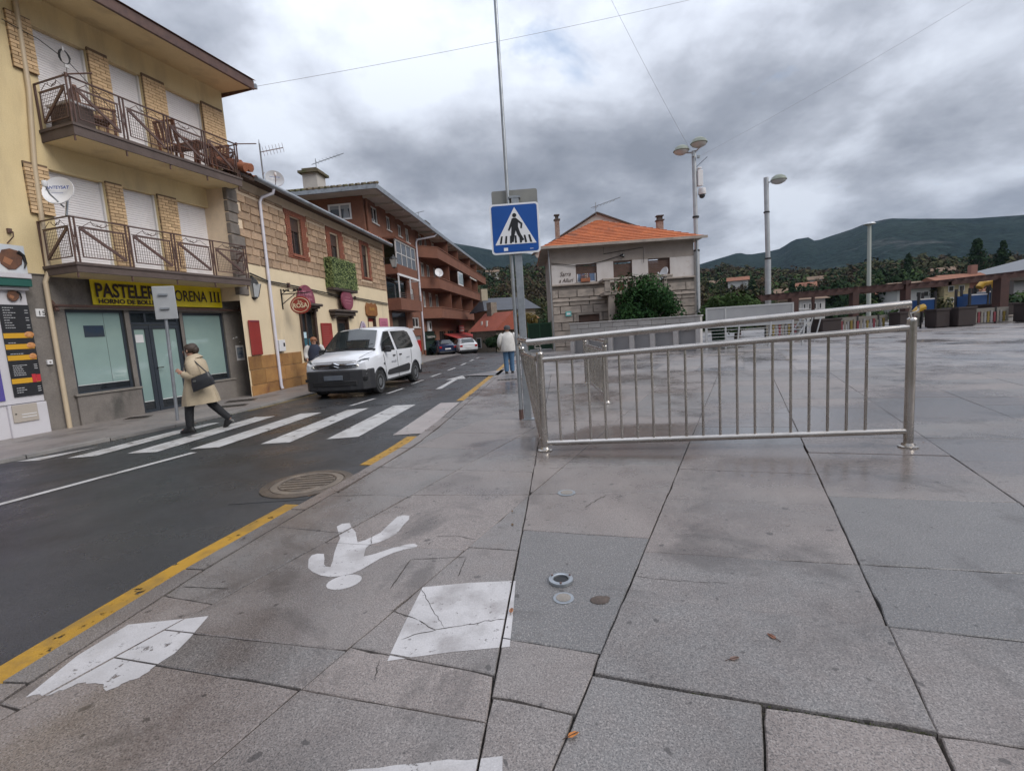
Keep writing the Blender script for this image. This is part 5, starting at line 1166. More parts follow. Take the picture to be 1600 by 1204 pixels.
# ================================================================ steel barriers on the plaza
m_ss = mat('brushed_stainless', (0.53, 0.495, 0.46), (0.42, 0.385, 0.35), sc=3, rough=.25, rvar=.07, metal=.95, stain=((0.36, 0.32, 0.28), 2.2, .58, .78), world=True)
def barrier(lab, A, B, hb, hs, ht, n, first, step, leanB=None, over=(.14, .08), plates=True, rp=.041, ends=2):
    """A, B ground points; hb/hs/ht = (height at A, at B) of bottom rail, second rail, handrail"""
    t = thing('steel_barrier', lab, 'barrier', (A[0], A[1], .002), 0, 'steel pedestrian barriers')
    a = Vector((0, 0, 0)); b = Vector((B[0] - A[0], B[1] - A[1], 0)); d = b.normalized(); L_ = b.length
    side = Vector((-d.y, d.x, 0))
    def at(u, h, k=1.0):
        f = u / L_; z = h[0] + (h[1] - h[0]) * f; p = d * u + Vector((0, 0, z))
        if leanB: p += Vector(leanB) * f * (z / hs[1])
        return p
    for u in ((0, L_) if ends == 2 else (L_,)):
        MB().tube([at(u, (.01, .01)), at(u, (hs[0] + .06, hs[1] + .06))], rp, 14).build('post', m_ss, t, smooth=40)
        MB().lathe([(rp + .001, 0), (rp, .02), (rp * .6, .035)], tuple(at(u, (hs[0] + .06, hs[1] + .06))), 14).build('post_cap', m_ss, t, smooth=60)
        if plates: MB().lathe([(.085, 0), (.085, .012), (.06, .02), (.05, .045)], tuple(at(u, (0, 0))), 16).build('base_flange', m_ss, t, smooth=30)
        s = 1 if u == 0 else -1
        o = d * (.10 * s)
        MB().tube([at(u, (hs[0] + .07, hs[1] + .07)), at(u, (hs[0] + .13, hs[1] + .13)) + o * .15, at(u, (ht[0] - .07, ht[1] - .07)) - o * .5, at(u, (ht[0] - .02, ht[1] - .02)) - o * .5], .011, 8).build('handrail_bracket', m_ss, t, smooth=60)
        MB().tube([at(u, (hs[0] + .07, hs[1] + .07)) + side * .02, at(u, (hs[0] + .12, hs[1] + .12)) + side * .05, at(u, (ht[0] - .03, ht[1] - .03)) + side * .02], .009, 8).build('handrail_bracket', m_ss, t, smooth=60)
    MB().tube([at(.03, hs), at(L_ - .03, hs)], .031, 14).build('second_rail', m_ss, t, smooth=40)
    MB().tube([at(.03, hb), at(L_ - .03, hb)], .030, 14).build('bottom_rail', m_ss, t, smooth=40)
    MB().tube([at(-over[0], ht), at(L_ * .5, ht), at(L_ + over[1], ht)], .036, 16).build('handrail', m_ss, t, smooth=40)
    for i in range(n):
        u = first + i * step; MB().tube([at(u, hb), at(u, hs)], .0135, 8).build('baluster', m_ss, t, smooth=40)
    return t
barrier('long stainless steel barrier across the foreground of the plaza', (.33, 5.40), (3.83, 4.63), (.085, .16), (1.03, 1.165), (1.235, 1.385), 19, .185, .168, over=(.14, -.02))
barrier('bent steel barrier running back from the left end of the long barrier', (.30, 5.48), (.345, 6.65), (.09, .09), (1.04, 1.05), (1.22, 1.24), 6, .17, .155, leanB=(-.17, .0, 0), over=(.02, .02), plates=False, ends=1)
barrier('steel barrier set back on the plaza, seen end on through the long one', (1.63, 8.36), (1.75, 11.3), (.12, .12), (.92, .92), (1.08, 1.08), 18, .16, .15)
# ring shaped socket, filled sockets and little marks in the slabs
def socket(lab, x, y, r, z=.001, deep=True):
    t = thing('floor_socket' if deep else 'capped_socket', lab, 'floor socket', (x, y, z))
    if deep:
        MB().lathe([(r * .62, .0), (r * .62, .016), (r * .72, .020), (r * .98, .016), (r, .008), (r, 0)], (0, 0, 0), 28).build('flange', m_galv, t, smooth=40); MB().lathe([(r * .61, .004), (r * .6, .008)], (0, 0, 0), 24).build('hole', m_black, t)
        for a in (.4, 2.5, 4.6): MB().lathe([(r * .09, .017), (r * .09, .023)], (r * .82 * math.cos(a), r * .82 * math.sin(a), 0), 8).build('bolt', m_iron, t)
    else:
        MB().lathe([(r, 0), (r, .004), (r * .94, .0055)], (0, 0, 0), 26).build('ring', m_galv, t); MB().lathe([(r * .70, .004), (r * .68, .0075)], (0, 0, 0), 24).build('cap', m_stonesill, t)
socket('open steel socket ring with bolts set in the dark slab', .20, 2.54, .068); socket('flat capped socket ring farther up the paving', .40, 3.95, .075, .001, False); socket('worn capped socket flush in the slab below the open ring', .195, 2.37, .055, -.001, False)
st = thing('patch_of_filler', 'dark lump of filler beside the sockets in the paving', 'filler', (.375, 2.33, .002)); MB().ball((0, 0, 0), .05, .038, .008, 10, 6).build('lump', m_dkstone, st); MB().ball((.035, .015, 0), .022, .016, .007, 8, 4).build('crumb', m_dkstone, st)
for (x, y, rz, lab, col) in ((.13, 1.51, .4, 'orange dead leaf in the paving joint near the bottom edge', (.42, .15, .03)), (-.075, 2.27, 1.4, 'small rusty leaf in the joint beside the white square', (.30, .12, .05)), (.83, 1.83, .2, 'flat brown leaf on the raised pinkish slab', (.16, .10, .08)), (1.05, 1.95, 2.0, 'reddish leaf fragment on the raised pinkish slab', (.22, .09, .05))):
    q = thing('fallen_leaf', lab, 'leaf', (x, y, .012), rz); MB().add([(-.022, 0, 0), (-.008, -.010, .002), (.012, -.008, .003), (.026, 0, .0), (.012, .009, .003), (-.008, .011, .002)], [(0, 1, 2, 3, 4, 5)]).build('blade', mat('leaf_%d' % int(col[0] * 100), col, rough=.6), q); MB().bar((-.04, 0, 0), (.02, 0, .004), .002).build('stem', m_dkwood, q)
# manhole cover by the kerb
MH = thing('manhole_cover', 'oval looking cast iron manhole cover in the road by the kerb', 'manhole cover', (-2.13, 4.80, -.027))
m_cast = mat('rusty_cast_iron', (0.125, 0.095, 0.07), (0.085, 0.068, 0.055), sc=6, rough=.4, metal=.3, fine=.3, bsc=60, bump=.3, rvar=.12)
m_pale = mat('pale_worn_iron', (.20, .162, .125), (.135, .11, .088), sc=7, rough=.45, metal=.2, fine=.2, bsc=50)
MB().lathe([(.44, .0), (.44, .010), (.41, .014), (.36, .014), (.355, .006)], (0, 0, 0), 40).build('frame', m_cast, MH, smooth=40)
MB().lathe([(.345, 0), (.345, .012), (.335, .014)], (0, 0, 0), 40).build('lid', m_pale, MH)
MB().tube([(.27 * math.cos(a), .27 * math.sin(a), .014) for a in [i * math.pi / 16 for i in range(32)]], .010, 5, closed=True).build('lid_ring', m_cast, MH)
for i in range(6): y_ = -.20 + i * .08; w_ = math.sqrt(.25 ** 2 - y_ ** 2) if abs(y_) < .25 else 0; MB().box(-w_, w_, y_ - .012, y_ + .012, .013, .020).build('lid_rib', m_cast, MH)
MB().box(-.52, .2, -.5, -.35, -.002, .003).build('frame_patch', m_patch, MH)
# ================================================================ crossing sign, its post and the slim pole
SP = thing('crossing_sign', 'blue square pedestrian crossing sign on a thick galvanised post', 'road sign', (.215, 7.35, .002), rad(-3))
MB().box(-.055, .055, -.03, .03, 0, 3.28).build('post', m_galv, SP, bevel=.008)
m_sw = mat('sign_white', (.74, .74, .76), rough=.35); m_sb = mat('sign_blue', (.006, .075, .33), (.005, .065, .28), sc=2, rough=.35); m_bk = mat('sign_black', (.012, .012, .014), rough=.4)
def rrect(x0, x1, z0, z1, r, n=5):
    o = []
    for cx, cz, a0 in ((x1 - r, z0 + r, -90), (x1 - r, z1 - r, 0), (x0 + r, z1 - r, 90), (x0 + r, z0 + r, 180)):
        for i in range(n + 1): a = rad(a0 + 90 * i / n); o.append((cx + r * math.cos(a), cz + r * math.sin(a)))
    return o
W_ = .355; zc_ = 2.83; xo = -.02
pl = MB().plate(rrect(xo - W_, xo + W_, zc_ - W_, zc_ + W_, .05), -.075, -.045).build('sign_plate', m_sw, SP)
MB().plate(rrect(xo - W_ + .025, xo + W_ - .025, zc_ - W_ + .025, zc_ + W_ - .025, .035), -.0785, -.075).build('blue_field', m_sb, pl)
MB().plate([(xo - .30, zc_ - .22), (xo + .30, zc_ - .22), (xo + .005, zc_ + .30)], -.081, -.0785).build('white_triangle', m_sw, pl)
pg = MB(); pg.lathe([(.030, 0), (.030, .002)], (xo, -.0835, zc_ + .185), 18, 'y'); F0, F1_ = -.0835, -.081
for q in ([(-.045, .135), (-.05, .02), (.045, .02), (.05, .12), (.02, .148), (-.02, .148)],):
    pg.plate([(xo + x, zc_ + z) for x, z in q], F0, F1_)
for q in ([(-.05, .02), (-.01, .02), (-.03, -.09), (-.075, -.19), (-.045, -.19), (.005, -.08), (.02, .02)],):
    pg.plate([(xo + x, zc_ + z) for x, z in [(-.05, .022), (-.075, -.19), (-.03, -.19), (-.01, -.09), (.02, .022)]], F0 - .0002, F1_)
    pg.plate([(xo + x, zc_ + z) for x, z in [(-.012, .022), (.03, -.09), (.085, -.185), (.125, -.165), (.075, -.075), (.045, .022)]], F0 - .0004, F1_)
    pg.plate([(xo + x, zc_ + z) for x, z in [(-.040, .135), (-.075, .05), (-.105, -.02), (-.085, -.03), (-.05, .03), (-.02, .10)]], F0 - .0006, F1_)
    pg.plate([(xo + x, zc_ + z) for x, z in [(.045, .125), (.03, .10), (.085, .055), (.075, .0), (.1, -.005), (.112, .065)]], F0 - .0008, F1_)
pg.build('pedestrian_figure', m_bk, pl)
for i in range(7):
    c = -.21 + i * .07; sl = -.035 * (i - 3) / 3 * -1
    w_ = .013
    MB().plate([(xo + c - w_ - .012 * (3 - i) / 3, zc_ - .205), (xo + c + w_ + .004 - .012 * (3 - i) / 3, zc_ - .205), (xo + c + w_ + .012 * (3 - i) / 3, zc_ - .10), (xo + c - w_ + .012 * (3 - i) / 3, zc_ - .10)], -.0832 - i * .0001, -.081).build('zebra_bar', m_bk, pl)
MB().box(xo - .18, xo - .12, -.080, -.0785, zc_ - .31, zc_ - .265).build('sticker', m_sw, pl); MB().box(xo + .20, xo + .25, -.080, -.0785, zc_ - .30, zc_ - .293).build('sticker', m_sw, pl)
bk = MB().plate(rrect(-.34, .33, 2.98, 3.40, .03), .045, .07).build('rear_sign_plate', mat('sign_back_dull', (.24, .24, .22), (.20, .20, .19), sc=4, rough=.6), SP)
for zz in (3.12, 3.27): MB().box(-.08, .08, -.036, .045, zz, zz + .03).build('clamp', m_galv, SP)
for zz in (2.6, 3.0): MB().box(-.09, .09, -.05, .034, zz, zz + .03).build('clamp', m_galv, SP)
MB().box(-.10, .10, -.075, .075, 0, .012).build('base_plate', m_galv, SP)
SLP = thing('slim_pole', 'tall slim grey steel pole standing beside the crossing sign', 'pole', (.115, 7.36, .002))
MB().tube([(0, 0, 0), (0, 0, 2.6)], .030, 10).build('lower_shaft', m_galv, SLP, smooth=50); MB().tube([(0, 0, 2.55), (0, 0, 9.5)], .026, 10).build('upper_shaft', m_galv, SLP, smooth=50)
for zz in (.75, 2.1): MB().lathe([(.034, 0), (.034, .03)], (0, 0, zz), 10).build('band', m_galv, SLP)
MB().tube([(0, 0, -.0), (0, 0, .16)], .036, 10).build('base_sleeve', m_iron, SLP)

# ================================================================ stone house with the orange roof
H = thing('stone_villa', 'stone house with an orange hipped roof beyond the plaza', 'house', (2.506, 26.6, -.1), rad(-2))
HZ = .1
m_gran = mat('pale_granite_block', (0.36, 0.305, 0.26), (0.27, 0.23, 0.20), sc=1.6, rough=.9, fine=.2, bsc=40, rand=.16, bump=.35, stain=((0.19, 0.165, 0.145), 1.2, .56, .72))
m_gjoint = mat('grey_joint', (0.22, 0.19, 0.165), (.17, .15, .13), sc=3, rough=.95)
m_grw = mat('grey_washed_render', (0.35, 0.30, 0.265), (0.29, 0.25, 0.22), sc=1, rough=.9, fine=.1, bsc=30, stain=((.23, .2, .18), .9, .55, .72, (1, 1, .4)))
m_wband = mat('old_white_wash', (0.62, 0.575, 0.55), (0.55, 0.50, 0.47), sc=1.5, rough=.9, stain=((.40, .30, .25), 1.6, .60, .72), fine=.06, bsc=30)
m_brsh = mat('brown_shutter', (0.13, 0.07, 0.05), (0.10, 0.055, 0.04), sc=5, rough=.6)
m_skyrefl = mat('sky_reflection_tint_pane', (.16, .22, .34), (.22, .28, .40), sc=2, rough=.05, spec=.8)  # reflected blue sky is put into the pane's base colour
HH = [(1.30, 2.42, 3.60 + HZ, 4.56 + HZ), (3.30, 4.30, 2.85 + HZ, 4.60 + HZ), (5.14, 6.30, 3.62 + HZ, 4.64 + HZ), (1.35, 2.45, -.0, 1.88 + HZ)]
MB().wall(0, 7.55, -.3, 3.50 + HZ, .03, .3, [HH[3], (HH[1][0], HH[1][1], HH[1][2], 3.50 + HZ)]).build('stone_wall', m_gjoint, H)
MB().wall(0, 7.55, 3.50 + HZ, 4.60 + HZ, .0, .3, [(h[0], h[1], max(h[2], 3.50 + HZ), min(h[3], 4.60 + HZ)) for h in HH[:3]]).build('whitewashed_band', m_wband, H)
MB().wall(0, 7.55, 4.601 + HZ, 5.5 + HZ, -.01, .2, []).build('upper_wall', m_grw, H)
MB().add([(0, .03, -.3), (0, 7, -.3), (0, 7, 5.6), (0, .03, 5.6)], [(3, 2, 1, 0)]).build('side_wall', m_grw, H); MB().add([(7.55, .03, -.3), (7.55, 7, -.3), (7.55, 7, 5.6), (7.55, .03, 5.6)], [(0, 1, 2, 3)]).build('side_wall', m_grw, H)
gb = [roughblock(40 + i) for i in range(5)]
z = -.1; row = 0
for h_ in (.42, .40, .46, .44, .46, .42, .44, .42):
    if z + h_ > 3.52 + HZ: h_ = 3.5 + HZ - z
    if h_ < .1: break
    u = -.03 - (.3 if row % 2 else 0)
    while u < 7.5:
        e = min(u + RN.uniform(.55, 1.15), 7.58); a, b = max(u, -.03), e
        for hx in (HH[3], (HH[1][0], HH[1][1], HH[1][2], 9)):
            if z + h_ * .5 > hx[2] and z + h_ * .5 < hx[3]:
                if a < hx[0] < b: b = hx[0]
                elif hx[0] <= a < hx[1]: a = min(hx[1], b)
        if b - a > .1:
            q = inst('granite_block', RN.choice(gb), H, ((a + b) / 2, .0 + RN.uniform(-.012, .008), z + h_ / 2), None, (b - a - .03, .09, h_ - .03)); q.data.materials[0] = m_gran
        u = e
    z += h_; row += 1
for zz in (2.62 + HZ, 3.46 + HZ): MB().box(-.05, 7.6, -.10, .02, zz, zz + .10).build('string_course', m_gran, H, bevel=.02)
MB().box(0, 7.55, -.06, -.01, 5.36 + HZ, 5.5 + HZ).build('cornice', m_grw, H)
for i, h in enumerate(HH[:3]):
    o = MB().box(h[0], h[0] + .05, .08, .16, h[2], h[3]).box(h[1] - .05, h[1], .08, .16, h[2], h[3]).box(h[0], h[1], .06, .16, h[3] - .08, h[3]).build('window' if i != 1 else 'balcony_door', m_brsh, H)
    zs = h[3] - .5 if i == 0 else h[2]
    for k in range(int((h[3] - .08 - zs) / .10)): MB().box(h[0] + .05, h[1] - .05, .12, .14, zs + k * .10, zs + k * .10 + .092).build('shutter_slat', m_brsh, o)
    if i == 0:
        for a, b in ((h[0] + .05, 1.84), (1.88, h[1] - .05)):
            s_ = MB().box(a, b, .10, .15, h[2], h[2] + .06).box(a, a + .06, .10, .15, h[2] + .06, zs).box(b - .06, b, .10, .15, h[2] + .06, zs).build('casement', m_whitep, o)
            MB().box(a + .06, b - .06, .125, .135, h[2] + .06, zs - .0).build('pane', m_skyrefl, o)
    MB().box(h[0] - .08, h[1] + .08, -.08, .1, h[2] - .07, h[2]).build('sill', m_gran, o)
gd = MB().box(HH[3][0], HH[3][1], .14, .2, -.1, HH[3][3]).build('garage_door', m_brsh, H); MB().box(HH[3][0] - .1, HH[3][1] + .1, -.03, .05, HH[3][3], HH[3][3] + .14).build('lintel', m_gran, H)
for k in range(6): MB().box(HH[3][0] + .02, HH[3][1] - .02, .13, .14, .1 + k * .3, .12 + k * .3).build('door_rib', m_dkwood, gd)
bl_ = MB().box(2.55, 6.0, -1.25, -.0, 2.76 + HZ, 2.94 + HZ).build('balcony', m_gran, H, bevel=.02)
MB().box(2.50, 6.05, -1.32, -1.08, 3.50 + HZ, 3.62 + HZ).box(2.50, 2.72, -1.08, -.0, 3.50 + HZ, 3.62 + HZ).build('balcony_rail', m_gran, bl_, bevel=.02)
for u in (2.60, 3.1, 3.6, 4.1, 4.6, 5.1, 5.6): MB().box(u, u + (.28 if u < 2.7 else .14), -1.28, -1.12, 2.94 + HZ, 3.50 + HZ).build('baluster_block', m_gran, bl_, bevel=.015)
MB().box(2.78, 3.10, -1.2, -.9, -.1, 2.76 + HZ).build('balcony_pillar', m_gran, H, bevel=.02)
for (u, lab) in ((1.78, 'terracotta flower box on the sill of the left window of the villa'), (3.35, 'terracotta flower pot standing on the villa balcony'), (4.6, 'second terracotta pot farther right on the villa balcony')):
    z_ = (3.60 + HZ) if u < 2 else 2.94 + HZ; y_ = -.05 if u < 2 else -.95
    q = thing('flower_pot', lab, 'flower pot', tuple(wpt(H, u, y_, z_)), H.rotation_euler.z); MB().box(-.25, .25, -.1, .1, 0, .2).build('pot', m_tile, q, bevel=.02)
    mb = MB()
    for i in range(80): leafpatch(mb, (RN.uniform(-.25, .25), RN.uniform(-.1, .1), .2 + RN.uniform(0, .22)), Vector((RN.uniform(-1, 1), -1, RN.uniform(0, 1))).normalized(), .04, RN)
    mb.build('flowers', mat('geranium', (.30, .05, .04), (.05, .09, .03), sc=14, rough=.7), q)
# roof: hip with tile courses, gable behind
RZ = 5.50 + HZ; ov_ = .5; apx, apy, apz = 3.15, 3.9, 7.55 + HZ
def hipface(name, A, B, C_, m, rows=16):
    """tile courses stepped up a triangular or trapezoid slope A-B (eave) to C_"""
    mb = MB(); A, B, C_ = Vector(A), Vector(B), Vector(C_); nrm = (B - A).cross(C_ - A).normalized()
    if nrm.z < 0: nrm = -nrm
    for i in range(rows):
        t0, t1 = i / rows, (i + 1.12) / rows; t1 = min(t1, 1)
        p0, q0 = A.lerp(C_, t0) + nrm * .055, B.lerp(C_, t0) + nrm * .055; p1, q1 = A.lerp(C_, t1) + nrm * .01, B.lerp(C_, t1) + nrm * .01
        mb.add([p0, q0, q1, p1, p0 - nrm * .05, q0 - nrm * .05], [(0, 1, 2, 3), (4, 5, 1, 0)])
    return mb.build(name, m, H)
m_or = mat('orange_roof_tile', (0.50, 0.155, 0.055), (0.38, 0.115, 0.045), sc=1.4, rough=.85, fine=.22, bsc=9, bump=.3, stain=((.27, .10, .055), 1.1, .58, .7))
eL, eR = (-ov_, -ov_, RZ), (7.92, -ov_, RZ)
hipface('roof_front', eL, eR, (apx, apy, apz), m_or); hipface('roof_side', (-ov_, 7.5, RZ), eL, (apx, apy, apz), m_or); hipface('roof_side', eR, (8.05, 7.5, RZ), (apx, apy, apz), m_or)
MB().add([(-ov_, -ov_, RZ - .02), (8.05, -ov_, RZ - .02), (8.05, 7.5, RZ - .02), (-ov_, 7.5, RZ - .02)], [(3, 2, 1, 0)]).box(-ov_ - .05, 8.1, -ov_ - .08, -ov_, RZ - .10, RZ + .03).build('eaves', m_gran, H)
MB().plate([(-.6, RZ + .1), (8.2, RZ + .1), (8.3, RZ + .35), (apx + .05, apz + .42), (-.75, RZ + .32)], apy + .1, apy + .35).build('rear_gable', m_offw, H)
MB().bar((-.9, apy + .2, RZ + .30), (apx, apy + .2, apz + .47), .5, .07).bar((8.4, apy + .2, RZ + .35), (apx, apy + .2, apz + .47), .5, .07).build('gable_coping', m_dkstone, H)
MB().tube([(-.12, -.1, RZ - .1), (-.06, -.1, 0)], .04, 6).build('downpipe', m_galv, H); MB().tube([(7.68, -.1, RZ - .1), (7.66, -.1, 0)], .05, 6).build('downpipe', m_galv, H)
for (u, y_, z0, z1, w_) in ((.36, .6, 5.7, 7.15, .24), (6.3, 2.2, 6.0, 7.05, .34)):
    o = MB().box(u, u + w_, y_, y_ + w_, z0, z1).build('chimney', mat('weathered_brick', (.33, .25, .21), (.20, .12, .09), sc=8, rough=.9, fine=.2, bsc=30), H); MB().box(u - .05, u + w_ + .05, y_ - .05, y_ + w_ + .05, z1, z1 + .06).box(u + .03, u + w_ - .03, y_ + .03, y_ + w_ - .03, z1 + .06, z1 + .25).box(u - .03, u + w_ + .03, y_ - .03, y_ + w_ + .03, z1 + .25, z1 + .3).build('chimney_pot', m_dkstone, o)
lettering('Sarra', .34, 'house_lettering', m_dkwood, H, (.42, -.012, 3.98 + HZ), .005, shear=.35, width=.58); lettering('a Alluri', .30, 'house_lettering', m_dkwood, H, (.36, -.012, 3.66 + HZ), .005, shear=.35, width=.78)
q = thing('tv_aerial', 'tv aerial on the peak of the orange roof', 'aerial', tuple(wpt(H, apx - .05, apy, apz + .3)), 0); MB().tube([(0, 0, 0), (0, 0, .75)], .025, 6).build('mast', m_galv, q); g = MB().bar((-.3, 0, .45), (1.4, -.4, .85), .03)
for i in range(7): g.bar((-.1 + .2 * i, -.25, .45 + .055 * i), (-.1 + .2 * i, .25, .45 + .055 * i), .02)
g.build('yagi', m_galv, q)
q = thing('satellite_dish', 'small white dish on the right side of the villa balcony', 'satellite dish', tuple(wpt(H, 5.75, -1.0, 3.75)), 0); dish(q, .32, (Matrix.Rotation(rad(-70), 3, 'Z') @ Matrix.Rotation(rad(-20), 3, 'X')).to_4x4())
q = thing('number_plaque', 'small turquoise and white plaque low on the stone villa wall', 'plaque', tuple(wpt(H, .64, -.06, 1.86 + HZ)), H.rotation_euler.z); MB().box(0, .3, -.03, 0.01, 0, .24).build('tile', mat('turquoise', (.10, .42, .40), rough=.4), q); MB().box(.05, .25, -.034, -.03, .06, .17).build('print', m_whitep, q)
q = thing('wall_lamp', 'small dark lamp over the balcony door of the villa', 'lamp', tuple(wpt(H, 3.8, -.02, 4.82 + HZ)), 0); MB().ball((0, -.14, 0), .09).build('globe', m_dglass, q); MB().bar((0, 0, .1), (0, -.14, .1), .03).build('arm', m_black, q)
q = thing('facade_cable', 'thin cables draped across the front of the stone villa', 'cable', tuple(wpt(H, 0, -.06, 0)), H.rotation_euler.z); MB().tube([(.0, 0, 4.8), (1.5, 0, 4.55), (2.6, 0, 4.7), (3.8, 0, 4.98)], .018, 5).tube([(2.8, 0, 5.45), (2.8, 0, 5.1), (4.9, 0, 5.3), (4.9, 0, 4.5)], .014, 5).build('cables', m_black, q); MB().box(3.7, 3.8, -.02, .05, 4.92, 5.02).build('cable_clip', m_black, q)

# ================================================================ low block wall with pillars in front of the villa
A, B = Vector((3.05, 23.75, 0)), Vector((7.80, 19.75, 0)); d = (B - A).normalized(); WL = (B - A).length
BW = thing('block_wall', 'low grey block wall on white pillars in front of the stone villa', 'wall', tuple(A), math.atan2(d.y, d.x))
m_conc = mat('grey_concrete_block', (.42, .40, .385), (.36, .345, .33), sc=2, rough=.85, fine=.12, bsc=40, rand=.08, bump=.2)
for r, (z0, z1) in enumerate(((.92, 1.16), (1.17, 1.40))):
    u = -.2 * r; 
    while u < WL - .05:
        a, b = max(0, u), min(u + .62, WL); 
        if b - a > .08: MB().box(a + .006, b - .006, -.12 + RN.uniform(-.004, .004), .12, z0, z1 - .006).build('wall_block', m_conc, BW, bevel=.008)
        u += .62
MB().box(-.03, WL + .03, -.15, .15, 1.40, 1.455).build('coping', m_conc, BW, bevel=.01)
for f in (.015, .14, .345, .515, .67, .835, .985): MB().box(f * WL - .10, f * WL + .10, -.16, .10, 0, .92).build('pillar', mat('pale_pillar_stone', (.46, .44, .43), (.40, .38, .37), sc=3, rough=.8, fine=.1, bsc=40), BW, bevel=.012)
MB().box(0, WL, .02, .08, 0, .915).build('recessed_panel', mat('grey_panel', (.27, .265, .27), (.23, .225, .23), sc=1, rough=.6), BW)
# dark green screened fence to the left of it
GF_ = thing('screened_fence', 'dark green screened garden fence left of the block wall', 'fence', (1.15, 29.4, -.05), 0)
MB().box(0, 2.9, -.02, .02, .1, 1.62).build('screen', mat('green_screen', (.015, .045, .025), (.02, .06, .03), sc=4, rough=.8, fine=.2, bsc=30), GF_); MB().box(0, 2.9, -.03, .03, 1.60, 1.66).build('top_rail', mat('green_metal', (.03, .10, .05), rough=.5), GF_)
for i in range(5): MB().box(i * .7, i * .7 + .06, -.05, .04, -.1, 1.75).build('post', MATS['green_metal'], GF_)
# glazed screen with railings in front
m_rail = mat('dull_white_rail', (.42, .42, .42), rough=.5)
SC = thing('windbreak_screen', 'grey framed windbreak screen behind a white metal railing', 'screen', (8.35, 20.6, 0), math.atan2(-.6, 3.3))
m_scr = mat('grey_translucent_sheet', (.33, .33, .335), (.28, .28, .29), sc=1.2, rough=.4)
for a, b in ((.03, .72), (.78, 3.32)): MB().box(a, b, -.015, .015, .86, 1.66).build('sheet', m_scr, SC)
for u in (0, .75, 3.35): MB().box(u - .03, u + .03, -.03, .03, 0, 1.70).build('post', m_rail, SC)
MB().box(-.03, 3.38, -.03, .03, 1.66, 1.72).build('top_rail', m_rail, SC)
RL = thing('white_railing', 'white horizontal bar railing below the grey windbreak screen', 'railing', (8.05, 19.95, 0), math.atan2(-.55, 3.4))
for i in range(7): MB().tube([(0, 0, .10 + i * .135), (3.7, 0, .10 + i * .135)], .010, 6).build('rail', m_rail, RL)
for u in (0, 1.2, 2.4, 3.65): MB().bar((u, 0, 0), (u + .1 if u > 1 else u, 0, 1.0), .05).build('post', m_rail, RL)
STR = thing('metal_steps', 'small white metal steps at the right end of the railing', 'steps', (12.6, 21.6, 0), rad(-12))
for y_ in (0, .9): MB().bar((.0, y_, 0), (.75, y_, 1.15), .05).bar((.85, y_, 0), (1.15, y_, 1.2), .04).build('stringer', m_rail, STR)
for i in range(6): MB().box(.05 + i * .12, .25 + i * .12, 0, .9, .12 + i * .18, .15 + i * .18).build('tread', m_galv, STR)
BN = thing('litter_bin', 'dark green litter bin by the white railing', 'bin', (11.0, 25.6, 0)); MB().lathe([(.26, 0), (.32, .05), (.36, .72), (.38, .76), (.33, .78)], (0, 0, 0), 14).build('body', MATS['green_screen'], BN, smooth=40); MB().lathe([(.30, .77), (.28, .80)], (0, 0, 0), 14).build('lid', m_black, BN)

# ================================================================ lamp posts
m_lpost = mat('pale_grey_pole', (.50, .51, .52), (.42, .43, .44), sc=4, rough=.4, metal=.5)
def domehead(t, x, y, z, r):
    o = MB().lathe([(.02, .30 * r / .42), (r * .45, .26 * r / .42), (r * .8, .16 * r / .42), (r, 0), (r * .96, -.03)], (x, y, z), 18).build('lamp_head', mat('olive_lamp_shell', (.22, .24, .19), (.17, .19, .15), sc=4, rough=.4), t, smooth=50)
    MB().lathe([(r * .9, -.03), (r * .8, -.11 * r / .42), (r * .4, -.19 * r / .42), (.02, -.21 * r / .42)], (x, y, z), 18).build('lamp_glass', mat('lamp_diffuser', (.55, .56, .55), rough=.3), o, smooth=50)
    return o
LA = thing('lamp_post', 'tall lamp post with two domed heads and a security camera', 'lamp post', (11.55, 29.8, 0), 0, 'plaza lamp posts')
MB().tube([(0, 0, 0), (0, 0, 4.5), (0, 0, 5.3)], .17, 12).build('lower_shaft', m_lpost, LA, smooth=50); MB().tube([(0, 0, 5.3), (-.05, 0, 11.0)], .125, 12).build('upper_shaft', m_lpost, LA, smooth=50)
for zz in (5.25, 7.2): MB().lathe([(.19, 0), (.19, .10)], (0, 0, zz), 12).build('band', m_black, LA)
MB().tube([(-.75, .0, 10.95), (0, 0, 10.9), (.25, -.4, 11.15)], .05, 8).build('arm', m_lpost, LA); domehead(LA, -.78, 0, 11.05, .46); domehead(LA, .18, -.2, 11.35, .48)
MB().box(.12, .42, -.15, .15, 9.0, 9.9).box(.14, .36, -.13, .13, 9.95, 10.05).build('equipment_box', m_whitep, LA, bevel=.02); MB().lathe([(.05, .35), (.2, .3), (.23, .0), (.21, -.05)], (.38, -.05, 8.55), 14).build('camera_housing', m_whitep, LA, smooth=50); MB().ball((.38, -.05, 8.45), .17).build('camera_dome', m_dglass, LA, smooth=60)
MB().tube([(.1, 0, 10.1), (.7, -.1, 10.6)], .015, 5).build('whip_aerial', m_black, LA)
LB = thing('lamp_post', 'pale lamp post with a single domed head on the plaza', 'lamp post', (16.05, 30.2, 0), 0, 'plaza lamp posts')
MB().tube([(0, 0, 0), (0, 0, 4.6)], .17, 12).build('lower_shaft', m_lpost, LB, smooth=50); MB().tube([(0, 0, 4.6), (-.10, 0, 9.35)], .135, 12).build('upper_shaft', m_lpost, LB, smooth=50); MB().lathe([(.19, 0), (.19, .10)], (0, 0, 4.55), 12).lathe([(.17, 0), (.17, .08)], (-.07, 0, 7.3), 12).build('band', m_black, LB)
MB().tube([(-.1, 0, 9.05), (.45, -.05, 9.12)], .05, 8).build('arm', m_lpost, LB); domehead(LB, .62, -.05, 9.15, .46)
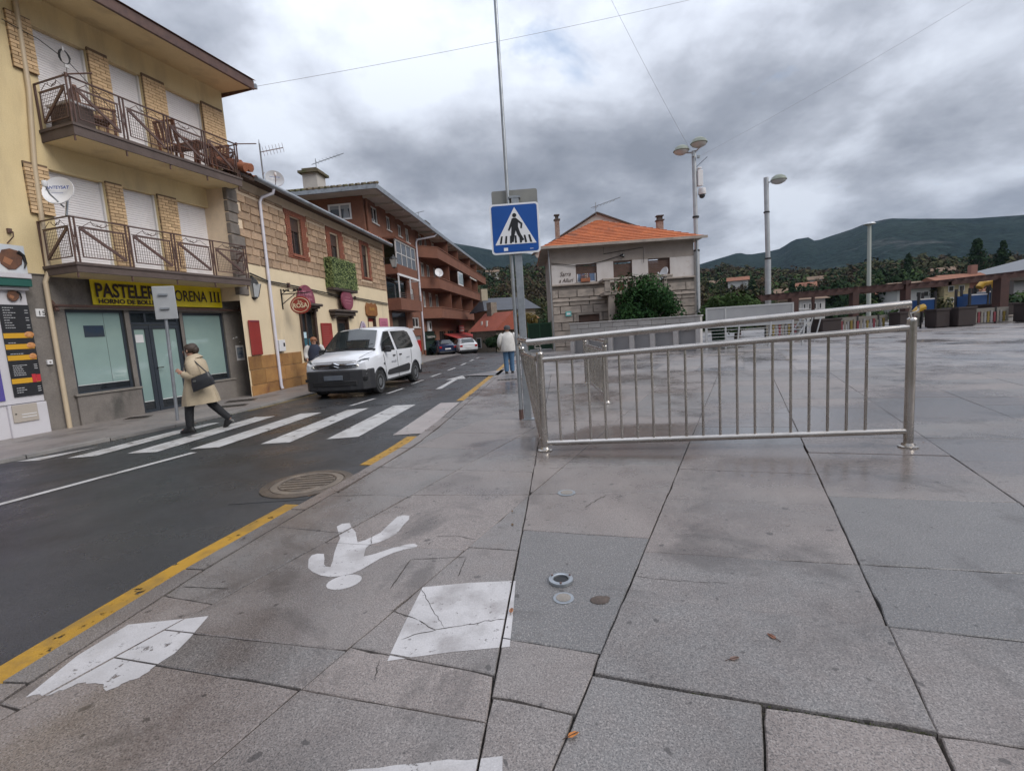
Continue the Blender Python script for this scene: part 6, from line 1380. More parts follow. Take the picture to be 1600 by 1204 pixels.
LC = thing('plain_mast', 'plain far lighting mast behind the brown pergola', 'mast', (33.2, 45, -.8)); MB().tube([(0, 0, 0), (-.1, 0, 9.4)], [.2, .15], 10).build('shaft', mat('greenish_mast', (.42, .44, .40), rough=.5, metal=.3), LC, smooth=50); MB().lathe([(.2, 0), (.5, .08), (.4, .2), (.1, .25)], (-.1, 0, 9.35), 10).build('mast_head', m_lpost, LC)

# ================================================================ pergola, planters, fence palings, playground
m_perg = mat('red_brown_timber', (.065, .026, .020), (.045, .02, .016), sc=3, rough=.8, fine=.2, bsc=20)
m_plant = mat('dark_brown_planter', (.032, .020, .018), (.025, .016, .015), sc=2, rough=.75, fine=.15, bsc=30)
def pergola(lab, beams, posts, y0, y1):
    t = thing('pergola', lab, 'pergola', (beams[0][0], y0, 0))
    x0 = beams[0][0]
    for (a, za, b, zb) in beams:
        for yy in (0, y1 - y0): MB().bar((a - x0, yy, za), (b - x0, yy, zb), .16, .26).build('beam', m_perg, t)
        n = int(abs(b - a) / .55)
        for i in range(n): f = (i + .5) / n; MB().bar((a - x0 + (b - a) * f, -.25, za + (zb - za) * f + .17), (a - x0 + (b - a) * f, y1 - y0 + .25, za + (zb - za) * f + .17), .07, .10).build('slat', m_perg, t)
    for (x, yy, w_, h_) in posts: MB().box(x - x0 - w_ / 2, x - x0 + w_ / 2, yy - w_ / 2, yy + w_ / 2, 0, h_).build('post', m_perg, t)
    return t
pergola('long low red brown pergola behind the plaza fence', [(14.6, 2.18, 23.7, 2.36)], [(16.9, 0, .42, 2.1), (19.95, 3, .14, 2.2), (20.5, 0, .36, 2.2), (23.6, 0, .3, 2.7), (15.2, 3.4, .3, 2.2)], 29, 32.5)
pergola('taller dark pergola at the right edge by the playground', [(23.4, 2.30, 26.2, 2.36), (26.0, 2.38, 34, 2.80)], [(29.2, 0, .5, 2.5), (32.6, 0, .4, 2.75), (26.0, 3.2, .25, 2.4)], 29, 32.5)
for i, (x, w_, y_, h_, lab) in enumerate(((16.2, 1.0, 25.2, .85, 'brown planter box left of the coloured palings, beyond the barrier'), (20.05, .75, 25.0, .95, 'brown planter box right behind the right post of the long barrier'), (22.1, .72, 25.2, .98, 'narrow dark planter box, left of a close pair'), (23.05, .95, 25.0, 1.0, 'wide dark planter box, right of a close pair'), (29.3, 1.6, 29.6, 1.0, 'large dark planter at the foot of the thick pergola post'), (27.2, .8, 25.5, 1.0, 'dark planter at the far right edge of the plaza'))):
    q = thing('planter', lab, 'planter', (x, y_, 0), 0, 'brown planters along the plaza'); MB().box(0, w_, 0, w_, 0.04, h_).build('box', m_plant, q, bevel=.03); MB().box(-.03, w_ + .03, -.03, w_ + .03, h_ - .1, h_).build('rim', m_plant, q, bevel=.01); MB().box(.08, w_ - .08, .08, w_ - .08, 0, .04).build('foot', m_black, q)
PC = [mat('paling_cream', (.19, .17, .14), rough=.6), mat('paling_yellow', (.17, .12, .02), rough=.6), mat('paling_red', (.16, .022, .03), rough=.6), mat('paling_white', (.20, .19, .19), rough=.6)]
def palings(lab, x0, x1, y_, k):
    t = thing('paling_fence', lab, 'fence', (x0, y_, 0), 0, 'coloured paling fences of the playground')
    for zz in (.10, .52): MB().box(0, x1 - x0, .02, .06, zz, zz + .06).build('rail', m_black, t)
    MB().box(0, x1 - x0, .03, .06, .60, .85).build('top_board', mat('dull_beige_board', (.16, .145, .125), rough=.7), t)
    n = int((x1 - x0) / .17)
    for i in range(n): MB().box(i * .17 + .02, i * .17 + .13, -.02, .02, .08, .62 + .04 * ((i * 7) % 3)).build('paling', PC[[0, 3, 1, 3, 2, 0, 3, 1, 0, 2][(i + k) % 10]], t)
    for i in range(int((x1 - x0) / 1.1) + 1): MB().box(i * 1.1 - .03, i * 1.1 + .03, 0, .08, 0, .9).build('post', m_black, t)
palings('coloured paling fence left of the first planter', 13.9, 16.1, 26.4, 0); palings('coloured paling fence between the first and second planters', 17.3, 20.0, 25.7, 3); palings('coloured paling fence under the left blue play panel', 20.9, 22.0, 26.0, 5); palings('coloured paling fence right of the paired planters', 24.1, 27.0, 26.3, 2)
m_pb = mat('play_blue', (.010, .055, .18), rough=.4); m_py = mat('play_yellow', (.50, .29, .02), rough=.4); m_pd = mat('play_post', (.02, .018, .02), rough=.6)
def tower(lab, x, y_, w_, zl, zh, slide):
    t = thing('play_tower', lab, 'play tower', (x, y_, 0), 0, 'playground towers')
    MB().box(0, w_, -.03, .03, zl, zh).build('blue_panel', m_pb, t); MB().box(0, w_, .9, .96, zl, zh).build('blue_panel', m_pb, t); MB().box(-.02, w_ + .02, -.04, .0, zh, zh + .08).build('panel_trim', m_whitep, t)
    for a in (-.08, w_ + .02):
        for yy in (-.05, .95): MB().box(a, a + .12, yy, yy + .12, 0, zh + .5).build('post', m_pd, t)
    MB().box(0, w_, 0, .95, zl - .12, zl - .05).build('deck', m_perg, t)
    for i in range(3): MB().bar((w_ * (.2 + .3 * i), 0, 0), (w_ * (.2 + .3 * i), 0, zl - .1), .10).build('support', m_pd, t)
    pts = slide; q = MB()
    mb = MB().tube([(a, -.4, b) for a, b in pts], .22, 10).build('slide', m_py, t, smooth=50)
    return t
tower('blue and yellow play tower left of the paired planters', 27.4, 32.6, 1.0, .80, 1.52, [(.0, 1.05), (-.35, .95), (-.65, .65), (-.8, .45)])
tower('blue play tower right of the paired planters', 30.8, 32.6, 1.1, .85, 1.6, [(1.2, 2.15), (1.6, 2.15), (1.8, 1.95)])
tower('tall blue play tower with a yellow tube at the top', 32.1, 33.6, 1.0, .95, 1.75, [(1.0, 2.45), (.5, 2.45), (.05, 2.35), (-.15, 2.1)])
q = thing('picnic_shelter', 'small white roofed shelter seen under the pergola beam', 'shelter', (17.4, 31.5, 0)); MB().box(0, 1.7, -.4, .4, 1.42, 1.48).build('roof_board', m_whitep, q)
for a in (.25, .55): MB().box(a, a + .07, -.05, .05, 0, 1.42).build('leg', m_galv, q)
q = thing('yellow_panel', 'yellow play panel beside the grey windbreak screen', 'panel', (16.2, 28.6, 0)); MB().box(0, .32, -.03, .03, .9, 1.68).build('panel', m_py, q); MB().box(.0, .06, .03, .09, 0, 1.7).box(.26, .32, .03, .09, 0, 1.7).build('post', m_pd, q)
q = thing('playground_gate', 'dark metal mesh gate at the far right of the playground', 'gate', (30.6, 28.0, 0))
for a in (0, .55, 1.1): MB().box(a, a + .06, 0, .06, 0, 1.75).build('post', m_pd, q)
MB().box(0, 1.1, 0, .05, 1.68, 1.75).box(0, 1.1, 0, .05, .85, .9).build('rail', m_pd, q)
# low kerb wall at the plaza's far edge
q = thing('low_kerb_wall', 'low pale kerb wall at the far right edge of the plaza', 'low wall', (24.1, 26.8, 0)); MB().box(0, 8, 0, .3, 0, .30).build('wall', m_conc, q, bevel=.02); MB().box(-.03, 8.03, -.04, .34, .30, .36).build('coping', m_gran, q)
# ================================================================ vehicles
m_carw = mat('white_car_paint', (0.70, 0.71, 0.74), (0.66, 0.67, 0.70), sc=1, rough=.28, coat=.6, stain=((.55, .54, .54), 1.6, .62, .8))
m_tyre = mat('tyre_rubber', (0.018, 0.018, 0.019), (0.03, 0.03, 0.03), sc=9, rough=.75)
m_bump = mat('black_bumper', (0.022, 0.022, 0.025), (0.03, 0.03, 0.033), sc=5, rough=.5)
m_chrome = mat('chrome', (.62, .62, .64), rough=.12, metal=1)
m_lens = mat('headlamp_lens', (.30, .32, .35), (.05, .055, .06), sc=12, rough=.06, spec=.8)
m_wheel = mat('steel_wheel', (.30, .31, .32), (.22, .22, .23), sc=6, rough=.35, metal=.7)
m_glassc = mat('car_glass', (0.012, 0.015, 0.017), (0.03, 0.036, 0.036), sc=1.5, rough=.03, spec=.8)
m_seam = mat('panel_gap', (.10, .10, .105), rough=.6)
def carloft(ST):
    """ST: x, zb, wb, w, zmid, wbelt, zbelt, wroof, zroof, crown"""
    mb = MB(); n = 16
    for (x, zb, wb, w, wbelt, zbelt, wr, zr, cr) in ST:
        half = [(0, zb), (wb * .8, zb), (w * .97, zb + .10), (w, (zb + zbelt) * .5), (w * .995, zbelt - .10), (wbelt, zbelt), (wr, zr - .07), (wr * .86, zr - .01), (0, zr + cr)]
        ring = half + [(-y, z) for y, z in half[-2:0:-1]]
        mb.v += [(x, y, z) for y, z in ring]
    for i in range(len(ST) - 1):
        for k in range(n): mb.f.append((i * n + k, (i + 1) * n + k, (i + 1) * n + (k + 1) % n, i * n + (k + 1) % n))
    mb.f += [tuple(range(n)), tuple((len(ST) - 1) * n + k for k in range(n))[::-1]]
    return mb
def fixnormals(me):
    b = bmesh.new(); b.from_mesh(me); bmesh.ops.recalc_face_normals(b, faces=b.faces); b.to_mesh(me); b.free()
def cut_arches(o, xs, zc, r, w):
    for x in xs:
        me = MB().lathe([(r, -w * 2), (r, w * 2)], (x, 0, zc), 28, 'y').mesh('cutter', None); fixnormals(me)
        c = bpy.data.objects.new('cutter', me); COL.objects.link(c); c.parent = o.parent
        bm_ = o.modifiers.new('arch', 'BOOLEAN'); bm_.object = c; bm_.operation = 'DIFFERENCE'; bm_.solver = 'EXACT'
        # keep a central tunnel: cutter only bites the flanks
        m2 = c.data
        bpy.context.view_layer.update()
        me2 = bpy.data.meshes.new_from_object(o.evaluated_get(bpy.context.evaluated_depsgraph_get()))
        o.modifiers.clear(); o.data = me2; bpy.data.objects.remove(c)
    for p in o.data.polygons: p.use_smooth = True
    o.data.set_sharp_from_angle(angle=rad(32))
def wheel(root, x, y, r, wd, spokes=True):
    s = 1 if y > 0 else -1
    t = MB().lathe([(r * .62, -wd / 2), (r * .93, -wd / 2), (r, -wd / 3), (r, wd / 3), (r * .93, wd / 2), (r * .62, wd / 2)], (x, y, r), 26, 'y').build('wheel', m_tyre, root, smooth=40)
    yo = y + s * wd * .5
    MB().lathe([(r * .64, -.02), (r * .64, .012), (r * .58, .004), (r * .40, -.01), (r * .26, .008), (r * .12, .012), (.004, .012)] if s > 0 else [(r * .64, .02), (r * .64, -.012), (r * .58, -.004), (r * .40, .01), (r * .26, -.008), (r * .12, -.012), (.004, -.012)], (x, yo, r), 24, 'y').build('rim', m_wheel, t, smooth=40)
    if spokes:
        for i in range(10): a = i * math.pi / 5; MB().lathe([(r * .055, 0), (r * .05, s * .006)], (x + r * .48 * math.cos(a), yo + s * .001, r + r * .48 * math.sin(a)), 8, 'y').build('rim_hole', m_black, t)
    return t
VAN = thing('parked_van' if False else 'delivery_van', 'white delivery van with a black bumper driving towards the crossing', 'van', (-3.95, 13.75, -.027), 0)
# local +x is the nose
ST = [(2.13, .34, .60, .74, .71, .88, .60, .97, .015), (2.07, .28, .72, .84, .81, .93, .70, 1.03, .02), (1.90, .25, .79, .90, .87, .99, .76, 1.09, .02), (1.55, .24, .82, .917, .89, 1.04, .79, 1.15, .02), (1.22, .24, .82, .92, .90, 1.06, .80, 1.20, .02),
      (.92, .24, .82, .92, .90, 1.08, .765, 1.46, .02), (.58, .24, .82, .92, .90, 1.09, .72, 1.74, .03), (.30, .24, .82, .92, .90, 1.10, .71, 1.80, .03), (-.5, .24, .82, .92, .90, 1.11, .71, 1.83, .03), (-1.5, .24, .82, .92, .90, 1.12, .71, 1.82, .03), (-1.92, .26, .80, .915, .89, 1.13, .70, 1.78, .02), (-2.08, .30, .78, .90, .87, 1.13, .68, 1.72, .02), (-2.17, .34, .70, .84, .82, 1.12, .66, 1.60, .02)]
me = carloft(ST).mesh('body', m_carw); fixnormals(me); vb = bpy.data.objects.new('body', me); COL.objects.link(vb); vb.parent = VAN
cut_arches(vb, (1.40, -1.38), .33, .375, .8)
for x in (1.40, -1.38):
    MB().box(x - .42, x + .42, -.66, .66, .10, .74).build('wheel_housing', m_black, VAN)
    for s in (-1, 1):
        MB().tube([(x + .385 * math.cos(a), s * .905, .33 + .385 * math.sin(a)) for a in [math.pi * (-.04 + 1.08 * i / 14) for i in range(15)]], .026, 6).build('arch_trim', m_bump, VAN)
        wheel(VAN, x, s * .80, .325, .20)
MB().prism([(1.80, .955), (2.0, .90), (2.16, .76), (2.235, .45), (2.25, 0), (2.235, -.45), (2.16, -.76), (2.0, -.90), (1.80, -.955), (1.74, -.80), (1.74, .80)][::-1][::-1], .20, .74).build('front_bumper', m_bump, VAN, bevel=.035, seg=3)
fb = MB().prism([(2.1, .70), (2.22, .60), (2.262, .30), (2.265, 0), (2.262, -.30), (2.22, -.60), (2.1, -.70)], .33, .46).build('lower_grille', m_black, VAN, bevel=.01)
MB().box(2.25, 2.272, -.26, .26, .49, .61).build('number_plate', mat('blank_plate', (.10, .115, .14), (.13, .145, .17), sc=3, rough=.5), VAN, bevel=.004)
MB().prism([(-1.95, .93), (-2.24, .80), (-2.26, 0), (-2.24, -.80), (-1.95, -.93)][::-1], .24, .55).build('rear_bumper', m_bump, VAN, bevel=.03)
# grille band with twin chrome bars and a peaked emblem
def nose(y): return 2.165 - .12 * (abs(y) / .80) ** 2.4
def nosebar(z, h, y0, y1, out_, m, name, peak=0):
    mb = MB(); n = 24; vs = []
    for i in range(n + 1):
        y = y0 + (y1 - y0) * i / n; dz = peak * max(0, 1 - abs(y) / .13); x = nose(y) + out_
        vs += [(x, y, z + dz), (x + .012, y, z + h * .5 + dz), (x, y, z + h + dz), (x - .06, y, z + h * .5 + dz)]
    mb.add(vs, [(4 * i + k, 4 * i + 4 + k, 4 * i + 4 + (k + 1) % 4, 4 * i + (k + 1) % 4) for i in range(n) for k in range(4)])
    return mb.build(name, m, VAN, smooth=40)
nosebar(.785, .12, -.62, .62, .012, m_bump, 'grille')
nosebar(.80, .022, -.60, .60, .03, m_chrome, 'grille_bar', .05); nosebar(.865, .022, -.60, .60, .028, m_chrome, 'grille_bar', .055)
for s in (-1, 1):
    mb = MB(); pts = []
    for y, z0, z1 in ((.50, .80, .88), (.60, .775, .92), (.70, .78, .985), (.79, .82, 1.01), (.862, .90, 1.015)):
        x = nose(y) + .015 - max(0, y - .70) * .55; pts += [(x + .012, s * y, z0), (x - .005, s * y, z1), (x - .09, s * y, z1), (x - .09, s * y, z0)]
    mb.add(pts, [(4 * i + k, 4 * i + 4 + k, 4 * i + 4 + (k + 1) % 4, 4 * i + (k + 1) % 4) for i in range(4) for k in range(4)] + [(0, 1, 2, 3), (16, 17, 18, 19)])
    hl = mb.build('headlight', m_lens, VAN, smooth=30)
    MB().ball((nose(.62) + .02, s * .62, .84), .03, .05, .035, 10, 6).ball((nose(.74) - .01, s * .74, .90), .03, .045, .04, 10, 6).build('bulb', mat('lamp_reflector', (.75, .72, .66), rough=.12, metal=.8), hl)
    MB().box(2.0, 2.16, s * .78 - .07, s * .78 + .07, .46, .54).build('fog_lamp', m_black, VAN)
    # mirror
    mr_ = MB().box(.88, .98, s * 1.0 - .08, s * 1.0 + .08, 1.10, 1.27).bar((.95, s * .88, 1.12), (.95, s * 1.0, 1.16), .06, .05).build('mirror', m_bump, VAN, bevel=.03, seg=2)
    # side glass: lies on the plane between belt and roof edge
    def sp(x, f, off=.008):
        b_, r_ = (.90, 1.105), (.715, 1.745); return (x, s * (b_[0] + (r_[0] - b_[0]) * f + off), b_[1] + (r_[1] - b_[1]) * f)
    for poly in ([(1.10, .06), (.98, .36), (.55, .90), (.22, .92), (.20, .05)], [(.02, .05), (.06, .90), (-1.05, .92), (-1.30, .84), (-1.40, .55), (-1.38, .12), (-1.25, .05)]):
        n = len(poly); vs = [sp(x, f) for x, f in poly] + [sp(x, f, -.02) for x, f in poly]
        MB().add(vs, [tuple(range(n)), tuple(range(n, 2 * n))] + [(i, (i + 1) % n, n + (i + 1) % n, n + i) for i in range(n)]).build('side_window', m_glassc, VAN)
    yb = s * .924
    for pts in ([(1.10, 1.06), (1.02, .75), (.98, .40), (.95, .30)], [(.14, 1.10), (.10, .5), (.05, .30)], [(-1.06, 1.10), (-1.06, .75), (-1.0, .66)], [(1.0, .31), (-.95, .31)]):
        MB().tube([(x, yb, z) for x, z in pts], .006, 4).build('door_seam', m_seam, VAN)
    MB().plate([(.86, .46), (.90, .53), (.80, .60), (-.78, .67), (-.86, .62), (-.82, .48), (-.75, .44)], -.012, .012).build('side_rub_strip', m_bump, VAN, bevel=.006).matrix_local = Matrix.Translation((0, s * .925, 0))
    for x in (.28, -.02 - .2): MB().box(x, x + .16, yb - .02, yb + .02, .96, 1.0).build('door_handle', m_black, VAN, bevel=.01)
    MB().box(-2.16, -2.02, s * .86 - .05, s * .86 + .05, .95, 1.35).build('tail_light', mat('red_lens', (.35, .01, .01), rough=.1), VAN, bevel=.02)
    MB().lathe([(.03, 0), (.03, .012)], (1.1, s * .93, .80), 8, 'y').build('side_repeater', m_bump, VAN)
m_gmark = mat('grey_lettering', (.22, .23, .26), rough=.5)
lettering('cercali', .11, 'side_lettering', m_gmark, VAN, (.60, .932, .78), .001, rot=(rad(90), 0, rad(180)), width=.36); lettering('movil', .07, 'side_lettering', m_gmark, VAN, (-.60, .932, .84), .001, rot=(rad(90), 0, rad(180)), width=.25)
ws = [(1.185, -.73, 1.235), (1.185, .73, 1.235), (.64, .615, 1.715), (.64, -.615, 1.715), (1.225, 0, 1.245), (.635, 0, 1.775)]
MB().add([(x + .03, y, z + .02) for x, y, z in ws], [(0, 4, 5, 3), (4, 1, 2, 5)]).build('windscreen', m_glassc, VAN, smooth=60)
for y in (.15, -.45): MB().bar((1.23, y, 1.265), (1.10, y + .5, 1.36), .015).build('wiper', m_black, VAN)
for s in (-1, 1): MB().tube([(2.06, s * .66, 1.03), (1.7, s * .74, 1.125), (1.3, s * .78, 1.185)], .005, 4).build('bonnet_gap', m_seam, VAN)
MB().tube([(nose(y) + .006, y, .955) for y in [-.6 + i * .1 for i in range(13)]], .005, 4).build('bonnet_gap', m_seam, VAN)
MB().bar((.5, .0, 1.80), (.32, 0, 2.02), .014).build('roof_aerial', m_black, VAN)
MB().prism([(1.26, .74), (1.18, .74), (1.14, 0), (1.18, -.74), (1.26, -.74), (1.29, 0)][::-1], 1.195, 1.232).build('cowl', m_bump, VAN)
VAN.scale = (.93, .93, .93); VAN.rotation_euler = (0, 0, math.atan2(-math.cos(rad(-9)), math.sin(rad(-9))))
# three cars far up the street
def smallcar(name, lab, loc, head, m, ST, rearwin, wsn, sidew, L_=2.0, rear=True):
    t = thing(name, lab, 'car', loc, head, 'cars parked far up the street')
    me = carloft(ST).mesh('body', m); fixnormals(me); o = bpy.data.objects.new('body', me); COL.objects.link(o); o.parent = t
    xf, xr = 1.28, -1.25; cut_arches(o, (xf, xr), .30, .34, .8)
    for x in (xf, xr):
        MB().box(x - .38, x + .38, -.6, .6, .1, .66).build('wheel_housing', m_black, t)
        for s in (-1, 1): wheel(t, x, s * .74, .30, .19, False)
    MB().add(rearwin, [(0, 1, 2, 3)]).build('rear_window', m_glassc, t); MB().add(wsn, [(0, 1, 2, 3)]).build('windscreen', m_glassc, t)
    for s in (-1, 1):
        for poly in sidew: MB().add([(x, s * y, z) for x, y, z in poly], [tuple(range(len(poly)))]).build('side_window', m_glassc, t)
        xe = ST[-1][0]
        MB().box(xe - .02, xe + .16, s * .66 - .12, s * .66 + .12, .66, .84).build('tail_light', MATS['red_lens'], t, bevel=.02)
        MB().box(ST[0][0] - .2, ST[0][0] + .02, s * .6 - .14, s * .6 + .14, .58, .70).build('headlight', m_lens, t, bevel=.02)
        MB().box(.5, .6, s * .92 - .08, s * .92 + .08, .92, 1.04).build('mirror', m, t, bevel=.02)
    MB().box(ST[-1][0] - .035, ST[-1][0], -.26, .26, .55, .66).build('number_plate', m_whitep, t); MB().box(ST[-1][0] - .05, ST[-1][0] + .2, -.78, .78, .24, .42).build('rear_bumper', m_bump, t, bevel=.03)
    MB().box(ST[0][0] - .1, ST[0][0] + .03, -.6, .6, .26, .42).build('front_grille', m_bump, t, bevel=.02)
    return t
HATCH = [(1.95, .30, .5, .68, .62, .62, .5, .68, .02), (1.75, .22, .7, .82, .78, .72, .66, .80, .02), (1.0, .20, .76, .86, .82, .86, .70, .93, .02), (.75, .20, .76, .86, .83, .88, .68, 1.02, .02), (.15, .20, .76, .86, .83, .90, .60, 1.38, .02), (-.5, .20, .76, .86, .83, .91, .60, 1.43, .02), (-1.35, .20, .76, .86, .83, .92, .58, 1.38, .02), (-1.78, .22, .74, .85, .81, .92, .62, 1.02, .02), (-1.95, .28, .66, .80, .76, .86, .6, .93, .02)]
SEDAN = [(2.1, .30, .5, .66, .60, .60, .5, .66, .02), (1.9, .22, .7, .82, .78, .70, .66, .78, .02), (1.0, .20, .76, .87, .83, .85, .70, .92, .02), (.75, .20, .76, .87, .84, .87, .68, 1.0, .02), (.05, .20, .76, .87, .84, .89, .58, 1.36, .02), (-.6, .20, .76, .87, .84, .90, .58, 1.41, .02), (-1.0, .20, .76, .87, .84, .91, .58, 1.36, .02), (-1.6, .20, .76, .87, .83, .92, .66, 1.02, .02), (-2.05, .24, .72, .84, .78, .90, .62, .98, .02), (-2.16, .32, .64, .78, .70, .84, .55, .90, .02)]
rw = [(-1.42, -.50, 1.34), (-1.42, .50, 1.34), (-1.80, .58, 1.01), (-1.80, -.58, 1.01)]; wsn = [(.78, -.62, 1.04), (.78, .62, 1.04), (.2, .54, 1.375), (.2, -.54, 1.375)]
sw_ = [[(.62, .845, .93), (.0, .845, .95), (.0, .655, 1.32), (.2, .665, 1.30)], [(-.08, .845, .95), (-.9, .845, .95), (-.9, .655, 1.32), (-.08, .655, 1.33)]]
m_cblue = mat('dark_blue_car_paint', (.018, .030, .075), (.024, .036, .08), sc=2, rough=.2, coat=.6); m_clime = mat('lime_car_paint', (.32, .36, .06), (.28, .32, .06), sc=2, rough=.25, coat=.5)
rws = [(-1.06, -.5, 1.345), (-1.06, .5, 1.345), (-1.62, .6, 1.03), (-1.62, -.6, 1.03)]
zc_ = roadz(46)
smallcar('parked_car', 'dark blue saloon car parked at the end of the street', (-6.25, 45.2, roadz(45.2)), rad(112), m_cblue, SEDAN, [(x - .03, y, z + .03) for x, y, z in rws], [(x + .02, y, z + .02) for x, y, z in wsn], sw_)
smallcar('parked_car', 'white hatchback parked beside the dark blue car', (-4.15, 44.5, roadz(44.5)), rad(108), m_carw, HATCH, [(x - .03, y, z + .02) for x, y, z in rw], [(x + .02, y, z + .02) for x, y, z in wsn], sw_)
smallcar('parked_car', 'small lime green car farther along past the white one', (-1.75, 49.5, roadz(49.5)), rad(-70), m_clime, HATCH, [(x - .03, y, z + .02) for x, y, z in rw], [(x + .02, y, z + .02) for x, y, z in wsn], sw_)

# ================================================================ people
m_skin = mat('skin', (.42, .24, .17), (.38, .21, .15), sc=9, rough=.55)
def human(root, J, H_, hand_l, hand_r):
    """J: dict of joints; adds fingers and builds one skinned body"""
    k = H_ / 1.6
    R_ = dict(pelvis=.115, waist=.105, chest=.125, neck=.05, jaw=.062, head=.088, crown=.062, lsho=.055, rsho=.055, lelb=.038, relb=.038, lwri=.027, rwri=.027, lhip=.085, rhip=.085, lkne=.052, rkne=.052, lank=.036, rank=.036, ltoe=.03, rtoe=.03)
    JJ = {n: (Vector(p), R_[n] * k) for n, p in J.items()}
    E = [('pelvis', 'waist'), ('waist', 'chest'), ('chest', 'neck'), ('neck', 'jaw'), ('jaw', 'head'), ('head', 'crown'), ('chest', 'lsho'), ('lsho', 'lelb'), ('lelb', 'lwri'), ('chest', 'rsho'), ('rsho', 'relb'), ('relb', 'rwri'), ('pelvis', 'lhip'), ('lhip', 'lkne'), ('lkne', 'lank'), ('lank', 'ltoe'), ('pelvis', 'rhip'), ('rhip', 'rkne'), ('rkne', 'rank'), ('rank', 'rtoe')]
    for s, (d, sd) in (('l', hand_l), ('r', hand_r)):
        wp = JJ[s + 'wri'][0]; d = Vector(d).normalized(); sd = Vector(sd).normalized(); cu = d.cross(sd)
        JJ[s + 'palm'] = (wp + d * .045 * k, (.028 * k, .018 * k)); E.append((s + 'wri', s + 'palm'))
        for i, (o, l_) in enumerate(((-.027, .062), (-.009, .072), (.009, .070), (.027, .055))):
            a = wp + d * .085 * k + sd * o * k; b = a + d * l_ * .5 * k + cu * .012 * k; c = b + d * l_ * .35 * k + cu * .028 * k
            for nm, p, r in (('a', a, .0095), ('b', b, .0085), ('c', c, .0075)): JJ[s + 'f%d%s' % (i, nm)] = (p, r * k)
            E += [(s + 'palm', s + 'f%da' % i), (s + 'f%da' % i, s + 'f%db' % i), (s + 'f%db' % i, s + 'f%dc' % i)]
        a = wp + d * .03 * k - sd * .035 * k; b = a + d * .035 * k - sd * .018 * k
        JJ[s + 't0'] = (a, .011 * k); JJ[s + 't1'] = (b, .009 * k); E += [(s + 'palm', s + 't0'), (s + 't0', s + 't1')]
    return skin('body', JJ, E, m_skin, root, 'pelvis', 1)
def face(root, hc, fd, k, hairm, hair_back=True):
    hc = Vector(hc); fd = Vector(fd).normalized(); up = Vector((0, 0, 1)); sd = up.cross(fd).normalized()
    MB().ball(hc + fd * .098 * k - up * .015 * k, .012 * k, .012 * k, .02 * k, 8, 6).build('nose', m_skin, root)
    for s in (-1, 1):
        MB().ball(hc + fd * .082 * k + sd * s * .033 * k + up * .008 * k, .011 * k, .011 * k, .008 * k, 8, 6).build('eye', m_black, root); MB().ball(hc + sd * s * .088 * k - up * .01 * k, .012 * k, .016 * k, .028 * k, 8, 6).build('ear', m_skin, root)
    MB().ball(hc + fd * .078 * k - up * .06 * k, .014 * k, .02 * k, .006 * k, 8, 4).build('mouth', mat('lip', (.30, .10, .09), rough=.5), root)
def sleeve(root, name, pts, rs, m, n=12): return MB().tube(pts, rs, n).build(name, m, root, smooth=70)
# woman in a beige coat crossing towards the left
WO = thing('person', 'person in a long beige coat and black trousers walking over the crossing', 'person', (-5.44, 8.42, -.024), math.pi + .20)
k = 1.55 / 1.6
J = dict(pelvis=(0, 0, .80), waist=(.03, 0, .95), chest=(.08, 0, 1.13), neck=(.135, 0, 1.275), jaw=(.165, 0, 1.335), head=(.185, 0, 1.405), crown=(.175, 0, 1.455), lsho=(.08, .165, 1.215), lelb=(-.03, .255, .985), lwri=(.19, .215, 1.035), rsho=(.09, -.165, 1.215), relb=(.10, -.24, .98), rwri=(.28, -.14, 1.0), lhip=(.01, .085, .77), lkne=(.15, .085, .43), lank=(.17, .085, .085), ltoe=(.30, .095, .035), rhip=(-.01, -.085, .77), rkne=(-.15, -.10, .44), rank=(-.40, -.13, .15), rtoe=(-.33, -.135, .04))
human(WO, J, 1.55, ((.8, -.2, .5), (0, -.6, .8)), ((.9, .3, .2), (0, .8, .6)))
face(WO, (.185, 0, 1.405), (1, 0, -.1), k, None)
m_coat = mat('beige_coat', (.46, .375, .26), (.40, .325, .225), sc=5, rough=.85, fine=.08, bsc=60, bump=.2, stain=((.34, .27, .19), 3.2, .58, .75)); m_trs = mat('black_trousers', (.012, .012, .014), rough=.8); m_shoe = mat('black_shoe', (.012, .011, .011), rough=.35); m_hair = mat('dark_hair', (.035, .022, .016), (.055, .035, .025), sc=22, rough=.6)
T = lambda a: Matrix.Rotation(rad(a), 3, 'Y')
mb = MB().loft([((-.02, 0, .475), .29, .235, T(4)), ((-.01, 0, .60), .27, .232, T(4)), ((.01, 0, .78), .225, .225, T(4)), ((.035, .0, .94), .185, .205, T(5)), ((.06, 0, 1.08), .175, .215, T(8)), ((.085, 0, 1.18), .155, .215, T(14)), ((.11, 0, 1.245), .11, .165, T(18)), ((.13, 0, 1.285), .072, .085, T(20))], 22)
for i, v in enumerate(mb.v):      # pleats towards the hem
    x, y, z = v; a = math.atan2(y, x + .08); f = max(0, (1.0 - z)) * .05; mb.v[i] = (x + math.cos(a) * f * math.sin(a * 7 + z * 3), y + math.sin(a) * f * math.sin(a * 7 + z * 3), z)
coat = mb.build('coat', m_coat, WO, smooth=80)
MB().loft([((.105, 0, 1.25), .115, .135, T(20)), ((.135, 0, 1.30), .085, .10, T(20)), ((.14, 0, 1.315), .09, .105, T(20)), ((.10, 0, 1.24), .14, .16, T(20))], 16, cap=False).build('collar', m_coat, coat, smooth=60)
MB().tube([(-.30, .02, .49), (-.275, .03, .62), (-.21, .04, .78)], .012, 5).build('coat_vent', m_coat, coat); MB().bar((.115, .212, 1.2), (.02, .226, 1.19), .02, .05).build('epaulette', m_coat, coat)
